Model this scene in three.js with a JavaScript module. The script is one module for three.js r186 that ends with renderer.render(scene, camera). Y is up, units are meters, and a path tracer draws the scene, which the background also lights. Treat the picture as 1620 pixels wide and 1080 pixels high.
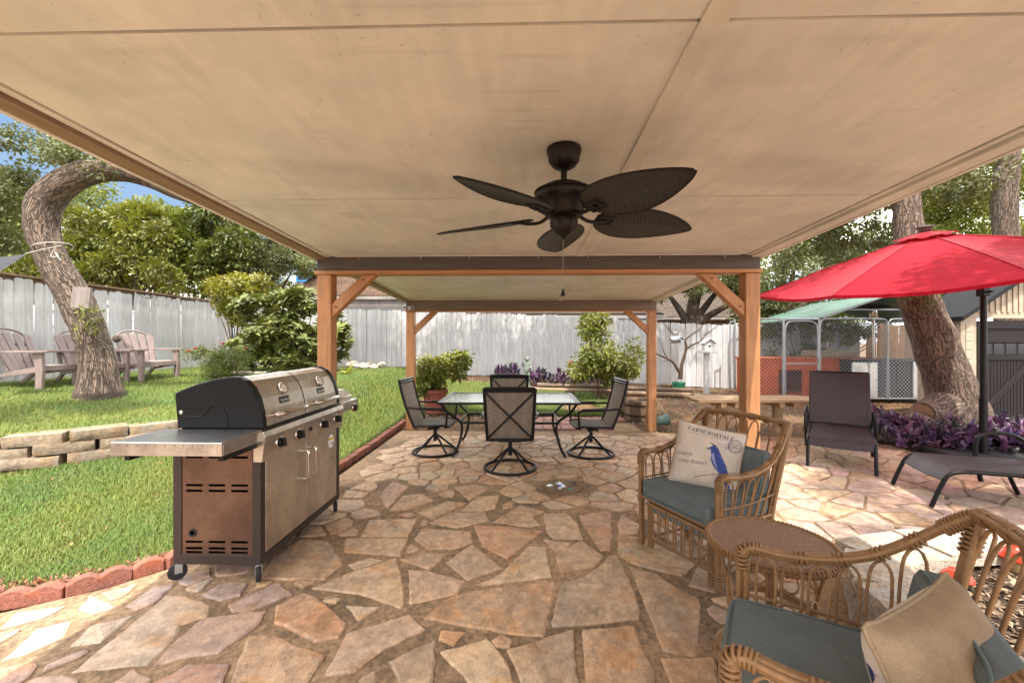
import * as THREE from 'three';
import { RoundedBoxGeometry } from 'three/addons/geometries/RoundedBoxGeometry.js';
import { mergeGeometries } from 'three/addons/utils/BufferGeometryUtils.js';

// ---------------------------------------------------------------- camera, sky, sun, exposure
const scene = new THREE.Scene();
const F = 670, CX = 810, CY = 540, EYE = 1.5, YAW = 0.0269;
const camera = new THREE.PerspectiveCamera(2 * Math.atan(540 / F) * 180 / Math.PI, 1.5, 0.05, 600);
camera.position.set(0, EYE, 0);
camera.rotation.y = YAW;
const renderer = new THREE.WebGLRenderer({ antialias: true });
renderer.setSize(1024, 682);
renderer.toneMapping = THREE.LinearToneMapping;
renderer.toneMappingExposure = 4.35;
renderer.shadowMap.enabled = true;
const sun = new THREE.DirectionalLight(new THREE.Color(1, 0.95, 0.87), 2.0);
sun.position.set(2.4, 26, 11.5);
sun.castShadow = true; sun.shadow.radius = 1.6;
sun.shadow.mapSize.set(2048, 2048);
Object.assign(sun.shadow.camera, { left: -22, right: 22, top: 26, bottom: -22, near: 1, far: 80 });
scene.add(sun); scene.add(sun.target);

// seeded random numbers
let seed = 1234567;
function rnd() { seed |= 0; seed = seed + 0x6D2B79F5 | 0; let t = Math.imul(seed ^ seed >>> 15, 1 | seed); t = t + Math.imul(t ^ t >>> 7, 61 | t) ^ t; return ((t ^ t >>> 14) >>> 0) / 4294967296; }
const R = (a, b) => a + (b - a) * rnd();
const reseed = (s) => { seed = s; };
const clamp = (x, a = 0, b = 1) => Math.min(b, Math.max(a, x));
const lerp = (a, b, t) => a + (b - a) * t;
const sstep = (a, b, x) => { const t = clamp((x - a) / (b - a)); return t * t * (3 - 2 * t); };
const hash = (x, y, s) => { let h = Math.imul(x, 374761393) ^ Math.imul(y, 668265263) ^ Math.imul(s, 974634721); h = Math.imul(h ^ h >>> 13, 1274126177); return ((h ^ h >>> 16) >>> 0) / 4294967296; };
function vn(x, y, per, s, py = per) {                       // value noise, periodic with per cells
  const xi = Math.floor(x), yi = Math.floor(y), fx = x - xi, fy = y - yi, u = fx * fx * (3 - 2 * fx), v = fy * fy * (3 - 2 * fy);
  const m = (a, p) => ((a % p) + p) % p, x0 = m(xi, per), x1 = m(xi + 1, per), y0 = m(yi, py), y1 = m(yi + 1, py);
  return lerp(lerp(hash(x0, y0, s), hash(x1, y0, s), u), lerp(hash(x0, y1, s), hash(x1, y1, s), u), v);
}
function fbm(x, y, per, oct, s, py = per) { let a = 0, w = 0.5, n = 0; for (let i = 0; i < oct; i++) { a += w * vn(x, y, per, s + i, py); n += w; x *= 2; y *= 2; per *= 2; py *= 2; w *= 0.55; } return a / n; }

// sky: blue air with broken white cloud
{
  const w = 512, h = 256, data = new Float32Array(w * h * 4);
  for (let j = 0; j < h; j++) for (let i = 0; i < w; i++) {
    const el = ((j + 0.5) / h - 0.5) * Math.PI, k = (j * w + i) * 4;
    const up = Math.max(0, Math.sin(el));
    const c1 = fbm(i / w * 10, j / h * 14, 10, 5, 395), cl = sstep(0.40, 0.56, c1 + 0.04 * (1 - up));
    const haze = Math.pow(1 - up, 3);
    let r = lerp(0.045, 0.15, haze), g = lerp(0.095, 0.19, haze), b = lerp(0.185, 0.235, haze);
    const cb = 1.05 + 0.5 * fbm(i / w * 24, j / h * 24, 24, 3, 5);
    r = lerp(r, cb, cl); g = lerp(g, cb * 0.985, cl); b = lerp(b, cb * 0.975, cl);
    if (el < 0) { r = 0.3; g = 0.3; b = 0.28; }
    data[k] = r; data[k + 1] = g; data[k + 2] = b; data[k + 3] = 1;
  }
  const sky = new THREE.DataTexture(data, w, h, THREE.RGBAFormat, THREE.FloatType);
  sky.mapping = THREE.EquirectangularReflectionMapping; sky.magFilter = THREE.LinearFilter; sky.needsUpdate = true;
  sky.colorSpace = THREE.LinearSRGBColorSpace;
  scene.background = sky; scene.environment = sky;
}

// ---------------------------------------------------------------- pixel and frame helpers
const CY_ = Math.cos(YAW), SY_ = Math.sin(YAW);
const V = (x, y, z) => new THREE.Vector3(x, y, z);
const cw = (xc, d, h = 0) => V(xc * CY_ - d * SY_, h, -xc * SY_ - d * CY_);        // camera right / forward to world
const D = (px, py, d) => cw((px - CX) * d / F, d, EYE - (py - CY) * d / F);          // pixel at a depth
const G = (px, py, h = 0) => D(px, py, F * (EYE - h) / (py - CY));                     // pixel on the level h
const turnOf = (c, s) => { const v = V(c * CY_ - s * SY_, 0, -c * SY_ - s * CY_); return Math.atan2(v.x, v.z); };  // turn that points local +z along (right, forward)

// ---------------------------------------------------------------- object helpers
const used = new Map();
function numbered(n) { const k = used.get(n) ?? 0; used.set(n, k + 1); return k ? n + '_' + String(k).padStart(3, '0') : n; }
function thing(name, label, category, p = V(0, 0, 0), turn = 0, group) {
  const o = new THREE.Group(); o.name = numbered(name); o.position.copy(p); o.rotation.y = turn;
  o.userData = { label, category }; if (group) o.userData.group = group; scene.add(o); return o;
}
function part(parent, name, geo, m, p, rot) {
  const o = new THREE.Mesh(geo, m); o.name = name; o.castShadow = o.receiveShadow = true;
  if (p) o.position.set(...(p.isVector3 ? p.toArray() : p)); if (rot) o.rotation.set(...rot);
  parent.add(o); return o;
}
function solo(name, geo, m, label, category, p, group, rot) {
  const o = part(scene, numbered(name), geo, m, p, rot); o.userData = { label, category }; if (group) o.userData.group = group; return o;
}
function struct(name, geo, m) { const o = part(scene, numbered(name), geo, m); o.userData.kind = 'structure'; return o; }
function dup(root, p, turn, label, group) {
  const r = root.clone(); r.name = numbered(root.name.replace(/_\d+$/, '')); r.position.copy(p); r.rotation.y = turn; r.userData = { ...root.userData };
  if (label) r.userData.label = label; if (group) r.userData.group = group; scene.add(r); return r;
}
// geometries
const merge = (gs) => { gs = gs.filter(Boolean).map((g) => { const q = g.index ? g.toNonIndexed() : g.clone(); for (const k of Object.keys(q.attributes)) if (!['position', 'normal', 'uv'].includes(k)) q.deleteAttribute(k); if (!q.attributes.uv) q.setAttribute('uv', new THREE.BufferAttribute(new Float32Array(q.attributes.position.count * 2), 2)); return q; }); return gs.length ? mergeGeometries(gs) : null; };
const xf = (g, p, rot, sc) => { const m = new THREE.Matrix4().compose(p ?? V(0, 0, 0), new THREE.Quaternion().setFromEuler(new THREE.Euler(...(rot ?? [0, 0, 0]))), sc ?? V(1, 1, 1)); return g.applyMatrix4(m); };
// box with uv in metres along its long sides and small chamfers
function box(w, h, d, c = Math.min(w, h, d) * 0.08, seg = 1) {
  const g = c > 0 ? new RoundedBoxGeometry(w, h, d, seg, c) : new THREE.BoxGeometry(w, h, d);
  return boxUV(g);
}
function boxUV(g, k = 1) {
  const p = g.attributes.position, n = g.attributes.normal, uv = new Float32Array(p.count * 2);
  for (let i = 0; i < p.count; i++) {
    const ax = Math.abs(n.getX(i)), ay = Math.abs(n.getY(i)), az = Math.abs(n.getZ(i));
    let u, v;
    if (ay >= ax && ay >= az) { u = p.getX(i); v = p.getZ(i); } else if (ax >= az) { u = p.getZ(i); v = p.getY(i); } else { u = p.getX(i); v = p.getY(i); }
    uv[2 * i] = u * k; uv[2 * i + 1] = v * k;
  }
  g.setAttribute('uv', new THREE.BufferAttribute(uv, 2)); return g;
}
const swapUV = (g) => { const a = g.attributes.uv.array; for (let i = 0; i < a.length; i += 2) [a[i], a[i + 1]] = [a[i + 1], a[i]]; return g; };
const shiftUV = (g, u, v) => { const a = g.attributes.uv.array; for (let i = 0; i < a.length; i += 2) { a[i] += u; a[i + 1] += v; } return g; };
function bx(x0, x1, y0, y1, z0, z1, c) { return box(x1 - x0, y1 - y0, z1 - z0, c).translate((x0 + x1) / 2, (y0 + y1) / 2, (z0 + z1) / 2); }
const Y = V(0, 1, 0);
function rod(a, b, r0, r1 = r0, seg = 8) {
  const d = b.clone().sub(a), L = d.length(), g = new THREE.CylinderGeometry(r1, r0, L, seg, 1);
  return g.applyQuaternion(new THREE.Quaternion().setFromUnitVectors(Y, d.normalize())).translate((a.x + b.x) / 2, (a.y + b.y) / 2, (a.z + b.z) / 2);
}
function beam(a, b, w, h, c = 0.004) {             // square bar from a to b, width w sideways, h in the plane of Y
  const d = b.clone().sub(a), L = d.length(), g = box(w, h, L, c);
  const m = new THREE.Matrix4().lookAt(b, a, Math.abs(d.y / L) > 0.99 ? V(1, 0, 0) : Y); m.setPosition((a.x + b.x) / 2, (a.y + b.y) / 2, (a.z + b.z) / 2);
  return g.applyMatrix4(m);
}
function tube(pts, r, n = 24, seg = 8, closed = false) {
  const c = new THREE.CatmullRomCurve3(pts, closed, 'centripetal'), L = c.getLength();
  const g = new THREE.TubeGeometry(c, n, r, seg, closed);
  const a = g.attributes.uv.array; for (let i = 0; i < a.length; i += 2) { a[i] *= L; a[i + 1] *= r * 6.28; }
  return g;
}
function limb(pts, radii, n = 30, seg = 12, wob = 0) {  // tapered tube with wobble, uv in metres
  const c = new THREE.CatmullRomCurve3(pts, false, 'centripetal'), fr = c.computeFrenetFrames(n, false), L = c.getLength();
  const pos = [], uv = [], idx = [], ph = rnd() * 50;
  for (let i = 0; i <= n; i++) {
    const t = i / n, p = c.getPointAt(t), k = c.getUtoTmapping(t) * (radii.length - 1), k0 = Math.min(radii.length - 2, Math.floor(k)), r = lerp(radii[k0], radii[k0 + 1], k - k0);
    for (let j = 0; j <= seg; j++) {
      const a = j / seg * Math.PI * 2, jj = j % seg;
      const rr = r * (1 + wob * (2 * fbm(jj / seg * 5 + ph, t * L * 3, 5, 3, 9) - 1));
      const q = p.clone().addScaledVector(fr.normals[i], Math.cos(a) * rr).addScaledVector(fr.binormals[i], Math.sin(a) * rr);
      pos.push(q.x, q.y, q.z); uv.push(j / seg * Math.max(1, Math.round(r * 6.28 / 0.5)) * 0.5, t * L);
    }
  }
  for (let i = 0; i < n; i++) for (let j = 0; j < seg; j++) { const a = i * (seg + 1) + j, b = a + seg + 1; idx.push(a, a + 1, b, b, a + 1, b + 1); }
  const g = new THREE.BufferGeometry(); g.setAttribute('position', new THREE.Float32BufferAttribute(pos, 3)); g.setAttribute('uv', new THREE.Float32BufferAttribute(uv, 2)); g.setIndex(idx); g.computeVertexNormals(); return g;
}
const lathe = (pts, n = 24) => new THREE.LatheGeometry(pts.map(([x, y]) => new THREE.Vector2(Math.max(x, 1e-4), y)), n);
function extrude(pts, depth, bev = 0.004) { const s = new THREE.Shape(pts.map(([x, y]) => new THREE.Vector2(x, y))); return new THREE.ExtrudeGeometry(s, { depth, bevelEnabled: bev > 0, bevelSize: bev, bevelThickness: bev, bevelSegments: 1, curveSegments: 6 }); }
function grid(nx, ny, fn) {                          // parametric sheet fn(u,v)->[x,y,z]; uv 0..1
  const pos = [], uv = [], idx = [];
  for (let j = 0; j <= ny; j++) for (let i = 0; i <= nx; i++) { pos.push(...fn(i / nx, j / ny)); uv.push(i / nx, j / ny); }
  for (let j = 0; j < ny; j++) for (let i = 0; i < nx; i++) { const a = j * (nx + 1) + i, b = a + nx + 1; idx.push(a, a + 1, b, b, a + 1, b + 1); }
  const g = new THREE.BufferGeometry(); g.setAttribute('position', new THREE.Float32BufferAttribute(pos, 3)); g.setAttribute('uv', new THREE.Float32BufferAttribute(uv, 2)); g.setIndex(idx); g.computeVertexNormals(); return g;
}
// ---------------------------------------------------------------- textures
function tex(w, h, fn, srgb = true, rep = [1, 1]) {
  const d = new Uint8Array(w * h * 4);
  for (let j = 0; j < h; j++) for (let i = 0; i < w; i++) { const c = fn(i / w, j / h), k = (j * w + i) * 4; d[k] = clamp(c[0]) * 255; d[k + 1] = clamp(c[1] ?? c[0]) * 255; d[k + 2] = clamp(c[2] ?? c[0]) * 255; d[k + 3] = 255; }
  const t = new THREE.DataTexture(d, w, h, THREE.RGBAFormat); t.wrapS = t.wrapT = THREE.RepeatWrapping; t.magFilter = THREE.LinearFilter; t.minFilter = THREE.LinearMipmapLinearFilter; t.generateMipmaps = true;
  if (srgb) t.colorSpace = THREE.SRGBColorSpace; t.repeat.set(...rep); t.needsUpdate = true; return t;
}
function canvasTex(w, h, draw) { const c = document.createElement('canvas'); c.width = w; c.height = h; const x = c.getContext('2d'); draw(x, w, h); const t = new THREE.CanvasTexture(c); t.colorSpace = THREE.SRGBColorSpace; t.magFilter = THREE.LinearFilter; return t; }
const std = (o) => new THREE.MeshStandardMaterial(o);
const lin = (r, g, b) => new THREE.Color().setRGB(r, g, b);
const g3 = (v) => [v, v, v];

// grain (streaks along v), 1 m
const tGrain = tex(512, 512, (u, v) => { const n = fbm(u * 60, v * 3, 60, 4, 3, 3), k = fbm(u * 6, v * 6, 6, 4, 8); const s = 0.80 + 0.22 * n + 0.16 * (k - 0.5); return g3(s); }, true);
const tGrainB = tex(512, 512, (u, v) => g3(fbm(u * 70, v * 3, 70, 4, 3, 3)), false);
// mottled paint, 2.4 m
const tPaint = tex(1024, 1024, (u, v) => {
  const a = fbm(u * 7, v * 7, 7, 5, 21), b = fbm(u * 50, v * 12, 50, 3, 31, 12), sp = vn(u * 220, v * 160, 220, 77, 160), mask = sstep(0.45, 0.7, fbm(u * 9, v * 9, 9, 3, 15));
  const st = sstep(0.52, 0.74, fbm(u * 3, v * 7, 3, 5, 115, 7)), ln = sstep(0.70, 0.80, fbm(u * 4, v * 60, 4, 3, 118, 60)) * sstep(0.5, 0.65, fbm(u * 5, v * 5, 5, 3, 119)); let s = 0.93 + 0.16 * (a - 0.5) + 0.07 * (b - 0.5) - 0.045 * st - 0.035 * ln; if (sp > 0.90) s -= 0.16 * mask * (sp - 0.90) / 0.10;
  return [s, s * (0.995 - 0.03 * (a - 0.5)), s * (0.985 - 0.05 * (a - 0.5))];
}, true, [1 / 2.4, 1 / 2.4]);
const tPaintB = tex(512, 512, (u, v) => g3(0.6 * fbm(u * 90, v * 8, 90, 3, 4, 8) + 0.4 * fbm(u * 24, v * 24, 24, 4, 5)), false);
// sandstone: colour and ledges, 1.5 m
const ledge = (u, v) => { const wx = fbm(u * 5, v * 5, 5, 3, 41), h = fbm(u * 4 + wx * 1.2, v * 4, 4, 5, 51); const st = h * 9, f = st - Math.floor(st); return [h, (Math.floor(st) + sstep(0.0, 0.14, f)) / 9, f]; };
const tStone = tex(1024, 1024, (u, v) => {
  const [h, , f] = ledge(u, v), a = fbm(u * 3, v * 3, 3, 4, 61), b = fbm(u * 40, v * 40, 40, 4, 62), c = fbm(u * 6 + 3 * a, v * 22, 6, 4, 63, 22), d = sstep(0.60, 0.72, fbm(u * 8, v * 8, 8, 5, 64)), sp = vn(u * 150, v * 150, 150, 65) > 0.95 ? 1 : 0;
  const e = vn(u * 260, v * 260, 260, 68); let s = 0.86 + 0.18 * (a - 0.5) + 0.30 * (b - 0.5) + 0.22 * (c - 0.5) + 0.12 * (e - 0.5); if (f < 0.07) s -= 0.11 * sstep(0.40, 0.48, h);
  s -= 0.10 * sp * d; const w = fbm(u * 5 + 7, v * 5, 5, 4, 66);
  return [s * (1 + 0.08 * (w - 0.5)), s * (0.975 - 0.06 * d), s * (0.95 - 0.13 * d - 0.12 * (w - 0.5))];
}, true, [1 / 1.5, 1 / 1.5]);
const tStoneB = tex(1024, 1024, (u, v) => { const [, q] = ledge(u, v), b = fbm(u * 50, v * 50, 50, 4, 62), c = fbm(u * 12, v * 12, 12, 3, 67); return g3(0.62 * q + 0.18 * b + 0.2 * c); }, false, [1 / 1.5, 1 / 1.5]);
const tDirt = tex(1024, 1024, (u, v) => {
  const a = fbm(u * 6, v * 6, 6, 5, 81), b = fbm(u * 90, v * 90, 90, 3, 82), p = vn(u * 120, v * 120, 120, 83); let s = 0.62 + 0.4 * (a - 0.5) + 0.35 * (b - 0.5); if (p > 0.94) s += 0.12;
  return [s, s * 0.86, s * 0.70];
}, true, [1 / 2, 1 / 2]);
const tNoiseB = tex(512, 512, (u, v) => g3(fbm(u * 40, v * 40, 40, 5, 91)), false);
const tBark = tex(512, 512, (u, v) => { const w = fbm(u * 6, v * 6, 6, 3, 12), a = fbm(u * 24 + 1.6 * w, v * 9 + w * 2.2, 24, 4, 101, 9); const cr = Math.abs(a - 0.5) * 2, q = sstep(0.0, 0.20, cr), b = fbm(u * 50, v * 50, 50, 3, 102); const s = 0.50 + 0.30 * q + 0.30 * (b - 0.5) + 0.12 * (w - 0.5); return [s, s * 0.93, s * 0.86]; }, true, [2, 1]);
const tBarkB = tex(512, 512, (u, v) => { const w = fbm(u * 6, v * 6, 6, 3, 12), a = fbm(u * 24 + 1.6 * w, v * 9 + w * 2.2, 24, 4, 101, 9); return g3(sstep(0.0, 0.3, Math.abs(a - 0.5) * 2) * 0.8 + 0.2 * fbm(u * 50, v * 50, 50, 3, 102)); }, false, [2, 1]);
const tWeave = tex(256, 256, (u, v) => { const n = 16, x = u * n, y = v * n * 2, i = Math.floor(x), j = Math.floor(y), fx = x - i, fy = y - j, o = (i + j) % 2; const s = o ? Math.sin(fx * Math.PI) : Math.sin(fy * Math.PI); return g3(0.45 + 0.5 * Math.pow(s, 0.6) + 0.12 * (hash(i, j, 3) - 0.5)); }, true);
const tWeaveB = tex(256, 256, (u, v) => { const n = 16, x = u * n, y = v * n * 2, i = Math.floor(x), j = Math.floor(y), fx = x - i, fy = y - j, o = (i + j) % 2; return g3(o ? Math.sin(fx * Math.PI) * (0.4 + 0.6 * Math.sin(fy * Math.PI)) : Math.sin(fy * Math.PI) * 0.5); }, false);
const tCloth = tex(256, 256, (u, v) => { const a = Math.sin(u * 6.283 * 64), b = Math.sin(v * 6.283 * 64); return g3(0.86 + 0.05 * a + 0.05 * b + 0.14 * (fbm(u * 60, v * 60, 60, 2, 5) - 0.5) + 0.12 * (fbm(u * 4, v * 4, 4, 3, 6) - 0.5)); }, true);
const tSling = tex(256, 256, (u, v) => { const a = vn(u * 128, v * 6, 128, 3, 6), b = vn(u * 6, v * 128, 6, 4, 128); const s = 0.74 + 0.24 * (a - 0.5) + 0.26 * (b - 0.5); return [s, s * 0.97, s * 0.93]; }, true);
const tBrush = tex(512, 256, (u, v) => g3(0.5 + 0.5 * (fbm(u * 3, v * 120, 3, 3, 6, 120) - 0.5) + 0.25 * (fbm(u * 8, v * 6, 8, 4, 9, 6) - 0.5)), false);
const tSmudge = tex(512, 512, (u, v) => { const a = fbm(u * 5, v * 5, 5, 5, 14), b = fbm(u * 40, v * 40, 40, 3, 15); return g3(0.86 + 0.26 * (a - 0.5) + 0.10 * (b - 0.5)); }, true);
const rep = (t, x, y = x) => { const c = t.clone(); c.repeat.set(x, y); c.needsUpdate = true; return c; };

// ---------------------------------------------------------------- materials
const M = {};
M.ceiling = std({ color: lin(0.90, 0.89, 0.87), map: tPaint, bumpMap: rep(tPaintB, 1 / 1.2), bumpScale: 0.0016, roughness: 0.42 });
M.ceilingBatten = std({ color: lin(0.84, 0.81, 0.765), map: tPaint, roughness: 0.6 });
M.fasciaBrown = std({ color: lin(0.34, 0.22, 0.14), map: tGrain, bumpMap: tGrainB, bumpScale: 0.001, roughness: 0.6 });
M.beamBrown = std({ color: lin(0.105, 0.082, 0.068), map: tGrain, bumpMap: tGrainB, bumpScale: 0.0012, roughness: 0.6 });
M.beamOlive = std({ color: lin(0.24, 0.18, 0.12), map: tGrain, bumpMap: tGrainB, bumpScale: 0.0012, roughness: 0.6 });
M.orange = std({ color: lin(0.57, 0.255, 0.095), map: tGrain, bumpMap: tGrainB, bumpScale: 0.0015, roughness: 0.55 });
M.mortar = std({ color: lin(0.76, 0.68, 0.60), map: tDirt, bumpMap: rep(tNoiseB, 1.5), bumpScale: 0.006, roughness: 0.95 });
const stoneTints = [[0.651, 0.455, 0.288], [0.630, 0.426, 0.270], [0.672, 0.485, 0.315], [0.609, 0.426, 0.279], [0.640, 0.446, 0.302], [0.619, 0.396, 0.252], [0.693, 0.525, 0.360], [0.588, 0.426, 0.288]];
M.stone = stoneTints.map((c) => std({ color: lin(...c), map: tStone, bumpMap: tStoneB, bumpScale: 0.017, roughness: 0.66 }));
M.stonePink = [[0.58, 0.40, 0.34], [0.62, 0.47, 0.39], [0.52, 0.38, 0.31], [0.64, 0.50, 0.38]].map((c) => std({ color: lin(...c), map: tStone, bumpMap: tStoneB, bumpScale: 0.012, roughness: 0.8 }));
M.dirt = std({ color: lin(0.36, 0.27, 0.19), map: tDirt, bumpMap: rep(tNoiseB, 0.8), bumpScale: 0.02, roughness: 1 });
M.soil = std({ color: lin(0.13, 0.12, 0.05), map: tDirt, bumpMap: rep(tNoiseB, 0.8), bumpScale: 0.02, roughness: 1 });
M.mulch = std({ color: lin(0.14, 0.10, 0.075), map: tDirt, bumpMap: rep(tNoiseB, 1.2), bumpScale: 0.03, roughness: 1 });
M.bark = std({ color: lin(0.33, 0.275, 0.235), map: tBark, bumpMap: tBarkB, bumpScale: 0.035, roughness: 0.95 });
M.barkDark = std({ color: lin(0.20, 0.16, 0.13), map: tBark, bumpMap: tBarkB, bumpScale: 0.03, roughness: 0.95 });
M.twig = std({ color: lin(0.17, 0.11, 0.08), roughness: 0.9 });
const fencePaint = (v, k) => [0, 1, 2].map((i) => std({ color: lin(v - 0.04 * i, v * 0.975 - 0.042 * i, v * 0.96 - 0.045 * i), map: rep(tGrain, 2, 0.7), bumpMap: rep(tGrainB, 2, 0.7), bumpScale: 0.002, roughness: 0.75 }));
M.fenceWhite = fencePaint(0.66);
M.fenceBrown = std({ color: lin(0.24, 0.145, 0.085), map: tGrain, bumpMap: tGrainB, bumpScale: 0.002, roughness: 0.85 });
M.fenceTan = std({ color: lin(0.40, 0.21, 0.09), map: tGrain, bumpMap: tGrainB, bumpScale: 0.002, roughness: 0.85 });
M.block = [0, 1, 2].map((i) => std({ color: lin(0.40 - 0.04 * i, 0.32 - 0.035 * i, 0.235 - 0.03 * i), map: rep(tStone, 1), bumpMap: rep(tStoneB, 2.2), bumpScale: 0.018, roughness: 0.95 }));
M.blockPale = [0, 1].map((i) => std({ color: lin(0.62 - 0.07 * i, 0.55 - 0.07 * i, 0.46 - 0.07 * i), map: rep(tStone, 1.4), bumpMap: rep(tNoiseB, 3), bumpScale: 0.01, roughness: 0.95 }));
M.brick = [0, 1, 2].map((i) => std({ color: lin(0.42 - 0.05 * i, 0.155 - 0.01 * i, 0.10), map: rep(tStone, 2), bumpMap: rep(tNoiseB, 4), bumpScale: 0.004, roughness: 0.9 }));
M.paver = [0, 1].map((i) => std({ color: lin(0.50 - 0.06 * i, 0.29 - 0.03 * i, 0.235), map: rep(tStone, 2), bumpMap: rep(tNoiseB, 3), bumpScale: 0.003, roughness: 0.9 }));
M.steel = std({ color: lin(0.88, 0.80, 0.69), metalness: 1, roughness: 0.40, roughnessMap: null, map: rep(tSmudge, 1.2), bumpMap: rep(tBrush, 1, 2), bumpScale: 0.0002 });
M.steelShelf = std({ color: lin(0.78, 0.75, 0.72), metalness: 0.95, roughness: 0.28, map: rep(tSmudge, 2.2), bumpMap: rep(tBrush, 1, 2), bumpScale: 0.0002 });
M.chrome = std({ color: lin(0.62, 0.57, 0.50), metalness: 1, roughness: 0.18 });
const blk = (o) => new THREE.MeshPhysicalMaterial({ specularIntensity: 0.55, ...o });
M.blackLid = blk({ color: lin(0.0040, 0.004, 0.004), roughness: 0.40, bumpMap: rep(tNoiseB, 6), bumpScale: 0.0004 });
M.bronze = std({ color: lin(0.19, 0.118, 0.088), metalness: 0.8, roughness: 0.34, map: rep(tSmudge, 1.5) });
M.blackMetal = blk({ color: lin(0.007, 0.006, 0.006), roughness: 0.40 });
M.blackRubber = std({ color: lin(0.012, 0.012, 0.012), roughness: 0.75 });
M.grate = std({ color: lin(0.35, 0.33, 0.30), metalness: 0.9, roughness: 0.5 });
M.fanBody = blk({ color: lin(0.009, 0.006, 0.005), roughness: 0.38 });
M.fanBlade = std({ color: lin(0.045, 0.034, 0.028), roughness: 0.42, bumpMap: null });
M.fanRim = blk({ color: lin(0.008, 0.005, 0.004), roughness: 0.45 });
M.chairFrame = blk({ color: lin(0.010, 0.008, 0.007), roughness: 0.40 });
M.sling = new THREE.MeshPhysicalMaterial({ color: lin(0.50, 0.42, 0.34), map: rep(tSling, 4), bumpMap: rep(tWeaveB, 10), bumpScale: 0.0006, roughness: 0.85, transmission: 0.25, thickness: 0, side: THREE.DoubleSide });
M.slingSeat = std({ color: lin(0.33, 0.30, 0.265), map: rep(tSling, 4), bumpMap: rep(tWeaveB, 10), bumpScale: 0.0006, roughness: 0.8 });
M.tableGlass = new THREE.MeshPhysicalMaterial({ color: lin(0.72, 0.80, 0.76), roughness: 0.10, transmission: 0.72, thickness: 0, ior: 1.5, bumpMap: rep(tNoiseB, 9), bumpScale: 0.0009 });
M.cane = [0, 1, 2].map((i) => std({ color: lin(0.40 - 0.06 * i, 0.215 - 0.035 * i, 0.088 - 0.014 * i), map: rep(tGrain, 1, 8), roughness: 0.5 }));
M.wicker = std({ color: lin(0.42, 0.235, 0.125), map: tWeave, bumpMap: tWeaveB, bumpScale: 0.004, roughness: 0.55 });
M.wickerDark = std({ color: lin(0.042, 0.030, 0.032), map: tWeave, bumpMap: tWeaveB, bumpScale: 0.003, roughness: 0.5 });
M.cushion = std({ color: lin(0.185, 0.22, 0.215), map: rep(tCloth, 3), bumpMap: rep(tCloth, 3), bumpScale: 0.0004, roughness: 0.95 });
M.piping = std({ color: lin(0.13, 0.18, 0.18), roughness: 0.95 });
M.pillowTan = std({ color: lin(0.47, 0.335, 0.20), map: rep(tCloth, 4), bumpMap: rep(tCloth, 4), bumpScale: 0.0004, roughness: 0.95 });
M.adirondack = std({ color: lin(0.40, 0.295, 0.265), roughness: 0.6, map: rep(tSmudge, 1) });
M.red = new THREE.MeshPhysicalMaterial({ color: lin(0.56, 0.002, 0.022), map: rep(tCloth, 6), bumpMap: rep(tNoiseB, 0.5), bumpScale: 0.002, roughness: 0.9, specularIntensity: 0.25, transmission: 0.45, thickness: 0, side: THREE.DoubleSide });
M.woodTable = std({ color: lin(0.46, 0.31, 0.17), map: tGrain, bumpMap: tGrainB, bumpScale: 0.003, roughness: 0.85 });
M.log = std({ color: lin(0.34, 0.23, 0.14), map: tGrain, bumpMap: tGrainB, bumpScale: 0.004, roughness: 0.9 });
M.logDark = std({ color: lin(0.21, 0.145, 0.10), map: tGrain, bumpMap: tGrainB, bumpScale: 0.004, roughness: 0.9 });
M.terracotta = std({ color: lin(0.42, 0.125, 0.085), map: rep(tSmudge, 1), roughness: 0.7 });
M.galv = std({ color: lin(0.42, 0.43, 0.44), metalness: 0.85, roughness: 0.42 });
M.wire = std({ color: lin(0.45, 0.45, 0.45), metalness: 0.4, roughness: 0.5 });
M.tarp = new THREE.MeshPhysicalMaterial({ color: lin(0.12, 0.22, 0.17), roughness: 0.5, map: rep(tSmudge, 1), side: THREE.DoubleSide, transmission: 0.1, thickness: 0 });
M.orangeBox = std({ color: lin(0.62, 0.10, 0.014), map: rep(tSmudge, 1), roughness: 0.6 });
M.white = std({ color: lin(0.72, 0.70, 0.68), map: rep(tSmudge, 1), roughness: 0.6 });
M.navy = std({ color: lin(0.020, 0.024, 0.034), roughness: 0.45 });
M.shedTan = std({ color: lin(0.56, 0.46, 0.33), map: rep(tSmudge, 1), roughness: 0.7 });
M.shedDoor = blk({ color: lin(0.016, 0.012, 0.012), roughness: 0.6 });
M.shedRoof = blk({ color: lin(0.014, 0.014, 0.016), roughness: 0.8 });
M.statue = std({ color: lin(0.30, 0.34, 0.28), map: rep(tSmudge, 3), bumpMap: rep(tNoiseB, 5), bumpScale: 0.004, roughness: 0.9 });
M.glassDark = std({ color: lin(0.03, 0.035, 0.04), roughness: 0.08, metalness: 0.1 });
M.greenPlastic = std({ color: lin(0.02, 0.17, 0.085), roughness: 0.5 });
M.greenPot = std({ color: lin(0.10, 0.19, 0.16), roughness: 0.4, map: rep(tSmudge, 1) });
M.rope = std({ color: lin(0.55, 0.52, 0.47), roughness: 0.95 });
M.charcoalCloth = std({ color: lin(0.05, 0.05, 0.055), roughness: 0.9, side: THREE.DoubleSide });
M.concrete = std({ color: lin(0.62, 0.56, 0.48), map: rep(tDirt, 1), bumpMap: rep(tNoiseB, 3), bumpScale: 0.004, roughness: 0.95 });
M.houseBlue = std({ color: lin(0.40, 0.46, 0.54), roughness: 0.8 });
M.blueTrim = std({ color: lin(0.03, 0.20, 0.55), roughness: 0.5 });
M.sidingGrey = std({ color: lin(0.40, 0.35, 0.31), map: tGrain, roughness: 0.8 });
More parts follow.
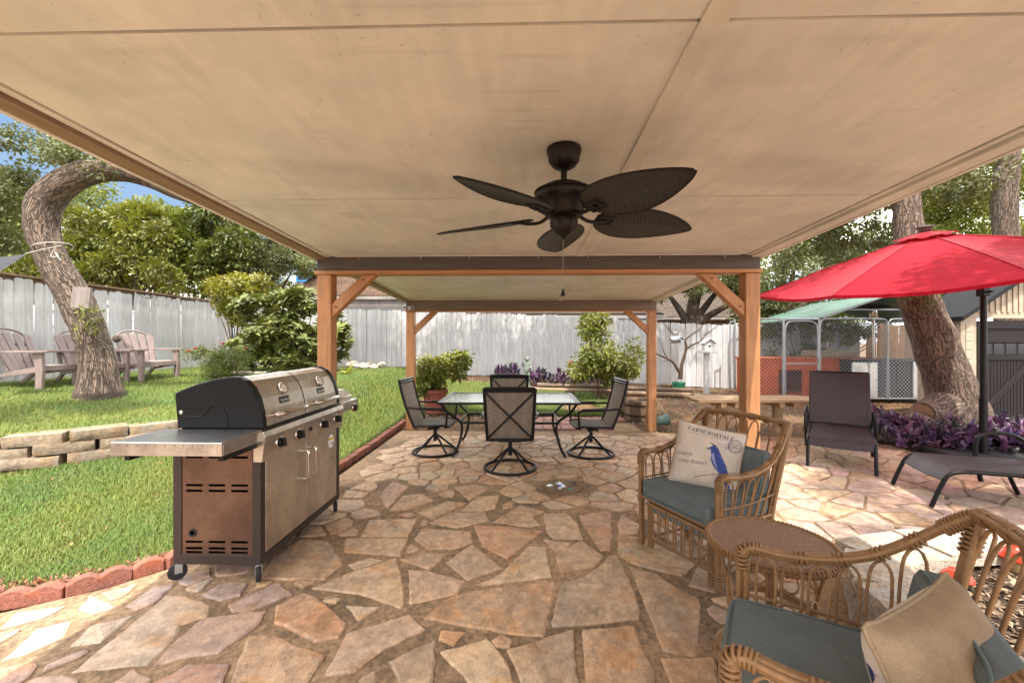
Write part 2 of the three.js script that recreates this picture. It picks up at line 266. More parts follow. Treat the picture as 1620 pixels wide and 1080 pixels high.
M.shingle = [0, 1, 2, 3].map((i) => std({ color: lin(0.17 + 0.03 * i, 0.115 + 0.024 * i, 0.085 + 0.02 * i), map: rep(tDirt, 2), roughness: 0.95 }));
M.shingleGrey = [0, 1, 2].map((i) => std({ color: lin(0.17 + 0.03 * i, 0.165 + 0.03 * i, 0.18 + 0.03 * i), map: rep(tDirt, 2), roughness: 0.95 }));
function leafMat(r, g, b, tr = 0.35) { return new THREE.MeshPhysicalMaterial({ color: lin(r, g, b), roughness: 0.62, transmission: tr, thickness: 0, side: THREE.DoubleSide }); }
M.leafOak = leafMat(0.23, 0.255, 0.065, 0.5); M.leafBright = leafMat(0.31, 0.335, 0.026, 0.5); M.leafMid = leafMat(0.235, 0.28, 0.03, 0.5); M.leafDark = leafMat(0.05, 0.085, 0.025, 0.3);
M.leafLoquat = leafMat(0.235, 0.265, 0.045, 0.35); M.leafYellow = leafMat(0.42, 0.41, 0.026, 0.5); M.leafPurple = leafMat(0.15, 0.075, 0.15, 0.2); M.leafPurpleB = leafMat(0.085, 0.072, 0.085, 0.2);
M.grassA = leafMat(0.265, 0.335, 0.046, 0.4);
M.dryLeaf = leafMat(0.42, 0.26, 0.14, 0.1);

// ---------------------------------------------------------------- terrain
const pathAt = (path, x) => { for (let i = 0; i < path.length - 1; i++) { const [a, b] = [path[i], path[i + 1]]; if (x >= a[0] && x <= b[0]) return lerp(a[1], b[1], (x - a[0]) / (b[0] - a[0])); } return x < path[0][0] ? path[0][1] : 1e3; };
const wallPath = [[-7.2, 3.0], [-5.6, 3.62], [-4.51, 4.06], [-3.98, 4.68], [-3.35, 5.4], [-2.95, 6.1]];
const edgePath = [[-4.4, 1.95], [-2.92, 2.365], [-2.69, 2.48], [-2.51, 2.66], [-2.36, 2.86], [-2.28, 3.6], [-2.19, 5.0]];
const hr = (X) => X < -4 ? lerp(0.8, 0.63, clamp((X + 8.6) / 4.6)) : X < 1.3 ? lerp(0.63, 0.44, (X + 4) / 5.3) : X < 5.3 ? lerp(0.44, 0.19, (X - 1.3) / 4) : lerp(0.19, 0.14, clamp((X - 5.3) / 3));
function terrain(X, z) {
  const d = -z;
  const rear = sstep(6.9, 12.2, d) * hr(X);
  if (X > -2.2) return rear;
  const upper = 0.585 + 0.12 * sstep(4.4, 6.4, Math.max(d, -X - 0.2)) + 0.10 * sstep(6.4, 9, Math.max(d, -X));
  const mix = sstep(-2.15, -3.7, X);
  const beyond = X < -2.95 ? d > pathAt(wallPath, X) : false;
  const lower = 0.32 * clamp((-2.2 - X) / 2) * clamp((d - 2.1) / 1.9);
  if (beyond) return lerp(Math.max(rear, 0.05), upper, sstep(-2.5, -3.4, X) * 0.55 + 0.45 * mix + 0) ;
  if (X >= -2.95 && d > 5.6) return lerp(Math.max(rear, lower), upper, mix * sstep(5.6, 7.2, d));
  return lower;
}
function sheet(xs, zs, off, keep) {
  const pos = [], uv = [], idx = [], nx = xs.length;
  for (const z of zs) for (const x of xs) { pos.push(x, terrain(x, z) + off, z); uv.push(x, z); }
  for (let j = 0; j < zs.length - 1; j++) for (let i = 0; i < nx - 1; i++) {
    if (keep && !keep((xs[i] + xs[i + 1]) / 2, (zs[j] + zs[j + 1]) / 2)) continue;
    const a = j * nx + i, b = a + nx; idx.push(a, b, a + 1, b, b + 1, a + 1);
  }
  const g = new THREE.BufferGeometry(); g.setAttribute('position', new THREE.Float32BufferAttribute(pos, 3)); g.setAttribute('uv', new THREE.Float32BufferAttribute(uv, 2)); g.setIndex(idx); g.computeVertexNormals(); return g;
}
const range = (a, b, s) => { const o = []; for (let x = a; x < b - 1e-6; x += s) o.push(x); o.push(b); return o; };
struct('ground', sheet([-300, -80, -30, ...range(-14, 14, 0.25), 30, 80, 300], [300, 60, 20, ...range(-16, 6, 0.25).reverse(), -25, -60, -300].sort((a, b) => a - b), -0.05), M.dirt);
function inLawn(X, z) {
  const d = -z, n = fbm(X * 0.9 + 40, d * 0.9 + 40, 1000, 3, 5) - 0.5;
  if (X < -2.3 && X > -8.62 && d < 11.5 + n) return d > pathAt(edgePath, X) + 0.06 && !(d > 9.6 && X > -5.0 && n > -0.1 + 0.05 * (11 - d)) ;
  if (X >= -2.3 && X < 1.9 && d > 8.35 && d < 10.9) return n > -0.06 + 0.05 * (d - 9.6);
  return false;
}
const lawnEdge = (X, z) => X < -2.24 && X > -8.7 && -z < 11.9 && -z > pathAt(edgePath, X) + 0.02 || (X >= -2.3 && X < 2.2 && -z > 8.3 && -z < 11.1);
struct('lawn', sheet(range(-8.75, 2.2, 0.07), range(-12, -1.9, 0.07), -0.03, (x, z) => lawnEdge(x, z) && (x < -2.3 ? true : inLawn(x, z))), M.soil);

// grass: tufts of blades, nobody could count them
function tuft(n, h, spread, w, lean) {
  const pos = [], nor = [];
  for (let k = 0; k < n; k++) {
    const a = R(0, 6.28), x = R(-spread, spread), z = R(-spread, spread), hh = h * R(0.55, 1.15), l = lean * R(0.3, 1.2), dx = Math.cos(a) * l, dz = Math.sin(a) * l, sx = -Math.sin(a) * w, sz = Math.cos(a) * w;
    const A = [x - sx, 0, z - sz], B = [x + sx, 0, z + sz], C = [x + dx * 0.4 - sx * 0.8, hh * 0.6, z + dz * 0.4 - sz * 0.8], E = [x + dx * 0.4 + sx * 0.8, hh * 0.6, z + dz * 0.4 + sz * 0.8], T = [x + dx, hh, z + dz];
    for (const q of [A, B, C, B, E, C, C, E, T]) { pos.push(...q); nor.push(dx, 0.6 * h, dz); }
  }
  const g = new THREE.BufferGeometry(); g.setAttribute('position', new THREE.Float32BufferAttribute(pos, 3)); g.computeVertexNormals(); return g;
}
function instances(name, geo, m, items, parent = scene) {      // items: [pos, scale, euler, color]
  const o = new THREE.InstancedMesh(geo, m, items.length), mm = new THREE.Matrix4(), q = new THREE.Quaternion(), e = new THREE.Euler(), s = new THREE.Vector3();
  items.forEach((it, i) => { e.set(...it[2]); q.setFromEuler(e); const k = it[1]; s.set(k, it[4] ?? k, k); mm.compose(it[0], q, s); o.setMatrixAt(i, mm); if (it[3]) o.setColorAt(i, it[3]); });
  o.name = parent === scene ? numbered(name) : name; o.castShadow = o.receiveShadow = true; o.userData.kind = 'stuff'; parent.add(o); return o;
}
reseed(11);
{
  const items = [], near = [];
  let tries = 0;
  while (items.length < 150000 && tries++ < 900000) {
    const X = R(-8.7, 1.9), z = -R(1.9, 11.6); if (!inLawn(X, z)) continue;
    const d = -z; if (rnd() > clamp(1.15 - d * 0.055)) continue;
    const beyond = X < -2.95 && d > pathAt(wallPath, X); if (X < -2.95 && Math.abs(d - pathAt(wallPath, X)) < 0.02) continue;
    const n = fbm(X * 1.4 + 9, d * 1.4 + 9, 999, 3, 77), tall = beyond || d > 5.6 ? 1.35 : 0.72 + 0.35 * n;
    const n2 = fbm(X * 4 + 3, d * 4 + 3, 999, 3, 79); if (n2 > 0.72 && rnd() < 0.6) continue; const c = lin(clamp(0.66 + 0.45 * (n - 0.3) + R(-0.10, 0.10) + 0.3 * (n2 - 0.5)), clamp(0.76 + 0.22 * (n - 0.4) + R(-0.1, 0.1)), 0.7 + R(-0.2, 0.2)); if (rnd() < 0.06) c.setRGB(1, 0.78, 0.9);
    items.push([V(X, terrain(X, z) - 0.035, z), R(0.8, 1.3) * tall, [R(-0.15, 0.15), R(0, 6.28), R(-0.15, 0.15)], c]);
  }
  const g = instances('grass', tuft(8, 0.058, 0.04, 0.0022, 0.04), M.grassA, items);
  g.userData = { kind: 'stuff', label: 'green lawn grass left of the patio and on the upper terrace', category: 'grass' };
}

// ---------------------------------------------------------------- patio of flagstones
const patio = new THREE.Group(); patio.name = 'patio'; patio.userData.kind = 'structure'; scene.add(patio);
const patioOutline = [[-2.2, 2.92], [-2.08, 3.6], [-2.06, 7.12], [2.2, 7.08], [4.5, 6.75], [5.35, 6.3], [5.3, 5.4], [6.9, 4.6], [9, 3.0], [9, -6], [-5, -6], [-5, 1.75], [-2.9, 2.28], [-2.55, 2.52]];
{
  const s = new THREE.Shape(patioOutline.map(([x, d]) => new THREE.Vector2(x, d)));
  const g = new THREE.ExtrudeGeometry(s, { depth: 0.08, bevelEnabled: false }); g.rotateX(-Math.PI / 2); g.translate(0, -0.0895, 0); boxUV(g);
  part(patio, 'mortar_bed', g, M.mortar);
}
const inPoly = (P, x, y) => { let c = false; for (let i = 0, j = P.length - 1; i < P.length; j = i++) if ((P[i][1] > y) !== (P[j][1] > y) && x < (P[j][0] - P[i][0]) * (y - P[i][1]) / (P[j][1] - P[i][1]) + P[i][0]) c = !c; return c; };
const clip = (P, nx, ny, c) => { const o = []; for (let i = 0; i < P.length; i++) { const a = P[i], b = P[(i + 1) % P.length], da = nx * a[0] + ny * a[1] - c, db = nx * b[0] + ny * b[1] - c; if (da <= 0) o.push(a); if (da * db < 0) { const t = da / (da - db); o.push([lerp(a[0], b[0], t), lerp(a[1], b[1], t)]); } } return o; };
const areaOf = (P) => { let s = 0; for (let i = 0, j = P.length - 1; i < P.length; j = i++) s += P[j][0] * P[i][1] - P[i][0] * P[j][1]; return s / 2; };
const offsetIn = (P, w) => { let Q = P; if (areaOf(P) < 0) P = [...P].reverse(); Q = P; for (let i = 0; i < P.length; i++) { const a = P[i], b = P[(i + 1) % P.length], dx = b[0] - a[0], dy = b[1] - a[1], L = Math.hypot(dx, dy); if (L < 1e-4) continue; const nx = dy / L, ny = -dx / L; Q = clip(Q, nx, ny, nx * a[0] + ny * a[1] - w); if (Q.length < 3) return []; } return Q; };
// stones seen close by, outlined from the photograph (two magnified views: scale, left, top)
const traced = [];
const zt = (sc, ox, oy, list) => { for (const p of list) traced.push(p.map(([x, y]) => { const g = G(ox + x / sc, oy + y / sc); return [g.x, -g.z]; })); };
zt(2.9455, 600, 740, [
  [[208, 700], [310, 610], [420, 570], [820, 522], [800, 640], [770, 785], [640, 772]],
  [[800, 715], [850, 535], [960, 500], [1030, 450], [1075, 400], [1110, 400], [1150, 480], [1190, 570], [1215, 650], [1210, 700], [1000, 725], [810, 738]],
  [[1165, 450], [1300, 490], [1400, 560], [1495, 605], [1490, 760], [1480, 875], [1320, 845], [1290, 760]],
  [[460, 545], [570, 490], [640, 420], [700, 360], [775, 365], [805, 505], [600, 530]],
  [[820, 410], [940, 335], [1045, 410], [1010, 455], [845, 485]], [[440, 268], [590, 270], [765, 290], [690, 350], [600, 425], [480, 365]],
  [[765, 210], [870, 205], [920, 250], [950, 330], [810, 330], [780, 290]], [[930, 220], [1080, 195], [1085, 310], [1075, 380], [1030, 385], [960, 280]],
  [[1110, 320], [1225, 320], [1480, 445], [1410, 500], [1200, 450], [1115, 410]], [[310, 440], [430, 355], [510, 410], [575, 465], [410, 520]],
  [[135, 470], [210, 470], [405, 525], [360, 585], [140, 630]], [[90, 425], [200, 395], [315, 400], [230, 470]], [[160, 330], [200, 275], [430, 290], [430, 345], [350, 375], [230, 375]],
  [[285, 855], [500, 790], [560, 850], [610, 930], [650, 1080], [470, 1080], [390, 960]], [[595, 845], [905, 748], [915, 900], [935, 1080], [700, 1080]],
  [[945, 750], [1190, 730], [1230, 840], [1285, 945], [1290, 1080], [970, 1080]], [[40, 900], [265, 790], [240, 1080], [140, 1080]], [[1310, 885], [1560, 880], [1600, 1080], [1400, 1080]],
  [[275, 800], [290, 755], [400, 765], [350, 825]], [[525, 800], [570, 775], [620, 795], [610, 835], [545, 830]], [[765, 330], [900, 350], [850, 390], [825, 390]],
  [[1110, 250], [1130, 215], [1225, 265], [1225, 300], [1115, 315]], [[525, 250], [660, 170], [770, 200], [690, 235], [600, 255]], [[235, 255], [330, 210], [495, 205], [515, 245], [360, 278]],
  [[175, 205], [320, 150], [410, 160], [240, 235]], [[45, 200], [110, 130], [200, 120], [255, 150], [130, 190]], [[380, 198], [455, 130], [560, 125], [540, 185], [480, 200]], [[350, 90], [440, 75], [515, 90], [420, 150]],
  [[1440, 545], [1480, 460], [1600, 480], [1600, 580], [1530, 570]], [[600, 260], [715, 225], [750, 262], [700, 272]], [[0, 130], [60, 60], [140, 85], [40, 190]]]);
zt(2.314, 0, 820, [
  [[845, 590], [910, 430], [1010, 425], [1100, 470], [1190, 500], [1150, 560], [1110, 640], [830, 660]], [[1185, 575], [1270, 420], [1500, 350], [1555, 405], [1400, 480], [1300, 560]],
  [[1005, 380], [1010, 320], [1110, 275], [1160, 290], [1270, 385], [1240, 435], [1150, 450]], [[1140, 255], [1270, 200], [1450, 145], [1470, 200], [1480, 310], [1465, 325], [1320, 275]],
  [[555, 540], [620, 470], [740, 365], [975, 335], [940, 390], [800, 490], [690, 505]], [[255, 560], [420, 430], [610, 275], [680, 275], [775, 315], [760, 355], [660, 385], [640, 440], [540, 530]],
  [[835, 315], [1020, 232], [1070, 275], [900, 345], [850, 345]], [[735, 280], [800, 240], [905, 235], [880, 280], [810, 300]], [[955, 220], [1000, 140], [1100, 75], [1200, 80], [1255, 165], [1190, 220]],
  [[1255, 90], [1270, 70], [1495, 70], [1465, 135], [1260, 120]], [[1265, 315], [1390, 320], [1310, 370]], [[410, 600], [490, 545], [555, 585], [500, 640]], [[255, 465], [330, 390], [490, 350], [370, 450]],
  [[0, 400], [60, 340], [240, 318], [160, 360]], [[0, 520], [60, 470], [130, 400], [260, 370], [230, 430], [100, 490]], [[285, 330], [330, 280], [430, 320], [340, 350]], [[370, 270], [500, 240], [450, 285], [400, 300]],
  [[460, 320], [560, 250], [640, 240], [560, 310], [500, 335]], [[1270, 165], [1360, 140], [1400, 150], [1300, 185]], [[560, 602], [690, 535], [840, 530], [790, 660], [560, 660]], [[1320, 65], [1350, 5], [1530, 0], [1495, 65]], [[1075, 240], [1085, 228], [1150, 230], [1110, 252]], [[1180, 300], [1200, 282], [1250, 290], [1230, 308]]]);
reseed(77);
{
  const bed = [[1.6, 0.6], [1.66, 2.35], [1.95, 2.72], [3, 2.95], [5, 2.95], [5, 0.6]];
  const seeds = traced.flatMap((P) => { const o = []; for (let i = 0; i < P.length; i++) { const a = P[i], b = P[(i + 1) % P.length], L = Math.hypot(a[0] - b[0], a[1] - b[1]), n = Math.max(1, Math.round(L / 0.06)), cx = P.reduce((s, q) => s + q[0], 0) / P.length, cy = P.reduce((s, q) => s + q[1], 0) / P.length; for (let k = 0; k < n; k++) { const t = (k + 0.5) / n; let x = lerp(a[0], b[0], t), y = lerp(a[1], b[1], t); x = lerp(x, cx, 0.10); y = lerp(y, cy, 0.10); o.push([x, y, 1]); } } return o; });
  const free = []; let tries = 0; const mosaic = G(891, 769);
  while (tries++ < 26000) {
    const d = R(1.0, 7.0), x = R(-2.6 - 0.4 * (d < 2.4 ? 3 : 0), 6.8);
    if (!inPoly(patioOutline, x, d) || Math.abs(x) > 1.3 * d + 1.0 || inPoly(bed, x, d)) continue;
    if (traced.some((P) => inPoly(P, x, d))) continue;
    if (Math.hypot(x - mosaic.x, d + mosaic.z) < 0.27) continue;
    const right = x > 2.1, sx = right ? 0.34 : d > 4 ? 0.25 : 0.26, sy = right ? 0.16 : d > 4 ? 0.19 : 0.24;
    const u = right ? 0.8 * x + 0.6 * d : x, w = right ? -0.6 * x + 0.8 * d : d; const late = tries > 13000; if (late && (d > 3.6 || x > 2.1)) continue; const k = late ? R(0.5, 0.9) : R(0.62, 1.75);
    let ok = true; for (const s of free) { const us = right ? 0.8 * s[0] + 0.6 * s[1] : s[0], ws = right ? -0.6 * s[0] + 0.8 * s[1] : s[1]; if (Math.hypot((u - us) / sx, (w - ws) / sy) < k * 1.15) { ok = false; break; } }
    if (ok) for (const s of seeds) if (Math.hypot(x - s[0], d - s[1]) < (late ? 0.06 : 0.085)) { ok = false; break; }
    if (ok) free.push([x, d, 0]);
  }
  const all = [...free, ...seeds]; for (let a = 0; a < 24; a++) all.push([mosaic.x + 0.22 * Math.cos(a * 0.2618), -mosaic.z + 0.22 * Math.sin(a * 0.2618), 1]);
  const stones = traced.map((P) => ({ P: areaOf(P) < 0 ? [...P].reverse() : P, near: true }));
  for (const s of free) {
    let P = [[s[0] - 0.6, s[1] - 0.6], [s[0] + 0.6, s[1] - 0.6], [s[0] + 0.6, s[1] + 0.6], [s[0] - 0.6, s[1] + 0.6]];
    for (const q of all) { if (q === s) continue; const dx = q[0] - s[0], dy = q[1] - s[1], L = Math.hypot(dx, dy); if (L > 1.1 || L < 1e-6) continue; const mx = (q[0] + s[0]) / 2, my = (q[1] + s[1]) / 2; P = clip(P, dx / L, dy / L, (mx * dx + my * dy) / L); if (P.length < 3) break; }
    if (P.length >= 3) P = offsetIn(P, s[1] > 4 ? R(0.007, 0.018) : R(0.009, 0.022));
    if (P.length >= 3 && areaOf(P) > 0.004 && P.every((q) => inPoly(patioOutline, q[0], q[1]) && !inPoly(bed, q[0], q[1]))) stones.push({ P });
  }
  const stoneGeo = ({ P, near }) => {
    const cx = P.reduce((s, q) => s + q[0], 0) / P.length, cy = P.reduce((s, q) => s + q[1], 0) / P.length, d = Math.max(1, cy), step = near ? 0.03 : 0.03 + 0.009 * d, amp = near ? 0.011 : 0.008;
    const O = []; let ph = R(0, 100), run = 0;
    for (let i = 0; i < P.length; i++) { const a = P[i], b = P[(i + 1) % P.length], L = Math.hypot(b[0] - a[0], b[1] - a[1]), n = Math.max(1, Math.round(L / step)), nx = (b[1] - a[1]) / (L + 1e-9), ny = -(b[0] - a[0]) / (L + 1e-9); for (let k = 0; k < n; k++) { const t = k / n, w = (fbm((run + t * L) * 16 + ph, ph, 9999, 4, 8) - 0.5) * 2 * amp * (k ? 1 : 0.5); O.push([lerp(a[0], b[0], t) + nx * w, lerp(a[1], b[1], t) + ny * w]); } run += L; }
    const inn = 0.012, I = O.map((q, i) => { const p = O[(i - 1 + O.length) % O.length], r = O[(i + 1) % O.length]; let tx = r[0] - p[0], ty = r[1] - p[1]; const L = Math.hypot(tx, ty) + 1e-9; const w = inn * R(0.5, 1.3); return [q[0] - ty / L * w, q[1] + tx / L * w]; });
    const top = R(-0.004, 0.006), ti = R(-0.012, 0.012), tj = R(-0.012, 0.012), yAt = (q) => top + ti * (q[0] - cx) + tj * (q[1] - cy);
    const pos = [], tri = (a, b, c) => pos.push(...a, ...b, ...c), v3 = (q, y) => [q[0], y, -q[1]];
    const faces = THREE.ShapeUtils.triangulateShape(I.map((q) => new THREE.Vector2(q[0], q[1])), []);
    for (const f of faces) { const [a, b, c] = f.map((k) => I[k]); const ar = (b[0] - a[0]) * (c[1] - a[1]) - (c[0] - a[0]) * (b[1] - a[1]); const t = [v3(a, yAt(a)), v3(b, yAt(b)), v3(c, yAt(c))]; ar > 0 ? tri(t[0], t[1], t[2]) : tri(t[0], t[2], t[1]); }
    for (let i = 0; i < O.length; i++) { const j = (i + 1) % O.length, a = v3(O[i], yAt(O[i]) - 0.006), b = v3(O[j], yAt(O[j]) - 0.006), c = v3(I[i], yAt(I[i])), e = v3(I[j], yAt(I[j])), f = v3(O[i], -0.03), h = v3(O[j], -0.03); tri(a, b, c); tri(b, e, c); tri(f, h, a); tri(h, b, a); }
    const g = new THREE.BufferGeometry(); g.setAttribute('position', new THREE.Float32BufferAttribute(pos, 3)); g.computeVertexNormals();
    const an = R(0, 6.28), ca = Math.cos(an), sa = Math.sin(an), ox = R(0, 9), oy = R(0, 9), uv = []; for (let i = 0; i < pos.length; i += 3) uv.push(pos[i] * ca - pos[i + 2] * sa + ox, pos[i] * sa + pos[i + 2] * ca + oy);
    g.setAttribute('uv', new THREE.Float32BufferAttribute(uv, 2)); return g;
  };
  const scr = (s) => { const cy = s.P.reduce((q, p) => q + p[1], 0) / s.P.length; return Math.abs(areaOf(s.P)) / Math.pow(Math.max(0.5, cy), 3); };
  stones.sort((a, b) => scr(b) - scr(a));
  const rest = M.stone.map(() => []);
  stones.forEach((s, i) => {
    const x = s.P[0][0], d = s.P[0][1], pick = rnd(), k = Math.floor(pick * M.stone.length), g = stoneGeo(s);
    let m = M.stone[k]; if (x < -1.35 && d < 3.2 || x > 2.2 && pick < 0.7) m = M.stonePink[Math.floor(pick * 4) % 4];
    if (i < 300) part(patio, 'flagstone', g, m); else rest[k].push(g);
  });
  rest.forEach((gs, k) => { if (gs.length) part(patio, 'small_flagstones', merge(gs), M.stone[k]).userData.kind = 'stuff'; });
  console.log('stones', stones.length);
}
// pink square pavers behind the table, and a pale stepping strip
{
  const a = struct('paver_path', bx(-0.35, 2.0, -0.09, -0.012, -8.45, -7.14, 0), M.mortar);
  for (let j = 0; j < 3; j++) for (let i = 0; i < (j < 2 ? 6 : 7); i++) part(a, 'paver', box(0.29, 0.04, 0.36, 0.006), M.paver[(i * 7 + j * 3) % 2], [-0.12 + i * 0.305 + 0.03 * j, -0.002 + 0.004 * j + R(-0.004, 0.004), -7.4 - j * 0.395], [0, R(-0.03, 0.03), 0]);
}

// ---------------------------------------------------------------- patio covers
const RL = -2.05, RR = 2.29, roofY = (d) => 2.34 + 0.04 * (4.15 - d);
function slab(parent, name, m, x0, x1, d0, d1, y0, y1) {   // piece following the roof slope, y measured from the ceiling line
  const s = [[d0, roofY(d0) + y0], [d1, roofY(d1) + y0], [d1, roofY(d1) + y1], [d0, roofY(d0) + y1]];
  const g = new THREE.ExtrudeGeometry(new THREE.Shape(s.map(([d, y]) => new THREE.Vector2(d, y))), { depth: x1 - x0, bevelEnabled: false });
  g.rotateY(Math.PI / 2); g.translate(x0, 0, 0); boxUV(g); return part(parent, name, g, m);
}
function cover(label, o) {
  const t = thing('patio_cover', label, 'patio cover');
  const bx0 = RL + 0.14, bx1 = RR - 0.14, cuts = [bx0, ...o.seam, bx1];
  slab(t, 'roof_deck', M.fasciaBrown, RL - 0.03, RR + 0.03, o.d0, o.d1, 0.035, 0.10);
  for (let j = 0; j < o.rows.length - 1; j++) for (let i = 0; i < 2; i++) {
    const s = o.rowSeam[j], x0 = i ? s + 0.006 : bx0, x1 = i ? bx1 : s - 0.006, gap = 0.007;
    slab(t, 'ceiling_panel', M.ceiling, x0, x1, o.rows[j] + gap, o.rows[j + 1] - gap, 0, 0.03);
  }
  for (const [s, a, b] of o.batten) slab(t, 'batten', M.ceilingBatten, s - 0.005, s + 0.075, a, b, -0.012, -0.0005);
  slab(t, 'edge_trim', M.ceilingBatten, RL + 0.088, RL + 0.128, o.d0, o.d1, -0.006, 0.03); slab(t, 'edge_trim', M.ceilingBatten, RR - 0.128, RR - 0.088, o.d0, o.d1, -0.006, 0.03);
  slab(t, 'edge_board', M.fasciaBrown, RL - 0.008, RL + 0.084, o.d0, o.d1, -0.025, 0.034); slab(t, 'edge_board', o.rightEdge, RR - 0.084, RR + 0.008, o.d0, o.d1, -0.025, 0.034);
  slab(t, 'drip_edge', M.ceilingBatten, RL - 0.036, RL - 0.010, o.d0, o.d1, -0.03, 0.10); slab(t, 'drip_edge', M.ceilingBatten, RR + 0.010, RR + 0.036, o.d0, o.d1, -0.03, 0.10);
  const zb = -o.beam, yt = roofY(o.beam) - 0.002, bh = o.bh, by = yt - bh;
  part(t, 'beam', swapUV(bx(RL, RR, by, yt, zb - 0.14, zb, 0.006)), o.beamMat);
  part(t, 'beam_trim', swapUV(bx(RL - 0.025, RR + 0.02, by - o.th, by - 0.001, zb - 0.145, zb + 0.012, 0.004)), M.orange);
  for (const [x0, s] of [[RL, 1], [RR - 0.14, -1]]) {
    part(t, 'post', shiftUV(bx(x0, x0 + 0.14, terrain(0, zb) - 0.06, by - o.th - 0.001, zb - 0.14, zb, 0.008), x0, 0), M.orange);
    const xi = s > 0 ? x0 + 0.139 : x0 + 0.001, zc = zb - 0.07;
    const g = extrude([[0, -o.br - 0.115], [0, -o.br + 0.01], [s * (o.br + 0.01), 0], [s * (o.br + 0.135), 0]].map((q) => q), 0.085, 0.004); boxUV(g); g.translate(xi, by - o.th - 0.006, zc - 0.04);
    const bc = part(t, 'brace', g, M.orange); for (const q of [0.12, 0.88]) part(bc, 'bolt', new THREE.CylinderGeometry(0.009, 0.009, 0.006, 8).rotateX(Math.PI / 2), M.blackMetal, [xi + s * q * (o.br + 0.06), by - o.th - 0.006 - (1 - q) * (o.br + 0.06), zc - 0.04 + 0.085 + 0.006]);
  }
  if (o.rear !== undefined) { const zr = -o.rear, yr = roofY(o.rear) - 0.002; part(t, 'beam', swapUV(bx(RL, RR, yr - bh, yr, zr, zr + 0.14, 0.006)), o.beamMat); for (const x0 of [RL, RR - 0.14]) part(t, 'post', bx(x0, x0 + 0.14, -0.06, yr - bh - 0.001, zr, zr + 0.14, 0.008), M.orange); }
  for (let i = 0; i < o.hooks; i++) { const x = lerp(RL + 0.1, RR - 0.1, (i + 0.5) / o.hooks) + R(-0.1, 0.1); part(t, 'cup_hook', merge([rod(V(x, yt - 0.014, zb), V(x, yt - 0.014, zb + 0.018), 0.003), tube([V(x, yt - 0.014, zb + 0.018), V(x, yt - 0.022, zb + 0.03), V(x, yt - 0.034, zb + 0.022), V(x, yt - 0.03, zb + 0.012)], 0.0025, 8, 5)]), M.white); }
  return t;
}
reseed(5);
cover('beige panelled patio cover with brown beam, orange posts and the ceiling fan hanging from it', { rear: -0.72, d0: -0.9, d1: 4.27, seam: [0.53], rows: [-0.9, -0.10, 1.275, 2.656, 4.14], rowSeam: [0.53, 0.53, 0.53, 0.53], batten: [[0.53, -0.9, 4.14]], beam: 4.15, bh: 0.135, th: 0.038, br: 0.30, beamMat: M.beamBrown, hooks: 7, rightEdge: M.ceilingBatten });
cover('smaller farther patio cover over the glass dining table, with olive brown beam', { d0: 4.31, d1: 7.62, seam: [], rows: [4.32, 5.60, 7.33], rowSeam: [-0.25, 0.6], batten: [[-0.25, 4.32, 5.60], [0.6, 5.60, 7.33]], beam: 7.34, bh: 0.17, th: 0.022, br: 0.27, beamMat: M.beamOlive, hooks: 3, rightEdge: M.ceilingBatten });
// security lamp on the far left post
{
  const t = thing('flood_light', 'small white twin lamp fixed to the far left orange post', 'light', V(RL + 0.06, 2.08, -7.33));
  part(t, 'bracket', box(0.05, 0.07, 0.03, 0.006), M.white);
  for (const s of [-1, 1]) { const h = part(t, 'lamp_head', lathe([[0.0, -0.05], [0.02, -0.05], [0.035, 0.0], [0.036, 0.02], [0.03, 0.022], [0, 0.018]], 14).rotateX(Math.PI / 2), M.white, [s * 0.062, 0.012, 0.03], [0.3, s * 0.3, 0]); part(h, 'lens', new THREE.CircleGeometry(0.028, 14), M.glassDark, [0, 0, 0.0205]); }
}
// ---------------------------------------------------------------- edging, walls, fences
reseed(21);
{
  const t = thing('brick_edging', 'red scalloped brick edging between the lawn and the flagstones', 'edging');
  const pts = edgePath.map(([x, d]) => V(x, 0, -d)); pts.push(V(-2.19, 0, -7.7));
  const c = new THREE.CatmullRomCurve3(pts, false, 'centripetal'), L = c.getLength(); let s = 0.4, k = 0;
  const sc = (w, n) => { const o = [[-w / 2, 0]]; for (let b = 0; b < n; b++) for (let i = 0; i <= 6; i++) { const u = i / 6; o.push([-w / 2 + (b + u) * w / n, 0.068 + 0.028 * Math.sin(u * Math.PI)]); } o.push([w / 2, 0]); return o; };
  const scallop = extrude(sc(0.285, 2), 0.055, 0.005); boxUV(scallop); scallop.translate(0, -0.015, -0.03); const half = extrude(sc(0.145, 1), 0.055, 0.005); boxUV(half); half.translate(0, -0.015, -0.03);
  const plain = box(0.19, 0.085, 0.09, 0.006).translate(0, 0.02, 0);
  while (s < L - 0.1) {
    const far = s > 3.6, w = far ? 0.2 : (k % 4 === 2 ? 0.152 : 0.292), p = c.getPointAt((s + w / 2) / L), q = c.getTangentAt((s + w / 2) / L);
    part(t, 'brick', far ? plain : (w < 0.2 ? half : scallop), M.brick[k % 3], [p.x, -0.005 + R(-0.006, 0.006), p.z], [R(-0.04, 0.04), Math.atan2(-q.z, q.x) + R(-0.04, 0.04) , far ? R(-0.05, 0.05) : R(-0.02, 0.02)]); s += w + (far ? 0.012 : 0.006); k++;
  }
}
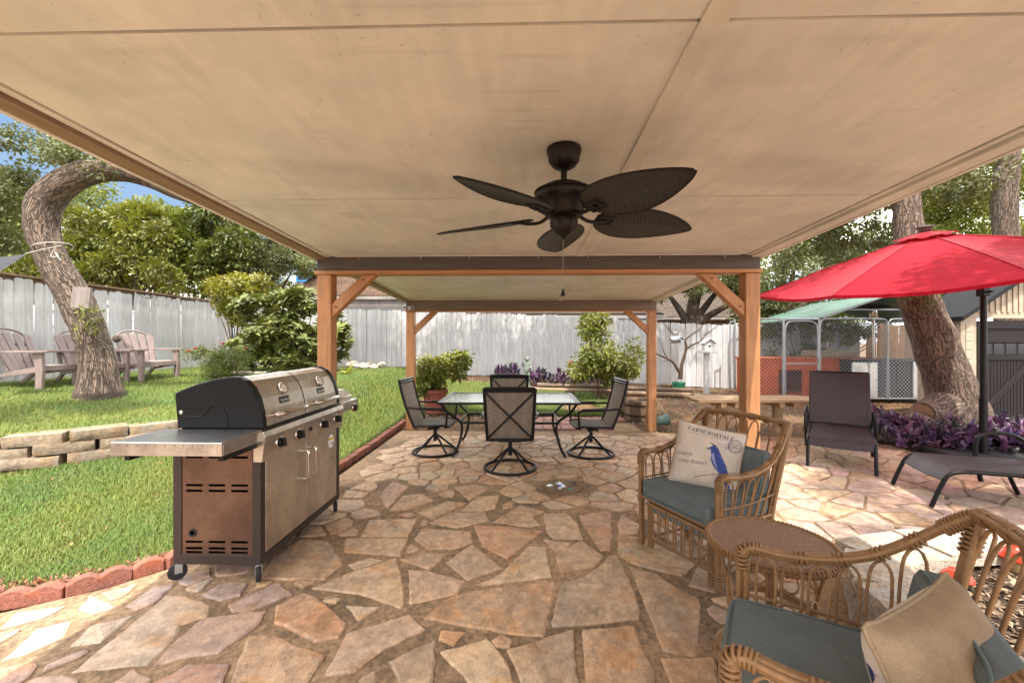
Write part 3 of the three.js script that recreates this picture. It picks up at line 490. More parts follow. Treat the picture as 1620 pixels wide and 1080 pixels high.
function blockGeo(w, h, d) {                        // split-face block
  const g = new THREE.BoxGeometry(w, h, d, 6, 2, 2), p = g.attributes.position;
  const ph = R(0, 50);
  for (let i = 0; i < p.count; i++) { const x = p.getX(i), y = p.getY(i), z = p.getZ(i); if (z > d / 2 - 1e-3) { const n = fbm(x * 9 + ph, y * 14 + ph, 999, 3, 4) - 0.5; p.setZ(i, z + n * 0.035 - (Math.abs(y) > h / 2 - 1e-3 ? 0.012 : 0)); if (Math.abs(x) > w / 2 - 1e-3) p.setZ(i, p.getZ(i) - 0.012); } }
  boxUV(g); g.computeVertexNormals(); return shiftUV(g, R(0, 5), R(0, 5));
}
{
  const t = thing('retaining_wall', 'low stacked tan block retaining wall between the two lawn levels', 'wall');
  const base = wallPath.map(([x, d]) => V(x, 0, -d)), c = new THREE.CatmullRomCurve3(base, false, 'centripetal'), L = c.getLength(), H = 0.105;
  const geos = [0, 1, 2, 3, 4].map(() => blockGeo(0.42, H - 0.006, 0.26));
  for (let r = 0; r < 3; r++) { let s = 0.1 + (r % 2) * 0.21, k = 0; while (s < L - 0.2) { const p = c.getPointAt(s / L), q = c.getTangentAt(s / L); const y = 0.33 * clamp((-2.2 - p.x) / 2) * clamp((-p.z - 2.1) / 1.9) - 0.02 + r * H; const nx = -q.z, nz = q.x; part(t, 'block', geos[(k * 3 + r) % 5], M.block[(k + r * 2) % 3], [p.x + nx * -0.0, y + H / 2, p.z + 0.012 * r * -1], [R(-0.02, 0.02), Math.atan2(-q.z, q.x) + R(-0.05, 0.05), R(-0.012, 0.012)]); s += 0.43; k++; } }
}
// planter bed with pale cap blocks at the right
reseed(31);
const bedPts = [[1.70, 0.55], [1.68, 1.15], [1.69, 1.55], [1.70, 1.95], [1.74, 2.28], [1.95, 2.60], [2.40, 2.74], [2.85, 2.80], [3.4, 2.85], [4.2, 2.85]];
{
  const s = new THREE.Shape([...bedPts.map(([x, d]) => new THREE.Vector2(x + 0.12, d - 0.12)), new THREE.Vector2(4.4, 0.4)]);
  const g = new THREE.ExtrudeGeometry(s, { depth: 0.26, bevelEnabled: false }); g.rotateX(-Math.PI / 2); g.translate(0, -0.10, 0); boxUV(g);
  struct('mulch_bed', g, M.mulch);
  const t = thing('planter_wall', 'low planter wall with pale rough stone caps around the mulch bed', 'wall');
  for (let i = 0; i < bedPts.length - 1; i++) {
    const a = V(bedPts[i][0], 0, -bedPts[i][1]), b = V(bedPts[i + 1][0], 0, -bedPts[i + 1][1]), m = a.clone().lerp(b, 0.5), L = a.distanceTo(b), an = Math.atan2(-(b.z - a.z), b.x - a.x);
    for (let r = 0; r < 2; r++) part(t, 'block', blockGeo(L - 0.006, 0.10, 0.2), M.blockPale[1], [m.x + 0.07, 0.035 + r * 0.104, m.z + 0.04], [0, an + Math.PI, 0]);
    const far = i >= 5; part(t, 'cap_stone', blockGeo(L + (far ? 0.02 : -0.012), 0.07, far ? 0.36 : 0.30), M.blockPale[0], [m.x + (far ? 0.06 : 0.11), 0.226 + R(-0.006, 0.006), m.z + (far ? 0.05 : 0.06)], [R(-0.02, 0.02), an + Math.PI + R(-0.09, 0.09), R(-0.02, 0.02)]);
  }
}
reseed(41);
function picketFence(label, group, a, b, opt) {
  const t = thing('wood_fence', label, 'fence'), L = Math.hypot(b[0] - a[0], b[1] - a[1]), n = Math.round(L / 0.148), ux = (b[0] - a[0]) / L, uz = -(b[1] - a[1]) / L, turn = Math.atan2(-uz, ux);
  const w = 0.139, geos = [1.82, 1.80, 1.84].map((h) => { const g = opt.flat ? box(w, h, 0.018, 0.002).translate(0, h / 2, 0) : boxUV(extrude([[-w / 2, 0], [w / 2, 0], [w / 2, h - 0.03], [w / 2 - 0.03, h], [-w / 2 + 0.03, h], [-w / 2, h - 0.03]], 0.016, 0.002)); return [g, shiftUV(g.clone(), 0.37, 0.21), shiftUV(g.clone(), 0.71, 0.63)]; }).flat();
  for (let i = 0; i < n; i++) { const s = (i + 0.5) * L / n, x = a[0] + ux * s, z = -a[1] + uz * s, y = opt.base(x, z) - 0.04; part(t, 'picket', geos[Math.floor(rnd() * geos.length)], opt.m[Math.floor(rnd() * opt.m.length)], [x + uz * R(-0.004, 0.004), y + R(-0.012, 0.012), z + ux * R(-0.004, 0.004)], [R(-0.012, 0.012), turn + R(-0.02, 0.02), R(-0.007, 0.007)]); }
  const nx = Math.sin(turn), nz = Math.cos(turn), back = (x, z, o) => V(x - nx * o, 0, z - nz * o);
  for (const hh of [0.3, 1.45]) { const p = back(a[0], -a[1], 0.035), q = back(b[0], -b[1], 0.035); p.y = opt.base(a[0], -a[1]) + hh; q.y = opt.base(b[0], -b[1]) + hh; part(t, 'rail', beam(p, q, 0.04, 0.09), opt.m[0]); }
  if (opt.cap) { const p = back(a[0], -a[1], -0.00), q = back(b[0], -b[1], -0.00); p.y = opt.base(a[0], -a[1]) + 1.845; q.y = opt.base(b[0], -b[1]) + 1.845; p.x -= nx * 0.02; q.x -= nx * 0.02; part(t, 'cap_rail', beam(p, q, 0.13, 0.035), M.fenceBrown); const p2 = p.clone(), q2 = q.clone(); p2.x -= nx * 0.03; q2.x -= nx * 0.03; p2.y -= 0.08; q2.y -= 0.08; part(t, 'top_rail', beam(p2, q2, 0.04, 0.11), M.fenceBrown); }
  return t;
}
picketFence('white picket fence with brown cap rail behind the plastic lawn chairs', 0, [-8.72, 2.6], [-8.72, 12.45], { m: M.fenceWhite, base: () => 0.79, cap: true });
picketFence('long white picket fence behind the dining table and flower bed', 0, [-8.66, 12.5], [9.6, 12.35], { m: M.fenceWhite, base: (x, z) => hr(x) + 0.02 });
picketFence('brown wooden fence behind the chain link kennel', 0, [9.65, 12.2], [16, 12.0], { m: [M.fenceTan, M.fenceBrown], base: () => 0.2, flat: true });
{
  const t = thing('fence_panel', 'short grey galvanised mesh panel post at the end of the white fence', 'fence', D(1163, 616, 11.6)); t.position.y = 0.2;
  part(t, 'post', rod(V(0, 0, 0), V(0, 1.9, 0), 0.025), M.galv); part(t, 'post', rod(V(-0.14, 0, 0.02), V(-0.14, 1.85, 0.02), 0.018), M.galv); part(t, 'cross_rod', rod(V(0, 1.84, 0), V(-0.14, 1.84, 0.02), 0.014), M.galv);
}

// ---------------------------------------------------------------- ceiling fan
{
  const c = cw(0.249, 2.03), top = roofY(2.03), hb = 2.112;
  const t = thing('ceiling_fan', 'dark bronze ceiling fan with five leaf shaped blades and pull chain', 'fan', V(c.x, hb, c.z));
  const Hh = top - hb - 0.002;
  part(t, 'canopy', lathe([[0, Hh], [0.082, Hh], [0.083, Hh - 0.018], [0.078, Hh - 0.026], [0.074, Hh - 0.06], [0.055, Hh - 0.085], [0.028, Hh - 0.10], [0, Hh - 0.10]], 32), M.fanBody);
  part(t, 'downrod', rod(V(0, 0.1, 0), V(0, Hh - 0.09, 0), 0.0145), M.fanBody);
  const motor = part(t, 'motor_housing', lathe([[0, 0.145], [0.03, 0.143], [0.10, 0.128], [0.135, 0.105], [0.142, 0.085], [0.138, 0.066], [0.125, 0.05], [0.10, 0.035], [0.095, 0.0], [0.075, -0.02], [0, -0.02]], 40), M.fanBody);
  part(motor, 'band', new THREE.TorusGeometry(0.139, 0.005, 8, 40).rotateX(Math.PI / 2), M.fanBody, [0, 0.10, 0]);
  part(t, 'switch_cup', lathe([[0.06, -0.02], [0.066, -0.035], [0.066, -0.06], [0.055, -0.085], [0.03, -0.105], [0.012, -0.112], [0.008, -0.122], [0, -0.124]], 28), M.fanBody);
  const tVein = tex(512, 256, (u, v) => { const a = Math.abs(v - 0.5) * 2, s = Math.sin((u * 34 + 5 * Math.pow(a, 1.4)) * 6.283) * 0.5 + 0.5; return g3(a < 0.03 ? 1 : Math.pow(s, 1.6) * 0.8); }, false);
  const bladeMat = std({ color: lin(0.026, 0.020, 0.018), roughness: 0.40, bumpMap: tVein, bumpScale: 0.007 });
  const r0 = 0.165, r1 = 0.70, wAt = (u) => 0.134 * Math.pow(Math.sin(Math.PI * Math.pow(clamp(u * 0.985 + 0.008), 0.72)), 0.72);
  const face = (off) => grid(40, 14, (u, v) => { const x = lerp(r0, r1, u), w = wAt(u), z = (v * 2 - 1) * w; return [x, off - 0.55 * z * z - 0.02 * u * u, z]; });
  const rimPts = (s) => { const o = []; for (let i = 0; i <= 20; i++) { const u = i / 20, w = wAt(u); o.push(V(lerp(r0, r1, u), -0.55 * w * w - 0.02 * u * u, s * w)); } return o; };
  const gTop = face(0.003), gBot = face(-0.003), rim = merge([tube(rimPts(1), 0.0048, 40, 6), tube(rimPts(-1), 0.0048, 40, 6)]);
  for (let k = 0; k < 5; k++) {
    const a = (14.5 + 72 * k) * Math.PI / 180, dir = V(Math.cos(a) * CY_ - Math.sin(a) * SY_, 0, -Math.cos(a) * SY_ - Math.sin(a) * CY_), turn = Math.atan2(-dir.z, dir.x);
    const b = part(t, 'blade', merge([gTop, gBot]), bladeMat, [0, -0.012, 0], [0, turn, 0]); b.rotation.set(-0.26, turn, 0, 'YXZ'); b.rotation.order = 'YXZ';
    part(b, 'blade_rim', rim, M.fanRim);
    const arm = part(t, 'blade_arm', merge([tube([V(0.07, 0.0, 0), V(0.12, -0.028, 0), V(0.18, -0.03, 0.0), V(0.22, -0.022, 0.0)], 0.009, 14, 6), beam(V(0.175, -0.026, -0.032), V(0.255, -0.022, -0.032), 0.014, 0.007), beam(V(0.175, -0.026, 0.032), V(0.255, -0.022, 0.032), 0.014, 0.007), beam(V(0.178, -0.026, -0.036), V(0.178, -0.026, 0.036), 0.014, 0.007), beam(V(0.252, -0.022, -0.036), V(0.252, -0.022, 0.036), 0.014, 0.007)]), M.fanBody);
    arm.rotation.order = 'YXZ'; arm.rotation.set(-0.22, turn, 0);
  }
  const ch = []; for (let i = 0; i < 46; i++) ch.push(new THREE.SphereGeometry(0.0018, 5, 4).translate(-0.004, -0.124 - i * 0.0052, 0));
  part(t, 'pull_chain', merge([rod(V(-0.004, -0.12, 0), V(-0.004, -0.362, 0), 0.0008, 0.0008, 5), ...ch]), M.grate);
  part(t, 'chain_pull', lathe([[0, 0], [0.004, -0.002], [0.006, -0.012], [0.011, -0.028], [0.010, -0.034], [0, -0.035]], 14), M.blackMetal, [-0.004, -0.36, 0]);
}

// ---------------------------------------------------------------- grill
{
  const t = thing('gas_grill', 'large stainless steel gas grill with two lids, side shelf and side burner', 'grill', V(-1.875, 0, -3.15));
  const zn = 0.55, zf = -0.57, xf_ = 0.23, xb = -0.315;
  for (const [x, z] of [[xf_ - 0.02, zn - 0.02], [xb + 0.02, zn - 0.02], [xf_ - 0.02, zf + 0.02], [xb + 0.02, zf + 0.02]]) {
    part(t, 'frame_post', box(0.055, 0.79, 0.05, 0.004).translate(x, 0.505, z), M.bronzeDark ?? (M.bronzeDark = std({ color: lin(0.045, 0.033, 0.028), metalness: 0.4, roughness: 0.45 })));
    const c = part(t, 'caster', merge([xf(box(0.035, 0.012, 0.05, 0.003), V(0, 0.098, 0)), xf(box(0.004, 0.055, 0.04, 0.001), V(-0.018, 0.072, 0.008)), xf(box(0.004, 0.055, 0.04, 0.001), V(0.018, 0.072, 0.008)), rod(V(-0.022, 0.051, 0.014), V(0.022, 0.051, 0.014), 0.007)]), M.galv, [x, 0, z], [0, x > 0 ? 0.5 : -0.9, 0]);
    part(c, 'wheel', lathe([[0, -0.014], [0.044, -0.014], [0.051, -0.008], [0.051, 0.008], [0.044, 0.014], [0.02, 0.014], [0.018, 0.01], [0, 0.01]], 24).rotateZ(Math.PI / 2), M.blackRubber, [0, 0.051, 0.014]);
  }
  // cabinet
  const sp = new THREE.Shape([[xb + 0.045, 0.12], [xf_ - 0.045, 0.12], [xf_ - 0.045, 0.86], [xb + 0.045, 0.86]].map((q) => new THREE.Vector2(...q)));
  for (const y of [0.775, 0.60, 0.565, 0.245, 0.205, 0.18]) for (const x of [-0.19, -0.045, 0.10]) { const w = 0.053, h = 0.0075, hp = new THREE.Path(); hp.moveTo(x - w, y - h); hp.lineTo(x - w, y + h); hp.lineTo(x + w, y + h); hp.lineTo(x + w, y - h); hp.closePath(); sp.holes.push(hp); }
  { const hp = new THREE.Path(); hp.absarc(-0.20, 0.30, 0.019, 0, Math.PI * 2, true); sp.holes.push(hp); }
  const side = part(t, 'side_panel', boxUV(new THREE.ExtrudeGeometry(sp, { depth: 0.003, bevelEnabled: false, curveSegments: 10 })).translate(0, 0, zn - 0.004), M.bronze);
  part(side, 'hose_grommet', new THREE.TorusGeometry(0.020, 0.006, 8, 20), M.blackRubber, [-0.20, 0.30, zn + 0.0]);
  part(t, 'side_panel', bx(xb + 0.045, xf_ - 0.045, 0.12, 0.86, zf, zf + 0.012, 0.002), M.bronze);
  part(t, 'bottom_rail', merge([bx(xb, xf_ + 0.004, 0.105, 0.165, zn - 0.016, zn + 0.006, 0.003), bx(xf_ - 0.03, xf_ + 0.006, 0.105, 0.15, zf, zn - 0.02, 0.003), bx(xb, xb + 0.02, 0.105, 0.15, zf, zn - 0.02, 0.003), bx(xb, xf_, 0.105, 0.15, zf - 0.004, zf + 0.015, 0.003)]), M.bronzeDark);
  part(t, 'back_panel', bx(xb, xb + 0.01, 0.15, 0.9, zf + 0.045, zn - 0.045, 0.002), M.bronzeDark);
  part(t, 'floor_panel', bx(xb + 0.012, xf_ - 0.032, 0.14, 0.15, zf + 0.02, zn - 0.02, 0.001), M.bronzeDark);
  for (const s of [0, 1]) {
    const z0 = s ? 0.004 : zf + 0.05, z1 = s ? zn - 0.05 : -0.004, d = part(t, 'door', bx(xf_ - 0.016, xf_ + 0.006, 0.158, 0.745, z0, z1, 0.004), M.steel);
    const hz = s ? 0.055 : -0.055; part(d, 'door_handle', tube([V(xf_ + 0.006, 0.69, hz), V(xf_ + 0.04, 0.695, hz), V(xf_ + 0.052, 0.68, hz), V(xf_ + 0.054, 0.61, hz), V(xf_ + 0.052, 0.50, hz), V(xf_ + 0.04, 0.485, hz), V(xf_ + 0.006, 0.49, hz)], 0.0115, 40, 10), M.chrome);
    if (!s) part(d, 'warning_sticker', new THREE.CircleGeometry(0.055, 32).rotateY(Math.PI / 2), std({ roughness: 0.5, map: canvasTex(256, 256, (x) => { x.fillStyle = '#e9e6e0'; x.fillRect(0, 0, 256, 256); x.fillStyle = '#d9b422'; x.fillRect(0, 62, 256, 44); x.fillStyle = '#333'; x.font = 'bold 22px sans-serif'; x.textAlign = 'center'; x.save(); x.translate(128, 92); x.rotate(-0.0); for (const [q, w] of [[-8, 150], [10, 120]]) x.fillRect(-w / 2, q - 6, w, 5); x.restore(); x.strokeStyle = '#333'; x.lineWidth = 14; x.beginPath(); x.moveTo(80, 130); x.lineTo(92, 210); x.stroke(); x.beginPath(); x.arc(160, 172, 26, 0, 7); x.stroke(); x.beginPath(); x.moveTo(182, 140); x.lineTo(196, 205); x.stroke(); }) }), [xf_ + 0.0075, 0.655, zf + 0.16]);
  }
  // control panel with knobs
  const panel = boxUV(extrude([[0.20, 0.752], [0.252, 0.752], [0.27, 0.905], [0.26, 0.935], [0.20, 0.935]], zn - zf + 0.03, 0.002)); panel.translate(0, 0, zf - 0.015); part(t, 'control_panel', panel, M.steel);
  const tilt = -Math.atan2(0.018, 0.153);
  for (const z of [0.40, 0.165, -0.20, -0.44]) {
    const k = part(t, 'knob', lathe([[0.0, 0.03], [0.026, 0.03], [0.029, 0.026], [0.03, 0.006], [0.0, 0.006]], 28).rotateZ(-Math.PI / 2), M.blackMetal, [0.262, 0.835, z], [0, 0, -tilt * 0 + 0.11]);
    part(k, 'bezel', lathe([[0.03, 0.0], [0.042, 0.0], [0.041, 0.008], [0.033, 0.012], [0.03, 0.008]], 28).rotateZ(-Math.PI / 2), M.chrome); part(k, 'grip', box(0.024, 0.056, 0.014, 0.004), M.blackRubber, [0.04, 0, 0]);
  }
  part(t, 'igniter_button', new THREE.CylinderGeometry(0.014, 0.016, 0.012, 18).rotateZ(Math.PI / 2), M.blackMetal, [0.266, 0.84, -0.01]);
  const logo = (w, h, plate) => std({ roughness: 0.4, metalness: plate ? 0.3 : 0.8, map: canvasTex(512, 192, (x) => { x.fillStyle = plate ? '#1b1815' : '#b2a694'; x.fillRect(0, 0, 512, 192); x.fillStyle = plate ? '#d8cfc2' : '#2a2420'; x.font = 'bold 104px serif'; x.textAlign = 'center'; x.fillText('Char-Broil', 256, 150, 480); x.fillStyle = '#b83222'; x.beginPath(); x.moveTo(300, 46); x.quadraticCurveTo(330, 30, 322, 4); x.quadraticCurveTo(362, 30, 340, 50); x.fill(); }) });
  part(t, 'panel_logo', new THREE.PlaneGeometry(0.10, 0.0375).rotateY(Math.PI / 2), logo(1, 1, false), [0.2715, 0.895, 0.40], [0, 0, 0.115]);
  part(t, 'badge', new THREE.PlaneGeometry(0.07, 0.03).rotateY(Math.PI / 2), std({ roughness: 0.5, map: canvasTex(128, 64, (x) => { x.fillStyle = '#b0a695'; x.fillRect(0, 0, 128, 64); x.fillStyle = '#8d2018'; for (const [y, w] of [[6, 90], [24, 118], [42, 118]]) x.fillRect(4, y, w, 11); }) }), [0.2718, 0.892, -0.49], [0, 0, 0.115]);
  // firebox and lids
  part(t, 'firebox', bx(-0.295, 0.20, 0.80, 0.957, zf + 0.03, zn - 0.03, 0.004), M.blackLid);
  const prof = (k) => { const o = [[-0.295, 0.962], [-0.312, 1.17]]; const arc = [[-0.26, 1.195], [-0.17, 1.228], [-0.06, 1.258], [0.04, 1.274], [0.09, 1.272], [0.135, 1.25], [0.175, 1.205], [0.207, 1.14], [0.228, 1.06], [0.240, 0.962]]; return [...o, ...arc].map(([x, y]) => [x * k, 0.962 + (y - 0.962) * k]); };
  const lidSolid = (z0, z1, k, bev = 0.003) => { const g = boxUV(extrude(prof(k), z1 - z0, bev)); return g.translate(0, 0, z0); };
  for (const s of [0, 1]) {
    const z0 = s ? 0.012 : zf + 0.045, z1 = s ? zn - 0.05 : -0.012, lid = part(t, 'lid', lidSolid(z0, z1, 0.985, 0.002), M.steel);
    if (s) { const e = part(lid, 'lid_end', lidSolid(zn - 0.048, zn - 0.008, 1, 0.006), M.blackLid); part(e, 'bolt', lathe([[0, 0.008], [0.008, 0.007], [0.012, 0.003], [0.013, 0]], 16).rotateX(Math.PI / 2), M.chrome, [-0.275, 1.055, zn - 0.002]); }
    else part(lid, 'lid_end', lidSolid(zf + 0.01, zf + 0.043, 1, 0.006), M.blackLid);
    const zc = (z0 + z1) / 2 - 0.0, hx = 0.262;
    const P = (x, y, z) => V(x, y, z);
    part(lid, 'lid_handle', tube([P(0.228, 1.02, zc - 0.17), P(0.272, 1.024, zc - 0.172), P(0.290, 1.026, zc - 0.155), P(0.300, 1.028, zc), P(0.290, 1.026, zc + 0.155), P(0.272, 1.024, zc + 0.172), P(0.228, 1.02, zc + 0.17)], 0.0165, 50, 12), M.chrome);
    const th = part(lid, 'thermometer', lathe([[0, 0.018], [0.034, 0.018], [0.038, 0.022], [0.043, 0.014], [0.043, 0], [0, 0]], 28).rotateZ(-Math.PI / 2), M.chrome, [0.191, 1.172, zc - 0.01], [0, 0, 0.45]);
    part(th, 'dial', new THREE.CircleGeometry(0.034, 28).rotateY(Math.PI / 2), std({ roughness: 0.3, map: canvasTex(128, 128, (x) => { x.fillStyle = '#d5cdc0'; x.fillRect(0, 0, 128, 128); x.strokeStyle = '#333'; x.lineWidth = 3; for (let k = 0; k < 11; k++) { const a = 2.4 + k * 0.45; x.beginPath(); x.moveTo(64 + 44 * Math.cos(a), 64 + 44 * Math.sin(a)); x.lineTo(64 + 54 * Math.cos(a), 64 + 54 * Math.sin(a)); x.stroke(); } x.lineWidth = 4; x.strokeStyle = '#a22'; x.beginPath(); x.moveTo(64, 64); x.lineTo(34, 92); x.stroke(); }) }), [0.0186, 0, 0]);
    const lg = part(lid, 'lid_logo', box(0.004, 0.044, 0.118, 0.001), M.blackMetal, [0.2165, 1.102, zc + 0.0], [0, 0, 0.26]); part(lg, 'logo_print', new THREE.PlaneGeometry(0.114, 0.0428).rotateY(Math.PI / 2), logo(1, 1, true), [0.0026, 0, 0]);
    part(lid, 'warming_gap', lidSolid(s ? -0.0115 : zf + 0.0432, s ? 0.0115 : zf + 0.0448, 0.975, 0), M.blackLid);
  }
  // ridge on the near lid end
  part(t, 'lid_side_rib', merge([tube([V(-0.28, 1.035, zn - 0.001), V(-0.14, 1.033, zn - 0.001), V(-0.125, 1.045, zn - 0.001), V(-0.075, 1.105, zn - 0.001), V(-0.055, 1.112, zn - 0.001), V(-0.01, 1.08, zn - 0.001), V(0.02, 1.02, zn - 0.001), V(0.028, 0.965, zn - 0.001)], 0.0035, 50, 6)]), M.blackLid);
  // near side shelf
  const shelf = part(t, 'side_shelf', merge([bx(-0.375, 0.245, 0.938, 0.952, zn + 0.006, 0.905, 0.003), bx(-0.375, 0.245, 0.878, 0.951, 0.893, 0.9055, 0.003), bx(0.232, 0.2455, 0.878, 0.951, zn + 0.0, 0.893, 0.003), bx(-0.375, -0.363, 0.878, 0.951, zn + 0.006, 0.893, 0.003)]), M.steelShelf);
  const rv = []; for (let i = 0; i < 11; i++) rv.push(new THREE.SphereGeometry(0.0032, 6, 5).translate(-0.33 + i * 0.052, 0.934, 0.906)); part(shelf, 'rivet', merge(rv), M.blackMetal);
  part(shelf, 'shelf_bracket', merge([bx(0.19, 0.222, 0.84, 0.88, zn + 0.01, 0.86, 0.002), bx(-0.34, -0.31, 0.84, 0.88, zn + 0.01, 0.86, 0.002)]), M.blackMetal);
  // far side burner
  const far = part(t, 'side_burner', merge([bx(-0.30, 0.262, 0.862, 0.948, zf - 0.36, zf - 0.018, 0.004)]), M.steel);
  part(far, 'burner_lid', boxUV(extrude([[-0.25, 0.95], [-0.25, 1.0], [-0.18, 1.035], [0.14, 1.035], [0.20, 0.99], [0.205, 0.95]], 0.27, 0.006)).translate(0, 0, zf - 0.325), M.steel);
  part(far, 'burner_handle', tube([V(0.205, 0.985, zf - 0.28), V(0.235, 0.988, zf - 0.27), V(0.24, 0.99, zf - 0.19), V(0.235, 0.988, zf - 0.11), V(0.205, 0.985, zf - 0.10)], 0.007, 30, 8), M.chrome);
  const k = part(far, 'knob', lathe([[0.0, 0.034], [0.026, 0.034], [0.029, 0.028], [0.03, 0.002], [0.0, 0.0]], 24).rotateZ(-Math.PI / 2), M.blackMetal, [0.268, 0.875, zf - 0.24]); part(k, 'bezel', lathe([[0.028, 0.0], [0.042, 0.0], [0.04, 0.01], [0.03, 0.012]], 24).rotateZ(-Math.PI / 2), M.chrome);
}

// ---------------------------------------------------------------- dining table and swivel chairs
{
  const c = cw(-0.03, 5.94), t = thing('dining_table', 'rectangular patio dining table with glass top and curved dark metal legs', 'table', V(c.x, 0, c.z));
  const W = 0.92, Dp = 0.54, h = 0.72;
  part(t, 'top_frame', merge([bx(-W, W, h - 0.028, h, Dp - 0.055, Dp, 0.006), bx(-W, W, h - 0.028, h, -Dp, -Dp + 0.055, 0.006), bx(-W, -W + 0.055, h - 0.0285, h - 0.0005, -Dp + 0.05, Dp - 0.05, 0.004), bx(W - 0.055, W, h - 0.0285, h - 0.0005, -Dp + 0.05, Dp - 0.05, 0.004)]), M.chairFrame);
  part(t, 'glass_top', bx(-W + 0.045, W - 0.045, h - 0.012, h - 0.006, -Dp + 0.045, Dp - 0.045, 0.002), M.tableGlass);
  for (const sx of [-1, 1]) for (const sz of [-1, 1]) part(t, 'leg', tube([V(sx * 0.87, h - 0.03, sz * 0.49), V(sx * 0.80, 0.58, sz * 0.45), V(sx * 0.665, 0.455, sz * 0.36), V(sx * 0.63, 0.40, sz * 0.345), V(sx * 0.635, 0.25, sz * 0.36), V(sx * 0.68, 0.10, sz * 0.41), V(sx * 0.735, 0.006, sz * 0.47)], 0.0175, 36, 8), M.chairFrame);
  part(t, 'stretcher', merge([beam(V(-0.64, 0.425, 0.35), V(0.64, 0.425, 0.35), 0.022, 0.03), beam(V(-0.64, 0.425, -0.35), V(0.64, 0.425, -0.35), 0.022, 0.03), beam(V(-0.65, 0.424, -0.34), V(-0.65, 0.424, 0.34), 0.022, 0.03), beam(V(0.65, 0.424, -0.34), V(0.65, 0.424, 0.34), 0.022, 0.03)]), M.chairFrame);
}
function swivelChair(label) {
  const t = thing('swivel_chair', label, 'chair', V(0, 0, 0), 0, 'swivel dining chairs around the glass table');
  part(t, 'base_ring', new THREE.TorusGeometry(0.30, 0.017, 10, 48).rotateX(Math.PI / 2).translate(0, 0.018, 0), M.chairFrame);
  for (let k = 0; k < 4; k++) { const a = Math.PI / 4 + k * Math.PI / 2; part(t, 'base_leg', tube([V(0.018 * Math.cos(a), 0.24, 0.018 * Math.sin(a)), V(0.07 * Math.cos(a), 0.205, 0.07 * Math.sin(a)), V(0.2 * Math.cos(a), 0.10, 0.2 * Math.sin(a)), V(0.298 * Math.cos(a), 0.022, 0.298 * Math.sin(a))], 0.0135, 16, 8), M.chairFrame); }
  part(t, 'swivel_post', merge([rod(V(0, 0.16, 0), V(0, 0.335, 0), 0.026, 0.022, 14), bx(-0.13, 0.13, 0.335, 0.352, -0.07, 0.07, 0.003), rod(V(-0.13, 0.335, 0.05), V(0.13, 0.335, 0.05), 0.013), rod(V(-0.13, 0.335, -0.05), V(0.13, 0.335, -0.05), 0.013)]), M.chairFrame);
  part(t, 'seat_frame', merge([tube([V(-0.25, 0.395, -0.21), V(-0.255, 0.405, 0), V(-0.255, 0.412, 0.16), V(-0.25, 0.395, 0.245)], 0.015, 20, 8), tube([V(0.25, 0.395, -0.21), V(0.255, 0.405, 0), V(0.255, 0.412, 0.16), V(0.25, 0.395, 0.245)], 0.015, 20, 8), beam(V(-0.25, 0.39, 0.24), V(0.25, 0.39, 0.24), 0.022, 0.022), beam(V(-0.25, 0.385, -0.2), V(0.25, 0.385, -0.2), 0.022, 0.022), beam(V(-0.25, 0.375, 0.02), V(0.25, 0.375, 0.02), 0.02, 0.02)]), M.chairFrame);
  const seatG = (off) => grid(16, 16, (u, v) => { const x = (u - 0.5) * 0.49, z = lerp(-0.2, 0.25, v); const q = Math.abs(Math.sin(v * Math.PI * 2)) * 0.5 + 0.5; return [x, 0.405 + off + 0.012 * q * (1 - Math.pow(2 * u - 1, 4)) - 0.018 * Math.pow(v, 6) - 0.008 * Math.sin(Math.PI * u), z]; });
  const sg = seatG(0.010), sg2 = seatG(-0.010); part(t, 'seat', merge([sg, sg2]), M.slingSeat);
  // back: frame, sling and crossed braces
  const top = V(0, 0.985, -0.405), bot = V(0, 0.385, -0.215), at = (x, s, o = 0) => V(x, lerp(bot.y, top.y, s) + o * 0.30, lerp(bot.z, top.z, s) - o * 0.95 - 0.02 * Math.sin(Math.PI * s));
  const w0 = 0.255, w1 = 0.278, wA = (s) => lerp(w0, w1, s);
  const bar = (pts, w, d) => { const g = []; for (let i = 0; i < pts.length - 1; i++) g.push(beam(pts[i], pts[i + 1], w, d, 0.004)); return g; };
  const side = (sx) => [0, 0.25, 0.5, 0.75, 1].map((s) => at(sx * wA(s), s));
  part(t, 'back_frame', merge([tube(side(1), 0.0185, 24, 8), tube(side(-1), 0.0185, 24, 8), tube([at(-w1, 1), at(-0.14, 1.012, -0.012), at(0, 1.016, -0.018), at(0.14, 1.012, -0.012), at(w1, 1)], 0.0185, 20, 8), tube([at(-w1, 0.955), at(-0.14, 0.962, -0.012), at(0, 0.965, -0.018), at(0.14, 0.962, -0.012), at(w1, 0.955)], 0.0165, 20, 8), tube([at(-w0, 0.01), at(0, 0.005, -0.008), at(w0, 0.01)], 0.019, 12, 8)]), M.chairFrame);
  const bg = (o) => grid(12, 18, (u, v) => { const s = lerp(0.02, 0.97, v), p = at((u - 0.5) * 2 * (wA(s) - 0.008), s, o - 0.018 * Math.sin(Math.PI * u)); return [p.x, p.y, p.z]; });
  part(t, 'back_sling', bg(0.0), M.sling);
  part(t, 'cross_brace', merge([beam(at(-w1 + 0.01, 0.93, 0.012), at(w0 - 0.01, 0.04, 0.012), 0.012, 0.022, 0.003), beam(at(w1 - 0.01, 0.93, 0.022), at(-w0 + 0.01, 0.04, 0.022), 0.012, 0.022, 0.003)]), M.chairFrame);
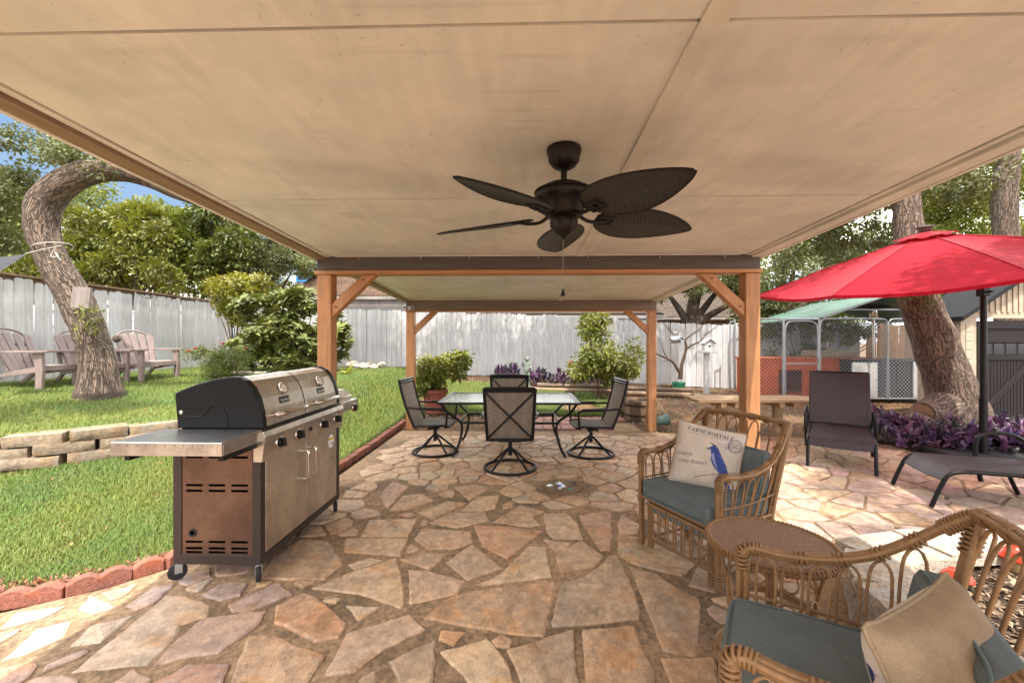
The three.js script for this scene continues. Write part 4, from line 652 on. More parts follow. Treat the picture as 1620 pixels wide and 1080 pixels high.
  for (const s of [-1, 1]) { part(t, 'armrest', tube([at(s * (w0 + 0.014), 0.43), V(s * 0.315, 0.632, -0.12), V(s * 0.325, 0.628, 0.05), V(s * 0.318, 0.624, 0.19), V(s * 0.305, 0.60, 0.228), V(s * 0.292, 0.52, 0.226), V(s * 0.275, 0.40, 0.212), V(s * 0.262, 0.385, 0.205)], 0.0145, 40, 8), M.chairFrame); part(t, 'arm_pad', tube([V(s * 0.312, 0.641, -0.13), V(s * 0.326, 0.638, 0.04), V(s * 0.318, 0.632, 0.19)], 0.019, 16, 8), M.chairFrame); }
  return t;
}
{
  const pr = swivelChair('swivel sling chair with crossed back braces, its back turned in front of the table');
  const p1 = G(807, 741); pr.position.copy(p1); pr.rotation.y = Math.PI + 0.02;
  dup(pr, G(688.5, 715), Math.PI / 2 + 0.05, 'swivel sling chair beside the big terracotta pot, facing the table end');
  dup(pr, G(935, 718), -Math.PI / 2 - 0.08, 'swivel sling chair at the table end beside the orange post and barrel');
  dup(pr, cw(-0.03, 6.78), 0.0, 'swivel sling chair on the flower bed side of the table');
}

// ---------------------------------------------------------------- wicker chairs, ottoman, table, pillows
const bundle = (pts, r, n = 3, sp = r * 1.7, up = V(0, 1, 0)) => {       // canes side by side along a path
  const c = new THREE.CatmullRomCurve3(pts, false, 'centripetal'), gs = [];
  for (let k = 0; k < n; k++) { const o = (k - (n - 1) / 2) * sp, q = []; for (let i = 0; i <= 16; i++) { const p = c.getPointAt(i / 16), tg = c.getTangentAt(i / 16), s = tg.clone().cross(up).normalize(); q.push(p.addScaledVector(s, o).add(V(0, k % 2 ? 0.004 : 0, 0))); } gs.push(tube(q, r, 26, 6)); }
  return gs;
};
const wraps = (pts, R0, ts, w = 0.016) => { const c = new THREE.CatmullRomCurve3(pts, false, 'centripetal'), gs = [], L = c.getLength(); for (const t of ts) for (let k = -1; k <= 1; k++) { const p = c.getPointAt(clamp(t + k * w / L, 0.001, 0.999)), tg = c.getTangentAt(clamp(t + k * w / L, 0.001, 0.999)); const g = new THREE.TorusGeometry(R0 * 0.90, w * 0.36, 5, 14); g.applyQuaternion(new THREE.Quaternion().setFromUnitVectors(V(0, 0, 1), tg)).translate(p.x, p.y, p.z); gs.push(g); } return gs; };
function puffBox(w, h, d, bulge = 0.18) {
  const g = new RoundedBoxGeometry(w, h, d, 8, h * 0.32), p = g.attributes.position;
  for (let i = 0; i < p.count; i++) { const a = 1 - Math.pow(2 * p.getX(i) / w, 4), b = 1 - Math.pow(2 * p.getZ(i) / d, 4); p.setY(i, p.getY(i) * (1 + bulge * Math.max(0, a) * Math.max(0, b)) + 0.004 * (fbm(p.getX(i) * 9 + 5, p.getZ(i) * 9 + 5, 999, 3, 4) - 0.5)); }
  g.computeVertexNormals(); return boxUV(g);
}
const ringPiping = (w, h, d, y, r) => { const q = [], a = w / 2 - 0.006, b = d / 2 - 0.006, k = h * 0.3; for (const [sx, sz] of [[1, 1], [-1, 1], [-1, -1], [1, -1]]) { const m = sx * sz > 0 ? [[sx * a, sz * (b - k)], [sx * (a - k * 0.3), sz * (b - k * 0.3)], [sx * (a - k), sz * b]] : [[sx * (a - k), sz * b], [sx * (a - k * 0.3), sz * (b - k * 0.3)], [sx * a, sz * (b - k)]]; for (const [x, z] of m) q.push(V(x, y, z)); } return tube(q, r, 90, 6, true); };
const hairpin = (a, b, y0, y1, out = V(0, 0, 0)) => { const m = a.clone().lerp(b, 0.5), q = (p, y, k = 0) => V(p.x + out.x * k, y, p.z + out.z * k); return tube([q(a, y0), q(a, lerp(y0, y1, 0.45), 0.3), q(a, lerp(y0, y1, 0.82), 0.6), q(m.clone().lerp(a, 0.6), lerp(y0, y1, 0.96), 0.9), q(m, y1, 1), q(m.clone().lerp(b, 0.6), lerp(y0, y1, 0.96), 0.9), q(b, lerp(y0, y1, 0.82), 0.6), q(b, lerp(y0, y1, 0.45), 0.3), q(b, y0)], 0.0062, 30, 6); };
function wickerChair(label, p, turn) {
  const t = thing('wicker_armchair', label, 'chair', p, turn), ha = 0.683, hb = 0.955, hs = 0.36;
  const rail = []; for (const s of [-1, 1]) {
    const arm = [V(s * 0.335, ha - 0.03, 0.012), V(s * 0.338, ha, -0.005), V(s * 0.352, ha - 0.006, -0.12), V(s * 0.37, ha + 0.008, -0.27), V(s * 0.375, ha + 0.055, -0.40), V(s * 0.362, ha + 0.14, -0.51), V(s * 0.34, hb - 0.045, -0.60), V(s * 0.325, hb, -0.655)];
    const a = part(t, 'arm_rail', merge([...bundle(arm, 0.0098, 3), ...bundle(arm.map((q) => q.clone().add(V(0, -0.017, 0))), 0.009, 2)]), M.cane[0]);
    part(a, 'arm_binding', merge(wraps(arm.map((q) => q.clone().add(V(0, -0.008, 0))), 0.0238, [0.28, 0.44, 0.60, 0.75])), M.cane[1]); for (const [u0, u1] of [[0.02, 0.115], [0.87, 0.995]]) { const cc = new THREE.CatmullRomCurve3(arm, false, 'centripetal'), LL = cc.getLength(), gs = []; for (let u = u0; u < u1; u += 0.011 / LL) { const p = cc.getPointAt(u), tg = cc.getTangentAt(u); gs.push(new THREE.TorusGeometry(0.0225, 0.0055, 5, 16).applyQuaternion(new THREE.Quaternion().setFromUnitVectors(V(0, 0, 1), tg)).translate(p.x, p.y - 0.008, p.z)); } part(a, 'corner_binding', merge(gs), M.cane[1]); }
    const leg = part(t, 'front_leg', merge([...bundle([V(s * 0.333, 0.0, 0.0), V(s * 0.335, 0.35, 0.006), V(s * 0.337, ha - 0.015, 0.006)], 0.0125, 2, 0.022, V(1, 0, 0)), ...bundle([V(s * 0.328, 0.0, 0.018), V(s * 0.332, ha - 0.02, 0.02)], 0.0115, 1), ...bundle([V(s * 0.345, 0.0, 0.0), V(s * 0.348, ha - 0.02, 0.004)], 0.011, 1)]), M.cane[1]);
    part(leg, 'leg_binding', merge(wraps([V(s * 0.336, 0, 0.008), V(s * 0.338, ha, 0.008)], 0.026, [0.06, 0.12, 0.50, 0.9, 0.95])), M.cane[1]);
    const back = [V(s * 0.27, 0, -0.50), V(s * 0.285, hs, -0.53), V(s * 0.30, 0.6, -0.58), V(s * 0.325, hb - 0.02, -0.655)];
    const bl = part(t, 'back_leg', merge(bundle(back, 0.013, 3, 0.018, V(0, 0, 1))), M.cane[0]); part(bl, 'leg_binding', merge(wraps(back, 0.027, [0.05, 0.36, 0.42, 0.66, 0.90, 0.95])), M.cane[1]);
    part(t, 'seat_rail', merge(bundle([V(s * 0.333, hs, 0), V(s * 0.315, hs, -0.27), V(s * 0.286, hs, -0.53)], 0.012, 2)), M.cane[1]);
    part(t, 'side_cord', merge([tube([V(s * 0.338, 0.49, 0), V(s * 0.345, 0.49, -0.25), V(s * 0.305, 0.50, -0.555)], 0.007, 20, 6)]), M.cane[2]);
    const c = new THREE.CatmullRomCurve3(arm, false, 'centripetal'), armAt = (z) => { let b = arm[0], e = 9; for (let q = 0; q <= 60; q++) { const p = c.getPointAt(q / 60); if (Math.abs(p.z - z) < e) { e = Math.abs(p.z - z); b = p; } } return b; };
    for (let k = 0; k < 6; k++) { const z = -0.075 - k * 0.088, a0 = armAt(z), topY = a0.y - 0.03, zl = z * 0.92, xl = s * lerp(0.333, 0.288, -zl / 0.53), w = 0.033, P = (f, dz) => V(lerp(xl, a0.x, f), lerp(hs, topY, f), lerp(zl, z, f) + dz); part(t, 'side_loop', tube([P(0, w * 0.75), P(0.35, w * 0.9), P(0.75, w), P(0.93, w * 0.75), P(1, 0), P(0.93, -w * 0.75), P(0.75, -w), P(0.35, -w * 0.9), P(0, -w * 0.75)], 0.0056, 34, 6), M.cane[k % 2]); }
  }
  const br = [V(-0.325, hb, -0.655), V(-0.17, hb + 0.006, -0.675), V(0, hb + 0.008, -0.68), V(0.17, hb + 0.006, -0.675), V(0.325, hb, -0.655)];
  const b = part(t, 'back_rail', merge([...bundle(br, 0.0098, 3), ...bundle(br.map((q) => q.clone().add(V(0, -0.017, 0))), 0.009, 2)]), M.cane[0]); part(b, 'rail_binding', merge(wraps(br.map((q) => q.clone().add(V(0, -0.008, 0))), 0.0238, [0.05, 0.24, 0.41, 0.58, 0.75, 0.95])), M.cane[1]);
  for (let k = 0; k < 7; k++) { const x = -0.255 + k * 0.085, y1 = hb - 0.02; part(t, 'back_loop', tube([V(x * 0.9 - 0.028, hs, -0.53), V(x * 0.93 - 0.036, 0.62, -0.585), V(x - 0.036, 0.86, -0.645), V(x - 0.022, y1 - 0.02, -0.662), V(x, y1, -0.667), V(x + 0.022, y1 - 0.02, -0.662), V(x + 0.036, 0.86, -0.645), V(x * 0.93 + 0.036, 0.62, -0.585), V(x * 0.9 + 0.028, hs, -0.53)], 0.0056, 34, 6), M.cane[k % 2]); }
  part(t, 'seat_rail', merge(bundle([V(-0.333, hs, 0.01), V(0, hs, 0.014), V(0.333, hs, 0.01)], 0.012, 2)), M.cane[1]); part(t, 'seat_rail', merge(bundle([V(-0.286, hs, -0.53), V(0.286, hs, -0.53)], 0.012, 2)), M.cane[1]);
  part(t, 'seat_deck', bx(-0.30, 0.30, hs - 0.012, hs + 0.004, -0.51, -0.005, 0.004), M.wicker);
  const sc = part(t, 'seat_cushion', puffBox(0.60, 0.125, 0.56, 0.12), M.cushion, [0, hs + 0.075, -0.235]); part(sc, 'piping', merge([ringPiping(0.60, 0.125, 0.56, 0.052, 0.005), ringPiping(0.60, 0.125, 0.56, -0.05, 0.005)]), M.piping);
  const bc = part(t, 'back_cushion', puffBox(0.54, 0.12, 0.33, 0.2), M.cushion, [0, 0.605, -0.515], [Math.PI / 2 - 0.2, 0, 0]); part(bc, 'piping', ringPiping(0.54, 0.12, 0.33, 0.046, 0.005), M.piping);
  return t;
}
const ch1 = { x: 1.106, d: 2.84, th: 0.427 }, ch2 = { x: 0.758, d: 1.406, th: -0.541 };
const turnBack = (th) => turnOf(-Math.cos(th), -Math.sin(th));
wickerChair('rattan armchair with blue grey cushions, bird print pillow and ottoman tucked under it', cw(ch1.x, ch1.d), turnBack(ch1.th));
wickerChair('rattan armchair with blue grey cushions and tan backed pillow beside the planter wall', cw(ch2.x, ch2.d), turnBack(ch2.th));
{
  const q = cw(ch1.x + Math.cos(ch1.th) * 0.10 , ch1.d + Math.sin(ch1.th) * 0.10), t = thing('wicker_ottoman', 'rattan ottoman with blue grey cushion tucked under the armchair', 'ottoman', q, turnBack(ch1.th));
  const w = 0.262, z1 = 0.085, z0 = -0.28, h = 0.315;
  for (const s of [-1, 1]) for (const z of [z0, z1]) { const l = part(t, 'leg', merge(bundle([V(s * w, 0, z), V(s * w, h, z)], 0.012, 2, 0.018, V(0, 0, 1))), M.cane[1]); part(l, 'leg_binding', merge(wraps([V(s * w, 0, z), V(s * w, h, z)], 0.022, [0.1, 0.2, 0.35, 0.5, 0.65, 0.8, 0.93])), M.cane[1]); }
  for (const z of [z0, z1]) { part(t, 'top_rail', merge(bundle([V(-w, h, z), V(w, h, z)], 0.012, 2)), M.cane[0]); part(t, 'lower_rail', rod(V(-w, 0.08, z), V(w, 0.08, z), 0.009), M.cane[2]); part(t, 'mid_rail', rod(V(-w, 0.20, z), V(w, 0.20, z), 0.006), M.cane[2]); for (let k = 0; k < 7; k++) { const x = -0.215 + k * 0.0715; part(t, 'loop', merge([hairpin(V(x - 0.024, 0, z), V(x + 0.024, 0, z), 0.2, h - 0.012), hairpin(V(x - 0.024, 0, z), V(x + 0.024, 0, z), 0.2, 0.086)]), M.cane[k % 2]); } }
  for (const s of [-1, 1]) { part(t, 'top_rail', merge(bundle([V(s * w, h, z0), V(s * w, h, z1)], 0.012, 2)), M.cane[0]); part(t, 'lower_rail', rod(V(s * w, 0.08, z0), V(s * w, 0.08, z1), 0.009), M.cane[2]); }
  part(t, 'cushion', puffBox(0.50, 0.07, 0.36, 0.0), M.cushion, [0, 0.285, -0.098]);
}
{
  const c = cw(1.20, 1.965), h = 0.575, t = thing('wicker_side_table', 'round woven rattan side table between the two armchairs', 'table', c); t.scale.set(0.83, 1, 0.83);
  const topM = M.wicker.clone(); topM.map = rep(tWeave, 3.2); topM.bumpMap = rep(tWeaveB, 3.2);
  const top = grid(48, 8, (u, v) => { const a = u * 6.2832, r = 0.315 * v; return [r * Math.cos(a), h, -r * Math.sin(a)]; }); { const p = top.attributes.position, uv = top.attributes.uv; for (let i = 0; i < p.count; i++) uv.setXY(i, p.getX(i), p.getZ(i)); } top.index.array.reverse(); top.computeVertexNormals();
  part(t, 'table_top', merge([top, new THREE.CylinderGeometry(0.312, 0.305, 0.03, 48, 1, true).translate(0, h - 0.016, 0)]), topM);
  const rm = part(t, 'rim', merge([new THREE.TorusGeometry(0.317, 0.010, 8, 64).rotateX(Math.PI / 2).translate(0, h - 0.004, 0), new THREE.TorusGeometry(0.318, 0.010, 8, 64).rotateX(Math.PI / 2).translate(0, h - 0.022, 0)]), M.cane[0]);
  const twist = []; for (let k = 0; k < 90; k++) { const a = k / 90 * 6.283; twist.push(new THREE.TorusGeometry(0.019, 0.0042, 4, 9).rotateY(-a + 0.4).translate(0.317 * Math.cos(a), h - 0.013, 0.317 * Math.sin(a))); } part(rm, 'rim_binding', merge(twist), M.cane[1]);
  for (let k = 0; k < 4; k++) { const a = 0.5 + k * Math.PI / 2, P = (r, y, o = 0) => V(r * Math.cos(a) - o * Math.sin(a), y, r * Math.sin(a) + o * Math.cos(a)); part(t, 'leg', merge([-1, 0, 1].map((j) => tube([P(0.27, h - 0.03, j * 0.02), P(0.235, 0.42, j * 0.016), P(0.20, 0.26, j * 0.016), P(0.225, 0.10, j * 0.018), P(0.275, 0.008, j * 0.022)], 0.0085, 24, 6))), M.cane[1]); part(t, 'bracket', merge([tube([P(0.10, h - 0.03), P(0.17, h - 0.07), P(0.212, 0.40), P(0.216, 0.34)], 0.008, 18, 6)]), M.cane[0]); }
  part(t, 'lower_ring', merge([new THREE.TorusGeometry(0.205, 0.010, 6, 40).rotateX(Math.PI / 2).translate(0, 0.27, 0), new THREE.TorusGeometry(0.21, 0.010, 6, 40).rotateX(Math.PI / 2).translate(0, 0.25, 0), new THREE.TorusGeometry(0.275, 0.010, 6, 40).rotateX(Math.PI / 2).translate(0, 0.02, 0)]), M.cane[1]);
  for (let k = 0; k < 8; k++) { const a = k * 0.785 + 0.2; part(t, 'ring_loop', new THREE.TorusGeometry(0.052, 0.006, 6, 22).rotateY(-a + Math.PI / 2).translate(0.21 * Math.cos(a), 0.33, 0.21 * Math.sin(a)), M.cane[k % 2]); }
}
function pillow(name, label, p, look, tiltX, roll, size, frontMat, backMat, thick = 0.075) {
  const t = thing(name, label, 'pillow', p); t.rotation.order = 'YXZ'; t.rotation.set(tiltX, look, roll);
  const sh = (s) => grid(26, 26, (u, v) => { const a = u * 2 - 1, b = v * 2 - 1, pin = 1 - 0.055 * (a * a * (1 - b * b) + b * b * (1 - a * a)) * 1.0, th = thick * Math.pow(Math.max(0, (1 - a * a) * (1 - b * b)), 0.42) + 0.008 * (fbm(a * 3 + 9, b * 3 + 9 + s, 999, 3, 6) - 0.5) * (1 - a * a) * (1 - b * b); return [a * size / 2 * (1 - 0.05 * (1 - b * b)), b * size / 2 * (1 - 0.05 * (1 - a * a)), s * th]; });
  const f = sh(1), b = sh(-1); b.index.array.reverse(); b.computeVertexNormals();
  part(t, 'front', f, frontMat); part(t, 'back', b, backMat);
  const q = []; for (let k = 0; k < 4; k++) for (let i = 0; i < 8; i++) { const w = i / 8 * 2 - 1, c = size / 2 * (1 - 0.05 * (1 - w * w)), e = size / 2 * w * 0.998; q.push(k === 0 ? V(e, c, 0) : k === 1 ? V(c, -e, 0) : k === 2 ? V(-e, -c, 0) : V(-c, e, 0)); }
  part(t, 'piping', tube(q, 0.0055, 120, 6, true), M.pillowTan); return t;
}
const printMat = (flip) => std({ roughness: 0.95, bumpMap: rep(tCloth, 4), bumpScale: 0.0003, map: canvasTex(768, 768, (x) => {
  x.fillStyle = '#d8c9b8'; x.fillRect(0, 0, 768, 768);
  reseed(5); for (let i = 0; i < 260; i++) { x.fillStyle = `rgba(${150 + 40 * rnd()},${130 + 30 * rnd()},${120},${0.05})`; x.beginPath(); x.arc(768 * rnd(), 768 * rnd(), 20 + 60 * rnd(), 0, 7); x.fill(); }
  x.fillStyle = 'rgba(70,66,80,0.5)'; for (let r = 0; r < 30; r++) { let px = 470; while (px < 740) { const w = 6 + 16 * rnd(); x.fillRect(px, 170 + r * 17, w, 5); px += w + 5; } }
  x.fillStyle = '#2c2b3c'; x.font = 'bold 62px serif'; x.save(); x.translate(120, 92); x.rotate(0.03); x.fillText('CARTE POSTALE', 0, 0, 520); x.restore();
  x.fillRect(120, 120, 500, 3); x.font = 'italic 58px serif'; x.save(); x.translate(40, 420); x.rotate(-0.12); x.fillText('oiseau', 0, 0); x.fillText('chez Robert.', 20, 90); x.restore();
  x.strokeStyle = '#2b2f58'; x.lineWidth = 9; x.beginPath(); x.arc(668, 170, 74, 0, 7); x.stroke(); x.lineWidth = 5; x.beginPath(); x.arc(668, 170, 52, 0, 7); x.stroke(); x.font = 'bold 30px serif'; x.fillStyle = '#2b2f58'; x.fillText('PARIS', 622, 160, 92); x.fillText('1899', 632, 194, 76); for (let k = 0; k < 5; k++) x.fillRect(560, 120 + k * 24, 60, 4);
  // a blue bird on a branch
  x.strokeStyle = '#6d5c50'; x.lineWidth = 9; x.beginPath(); x.moveTo(280, 650); x.quadraticCurveTo(440, 560, 730, 470); x.stroke();
  x.fillStyle = '#3a4a86'; x.beginPath(); x.moveTo(395, 245); x.quadraticCurveTo(440, 200, 490, 232); x.quadraticCurveTo(545, 330, 610, 420); x.quadraticCurveTo(655, 520, 690, 690); x.lineTo(650, 700); x.quadraticCurveTo(585, 560, 520, 500); x.quadraticCurveTo(430, 440, 425, 330); x.quadraticCurveTo(425, 280, 395, 245); x.fill();
  x.fillStyle = '#8d93b4'; x.beginPath(); x.moveTo(425, 320); x.quadraticCurveTo(455, 430, 530, 490); x.quadraticCurveTo(470, 380, 455, 300); x.fill();
  x.fillStyle = '#1e2450'; x.beginPath(); x.moveTo(400, 250); x.lineTo(352, 268); x.lineTo(408, 272); x.fill(); x.beginPath(); x.moveTo(440, 222); x.lineTo(380, 178); x.lineTo(480, 214); x.fill(); for (let k = 0; k < 40; k++) { x.fillStyle = k % 2 ? '#26336e' : '#5a6bab'; const u = rnd(), v = rnd(); x.fillRect(490 + u * 110 + v * 20, 300 + u * 170, 22, 7); }
  }) });
// the bird print on the near cover and writing on the other are flat prints
pillow('throw_pillow', 'cream throw pillow printed with a blue bird and postcard lettering', cw(1.38, 3.0, 0.675), turnOf(-0.42, -0.9), -0.24, -0.16, 0.45, printMat(), M.pillowTan, 0.085);
pillow('throw_pillow', 'tan backed throw pillow lying in the armchair beside the planter wall', cw(1.10, 1.04, 0.60), turnOf(-0.45, 0.89), 0.40, -0.02, 0.48, printMat(), M.pillowTan, 0.12);

// ---------------------------------------------------------------- loungers
const weaveM = M.wickerDark.clone(); weaveM.map = rep(tWeave, 1.8, 3); weaveM.bumpMap = rep(tWeaveB, 1.8, 3);
function lounger(label, p, turn, backAngle, backLen) {
  const t = thing('lounge_chair', label, 'lounge chair', p, turn), w = 0.315, h = 0.335, L = 1.12;
  for (const s of [-1, 1]) {
    part(t, 'side_rail', tube([V(s * w, 0.005, 0.04), V(s * w, 0.20, -0.03), V(s * w, h - 0.03, -0.085), V(s * w, h, -0.16), V(s * w, h + 0.008, -0.5), V(s * w, h + 0.01, -L)], 0.0185, 40, 10), M.blackMetal);
    part(t, 'rear_leg', tube([V(s * w, h, -0.88), V(s * (w + 0.012), 0.2, -0.90), V(s * (w + 0.03), 0.006, -0.98)], 0.0185, 14, 10), M.blackMetal);
    part(t, 'armrest', tube([V(s * (w + 0.035), 0.10, -0.70), V(s * (w + 0.045), 0.40, -0.66), V(s * (w + 0.045), 0.545, -0.69), V(s * (w + 0.045), 0.585, -0.78), V(s * (w + 0.045), 0.575, -0.95), V(s * (w + 0.045), 0.50, -1.05), V(s * (w + 0.03), 0.36, -1.08), V(s * (w + 0.02), 0.30, -1.06)], 0.02, 50, 10), M.blackMetal);
  }
  const seat = grid(10, 40, (u, v) => { const z = lerp(-0.045, -L + 0.02, v), x = (u - 0.5) * 2 * (w + 0.012); const roll = v < 0.12 ? -0.10 * Math.pow(1 - v / 0.12, 2) : 0; return [x, h + 0.022 + roll - 0.012 * Math.sin(Math.PI * u), z + (v < 0.12 ? 0 : 0)]; });
  const uvM = (g, a, b) => { const q = g.attributes.uv.array; for (let i = 0; i < q.length; i += 2) { q[i] *= a; q[i + 1] *= b; } return g; };
  const s2 = seat.clone().translate(0, -0.010, 0); part(t, 'seat', merge([uvM(seat, 0.64, 1.1), s2]), weaveM);
  part(t, 'cross_bar', merge([rod(V(-w, h - 0.01, -0.15), V(w, h - 0.01, -0.15), 0.014), rod(V(-w, h - 0.012, -0.62), V(w, h - 0.012, -0.62), 0.014), rod(V(-w, h - 0.01, -L + 0.02), V(w, h - 0.01, -L + 0.02), 0.014)]), M.blackMetal);
  const c = Math.cos(backAngle), s = Math.sin(backAngle), B = (x, q, o = 0) => V(x, h + 0.03 + q * s + o * c, -L - q * c + o * s);
  const bk = uvM(grid(10, 24, (u, v) => { const p = B((u - 0.5) * 2 * (w + 0.014), v * backLen, 0.018 - 0.012 * Math.sin(Math.PI * u)); return [p.x, p.y, p.z]; }), 0.66, backLen), bk2 = uvM(grid(10, 24, (u, v) => { const p = B((u - 0.5) * 2 * (w + 0.014), v * backLen, -0.012); return [p.x, p.y, p.z]; }), 0.66, backLen);
  part(t, 'backrest', merge([bk, bk2]), weaveM);
  part(t, 'backrest_frame', merge([rod(B(-w - 0.01, 0), B(-w - 0.01, backLen), 0.0165), rod(B(w + 0.01, 0), B(w + 0.01, backLen), 0.0165), rod(B(-w - 0.01, backLen), B(w + 0.01, backLen), 0.0165), rod(B(-w, 0), B(w, 0), 0.015)]), M.blackMetal);
  part(t, 'back_strut', merge([rod(B(-w + 0.05, backLen * 0.5, -0.02), V(-w + 0.05, 0.22, -L - 0.45 + 0.2), 0.009), rod(B(w - 0.05, backLen * 0.5, -0.02), V(w - 0.05, 0.22, -L - 0.45 + 0.2), 0.009)]), M.blackMetal);
  return t;
}
lounger('dark woven lounge chair with its back raised upright, facing the seating', cw(3.83, 4.93), turnOf(-0.60, -0.80), 1.22, 0.74);
lounger('dark woven lounge chair lying low in front of the red umbrella pole', cw(3.93, 4.12), turnOf(-0.95, 0.30), 0.16, 0.74);

// ---------------------------------------------------------------- umbrella
{
  const t = thing('patio_umbrella', 'red offset patio umbrella tilted over the lounge chairs, black pole', 'umbrella', cw(6.05, 5.43)), o = t.position;
  const C = [4.968, 2.781, 5.09], Rr = 1.80, drop = 0.465, n = V(-0.163, 1, -0.105).normalize();      // camera right, height, forward
  const e1 = V(1, 0, 0).addScaledVector(n, -n.x).normalize(), e2 = n.clone().cross(e1), toW = (v) => cw(v.x, v.z, v.y).sub(o);
  const P = (rr, a, dr) => toW(V(...C).addScaledVector(n, -dr).addScaledVector(e1, rr * Math.cos(a)).addScaledVector(e2, rr * Math.sin(a)));
  const phi = 3.532, N = 8, can = [], tt = (a, b, c) => can.push(a, b, c);
  const surf = (r0, r1, lift, m, name, par, fl) => { const g = []; for (let k = 0; k < N; k++) g.push(grid(8, 10, (u, v) => { const a0 = phi + k * Math.PI / 4, a1 = a0 + Math.PI / 4, r = lerp(r0, r1, v), ca = lerp(Math.cos(a0), Math.cos(a1), u), sa = lerp(Math.sin(a0), Math.sin(a1), u); const sagE = Math.sin(Math.PI * u) * 0.05 * (r / Rr); const q = V(...C).addScaledVector(n, -drop * Math.pow(r / Rr, 1.12) + lift - sagE + (fl && v > 0.9 ? 0.01 * Math.sin(u * 9) : 0)).addScaledVector(e1, r * ca * (1 - 0.02 * Math.sin(Math.PI * u) * v)).addScaledVector(e2, r * sa * (1 - 0.02 * Math.sin(Math.PI * u) * v)); const w = toW(q); return [w.x, w.y, w.z]; })); return part(par, name, merge(g), m); };
  const canopy = surf(0.10, Rr, 0, M.red, 'canopy', t); const vent = surf(0.045, 0.30, 0.045, M.red, 'vent', canopy, true);
  const val = []; for (let k = 0; k < N; k++) val.push(grid(8, 1, (u, v) => { const a0 = phi + k * Math.PI / 4, a1 = a0 + Math.PI / 4, ca = lerp(Math.cos(a0), Math.cos(a1), u), sa = lerp(Math.sin(a0), Math.sin(a1), u), sh = 1 - 0.02 * Math.sin(Math.PI * u); const w = toW(V(...C).addScaledVector(n, -drop - Math.sin(Math.PI * u) * 0.05 - v * 0.035).addScaledVector(e1, Rr * ca * sh).addScaledVector(e2, Rr * sa * sh)); return [w.x, w.y, w.z]; })); part(canopy, 'hem', merge(val), M.red);
  for (let k = 0; k < N; k++) { const a = phi + k * Math.PI / 4; part(t, 'rib', rod(P(0.05, a, 0.03), P(Rr - 0.02, a, drop + 0.015), 0.009), M.blackMetal); const sm = []; for (let q = 0; q <= 8; q++) { const r = lerp(0.12, Rr, q / 8); sm.push(P(r, a, drop * Math.pow(r / Rr, 1.12) - 0.004)); } part(canopy, 'seam', tube(sm, 0.006, 24, 5), M.red); }
  part(t, 'finial', lathe([[0, 0.0], [0.05, 0.0], [0.055, 0.04], [0.085, 0.055], [0.09, 0.068], [0.06, 0.078], [0, 0.08]], 20), M.beamBrown, P(0, 0, -0.03).add(V(0, -0.005, 0)));
  const hub = P(0, 0, 0.12); part(t, 'hub', new THREE.CylinderGeometry(0.05, 0.05, 0.12, 16), M.blackMetal, hub);
  part(t, 'pole', merge([rod(V(0, 0.03, 0), V(0, 2.25, 0), 0.034, 0.034, 16), rod(V(0, 0.03, 0), V(0, 0.75, 0), 0.041, 0.041, 16), rod(V(0, 0.742, 0), V(0, 0.765, 0), 0.045, 0.045, 16)]), M.blackMetal);
  part(t, 'arm', tube([V(0, 2.18, 0), V(-0.25, 2.34, -0.02), V(-0.65, 2.48, 0.1), hub.clone().add(V(0, -0.02, 0))], 0.022, 24, 10), M.blackMetal);
  part(t, 'crank_collar', merge([box(0.10, 0.18, 0.10, 0.012).translate(0, 2.17, 0), rod(V(0, 2.13, 0.05), V(0, 2.13, 0.11), 0.012), rod(V(-0.06, 2.2, 0), V(-0.10, 2.1, 0.02), 0.01)]), M.blackMetal);
  part(t, 'tie_strap', tube([P(1.02, phi + 0.95, 0.235), P(1.16, phi + 0.86, 0.27), P(1.36, phi + 0.80, 0.335), P(1.45, phi + 0.83, 0.37)].map((q) => q.add(V(0, 0.016, 0))), 0.006, 20, 5), M.red);
  for (const [x, z] of [[-1, -1], [1, -1], [1, 1], [-1, 1]]) part(t, 'base_weight', box(0.46, 0.07, 0.46, 0.015), M.blackRubber, [x * 0.24, 0.037, z * 0.24 + 0.1]);
}

// ---------------------------------------------------------------- low plank table
reseed(51);
{
  const a = cw(2.98, 6.6), t = thing('plank_table', 'low weathered plank table behind the bird pillow armchair', 'table', cw(3.92, 6.92), 0.03);
  for (let k = 0; k < 4; k++) part(t, 'plank', shiftUV(swapUV(box(2.02 + R(-0.04, 0.04), 0.04, 0.157, 0.004)), R(0, 3), R(0, 3)), M.woodTable, [R(-0.02, 0.02), 0.562 + R(-0.003, 0.003), -0.245 + k * 0.163]);
  for (const x of [-0.5, 0.42]) { const l = part(t, 'trestle', merge([shiftUV(box(0.13, 0.46, 0.09, 0.005).translate(x, 0.235, 0), R(0, 2), 0), swapUV(box(0.09, 0.075, 0.62, 0.005)).translate(x - 0.11, 0.502, 0), swapUV(box(0.09, 0.075, 0.62, 0.005)).translate(x + 0.11, 0.502, 0)]), M.woodTable); }
}

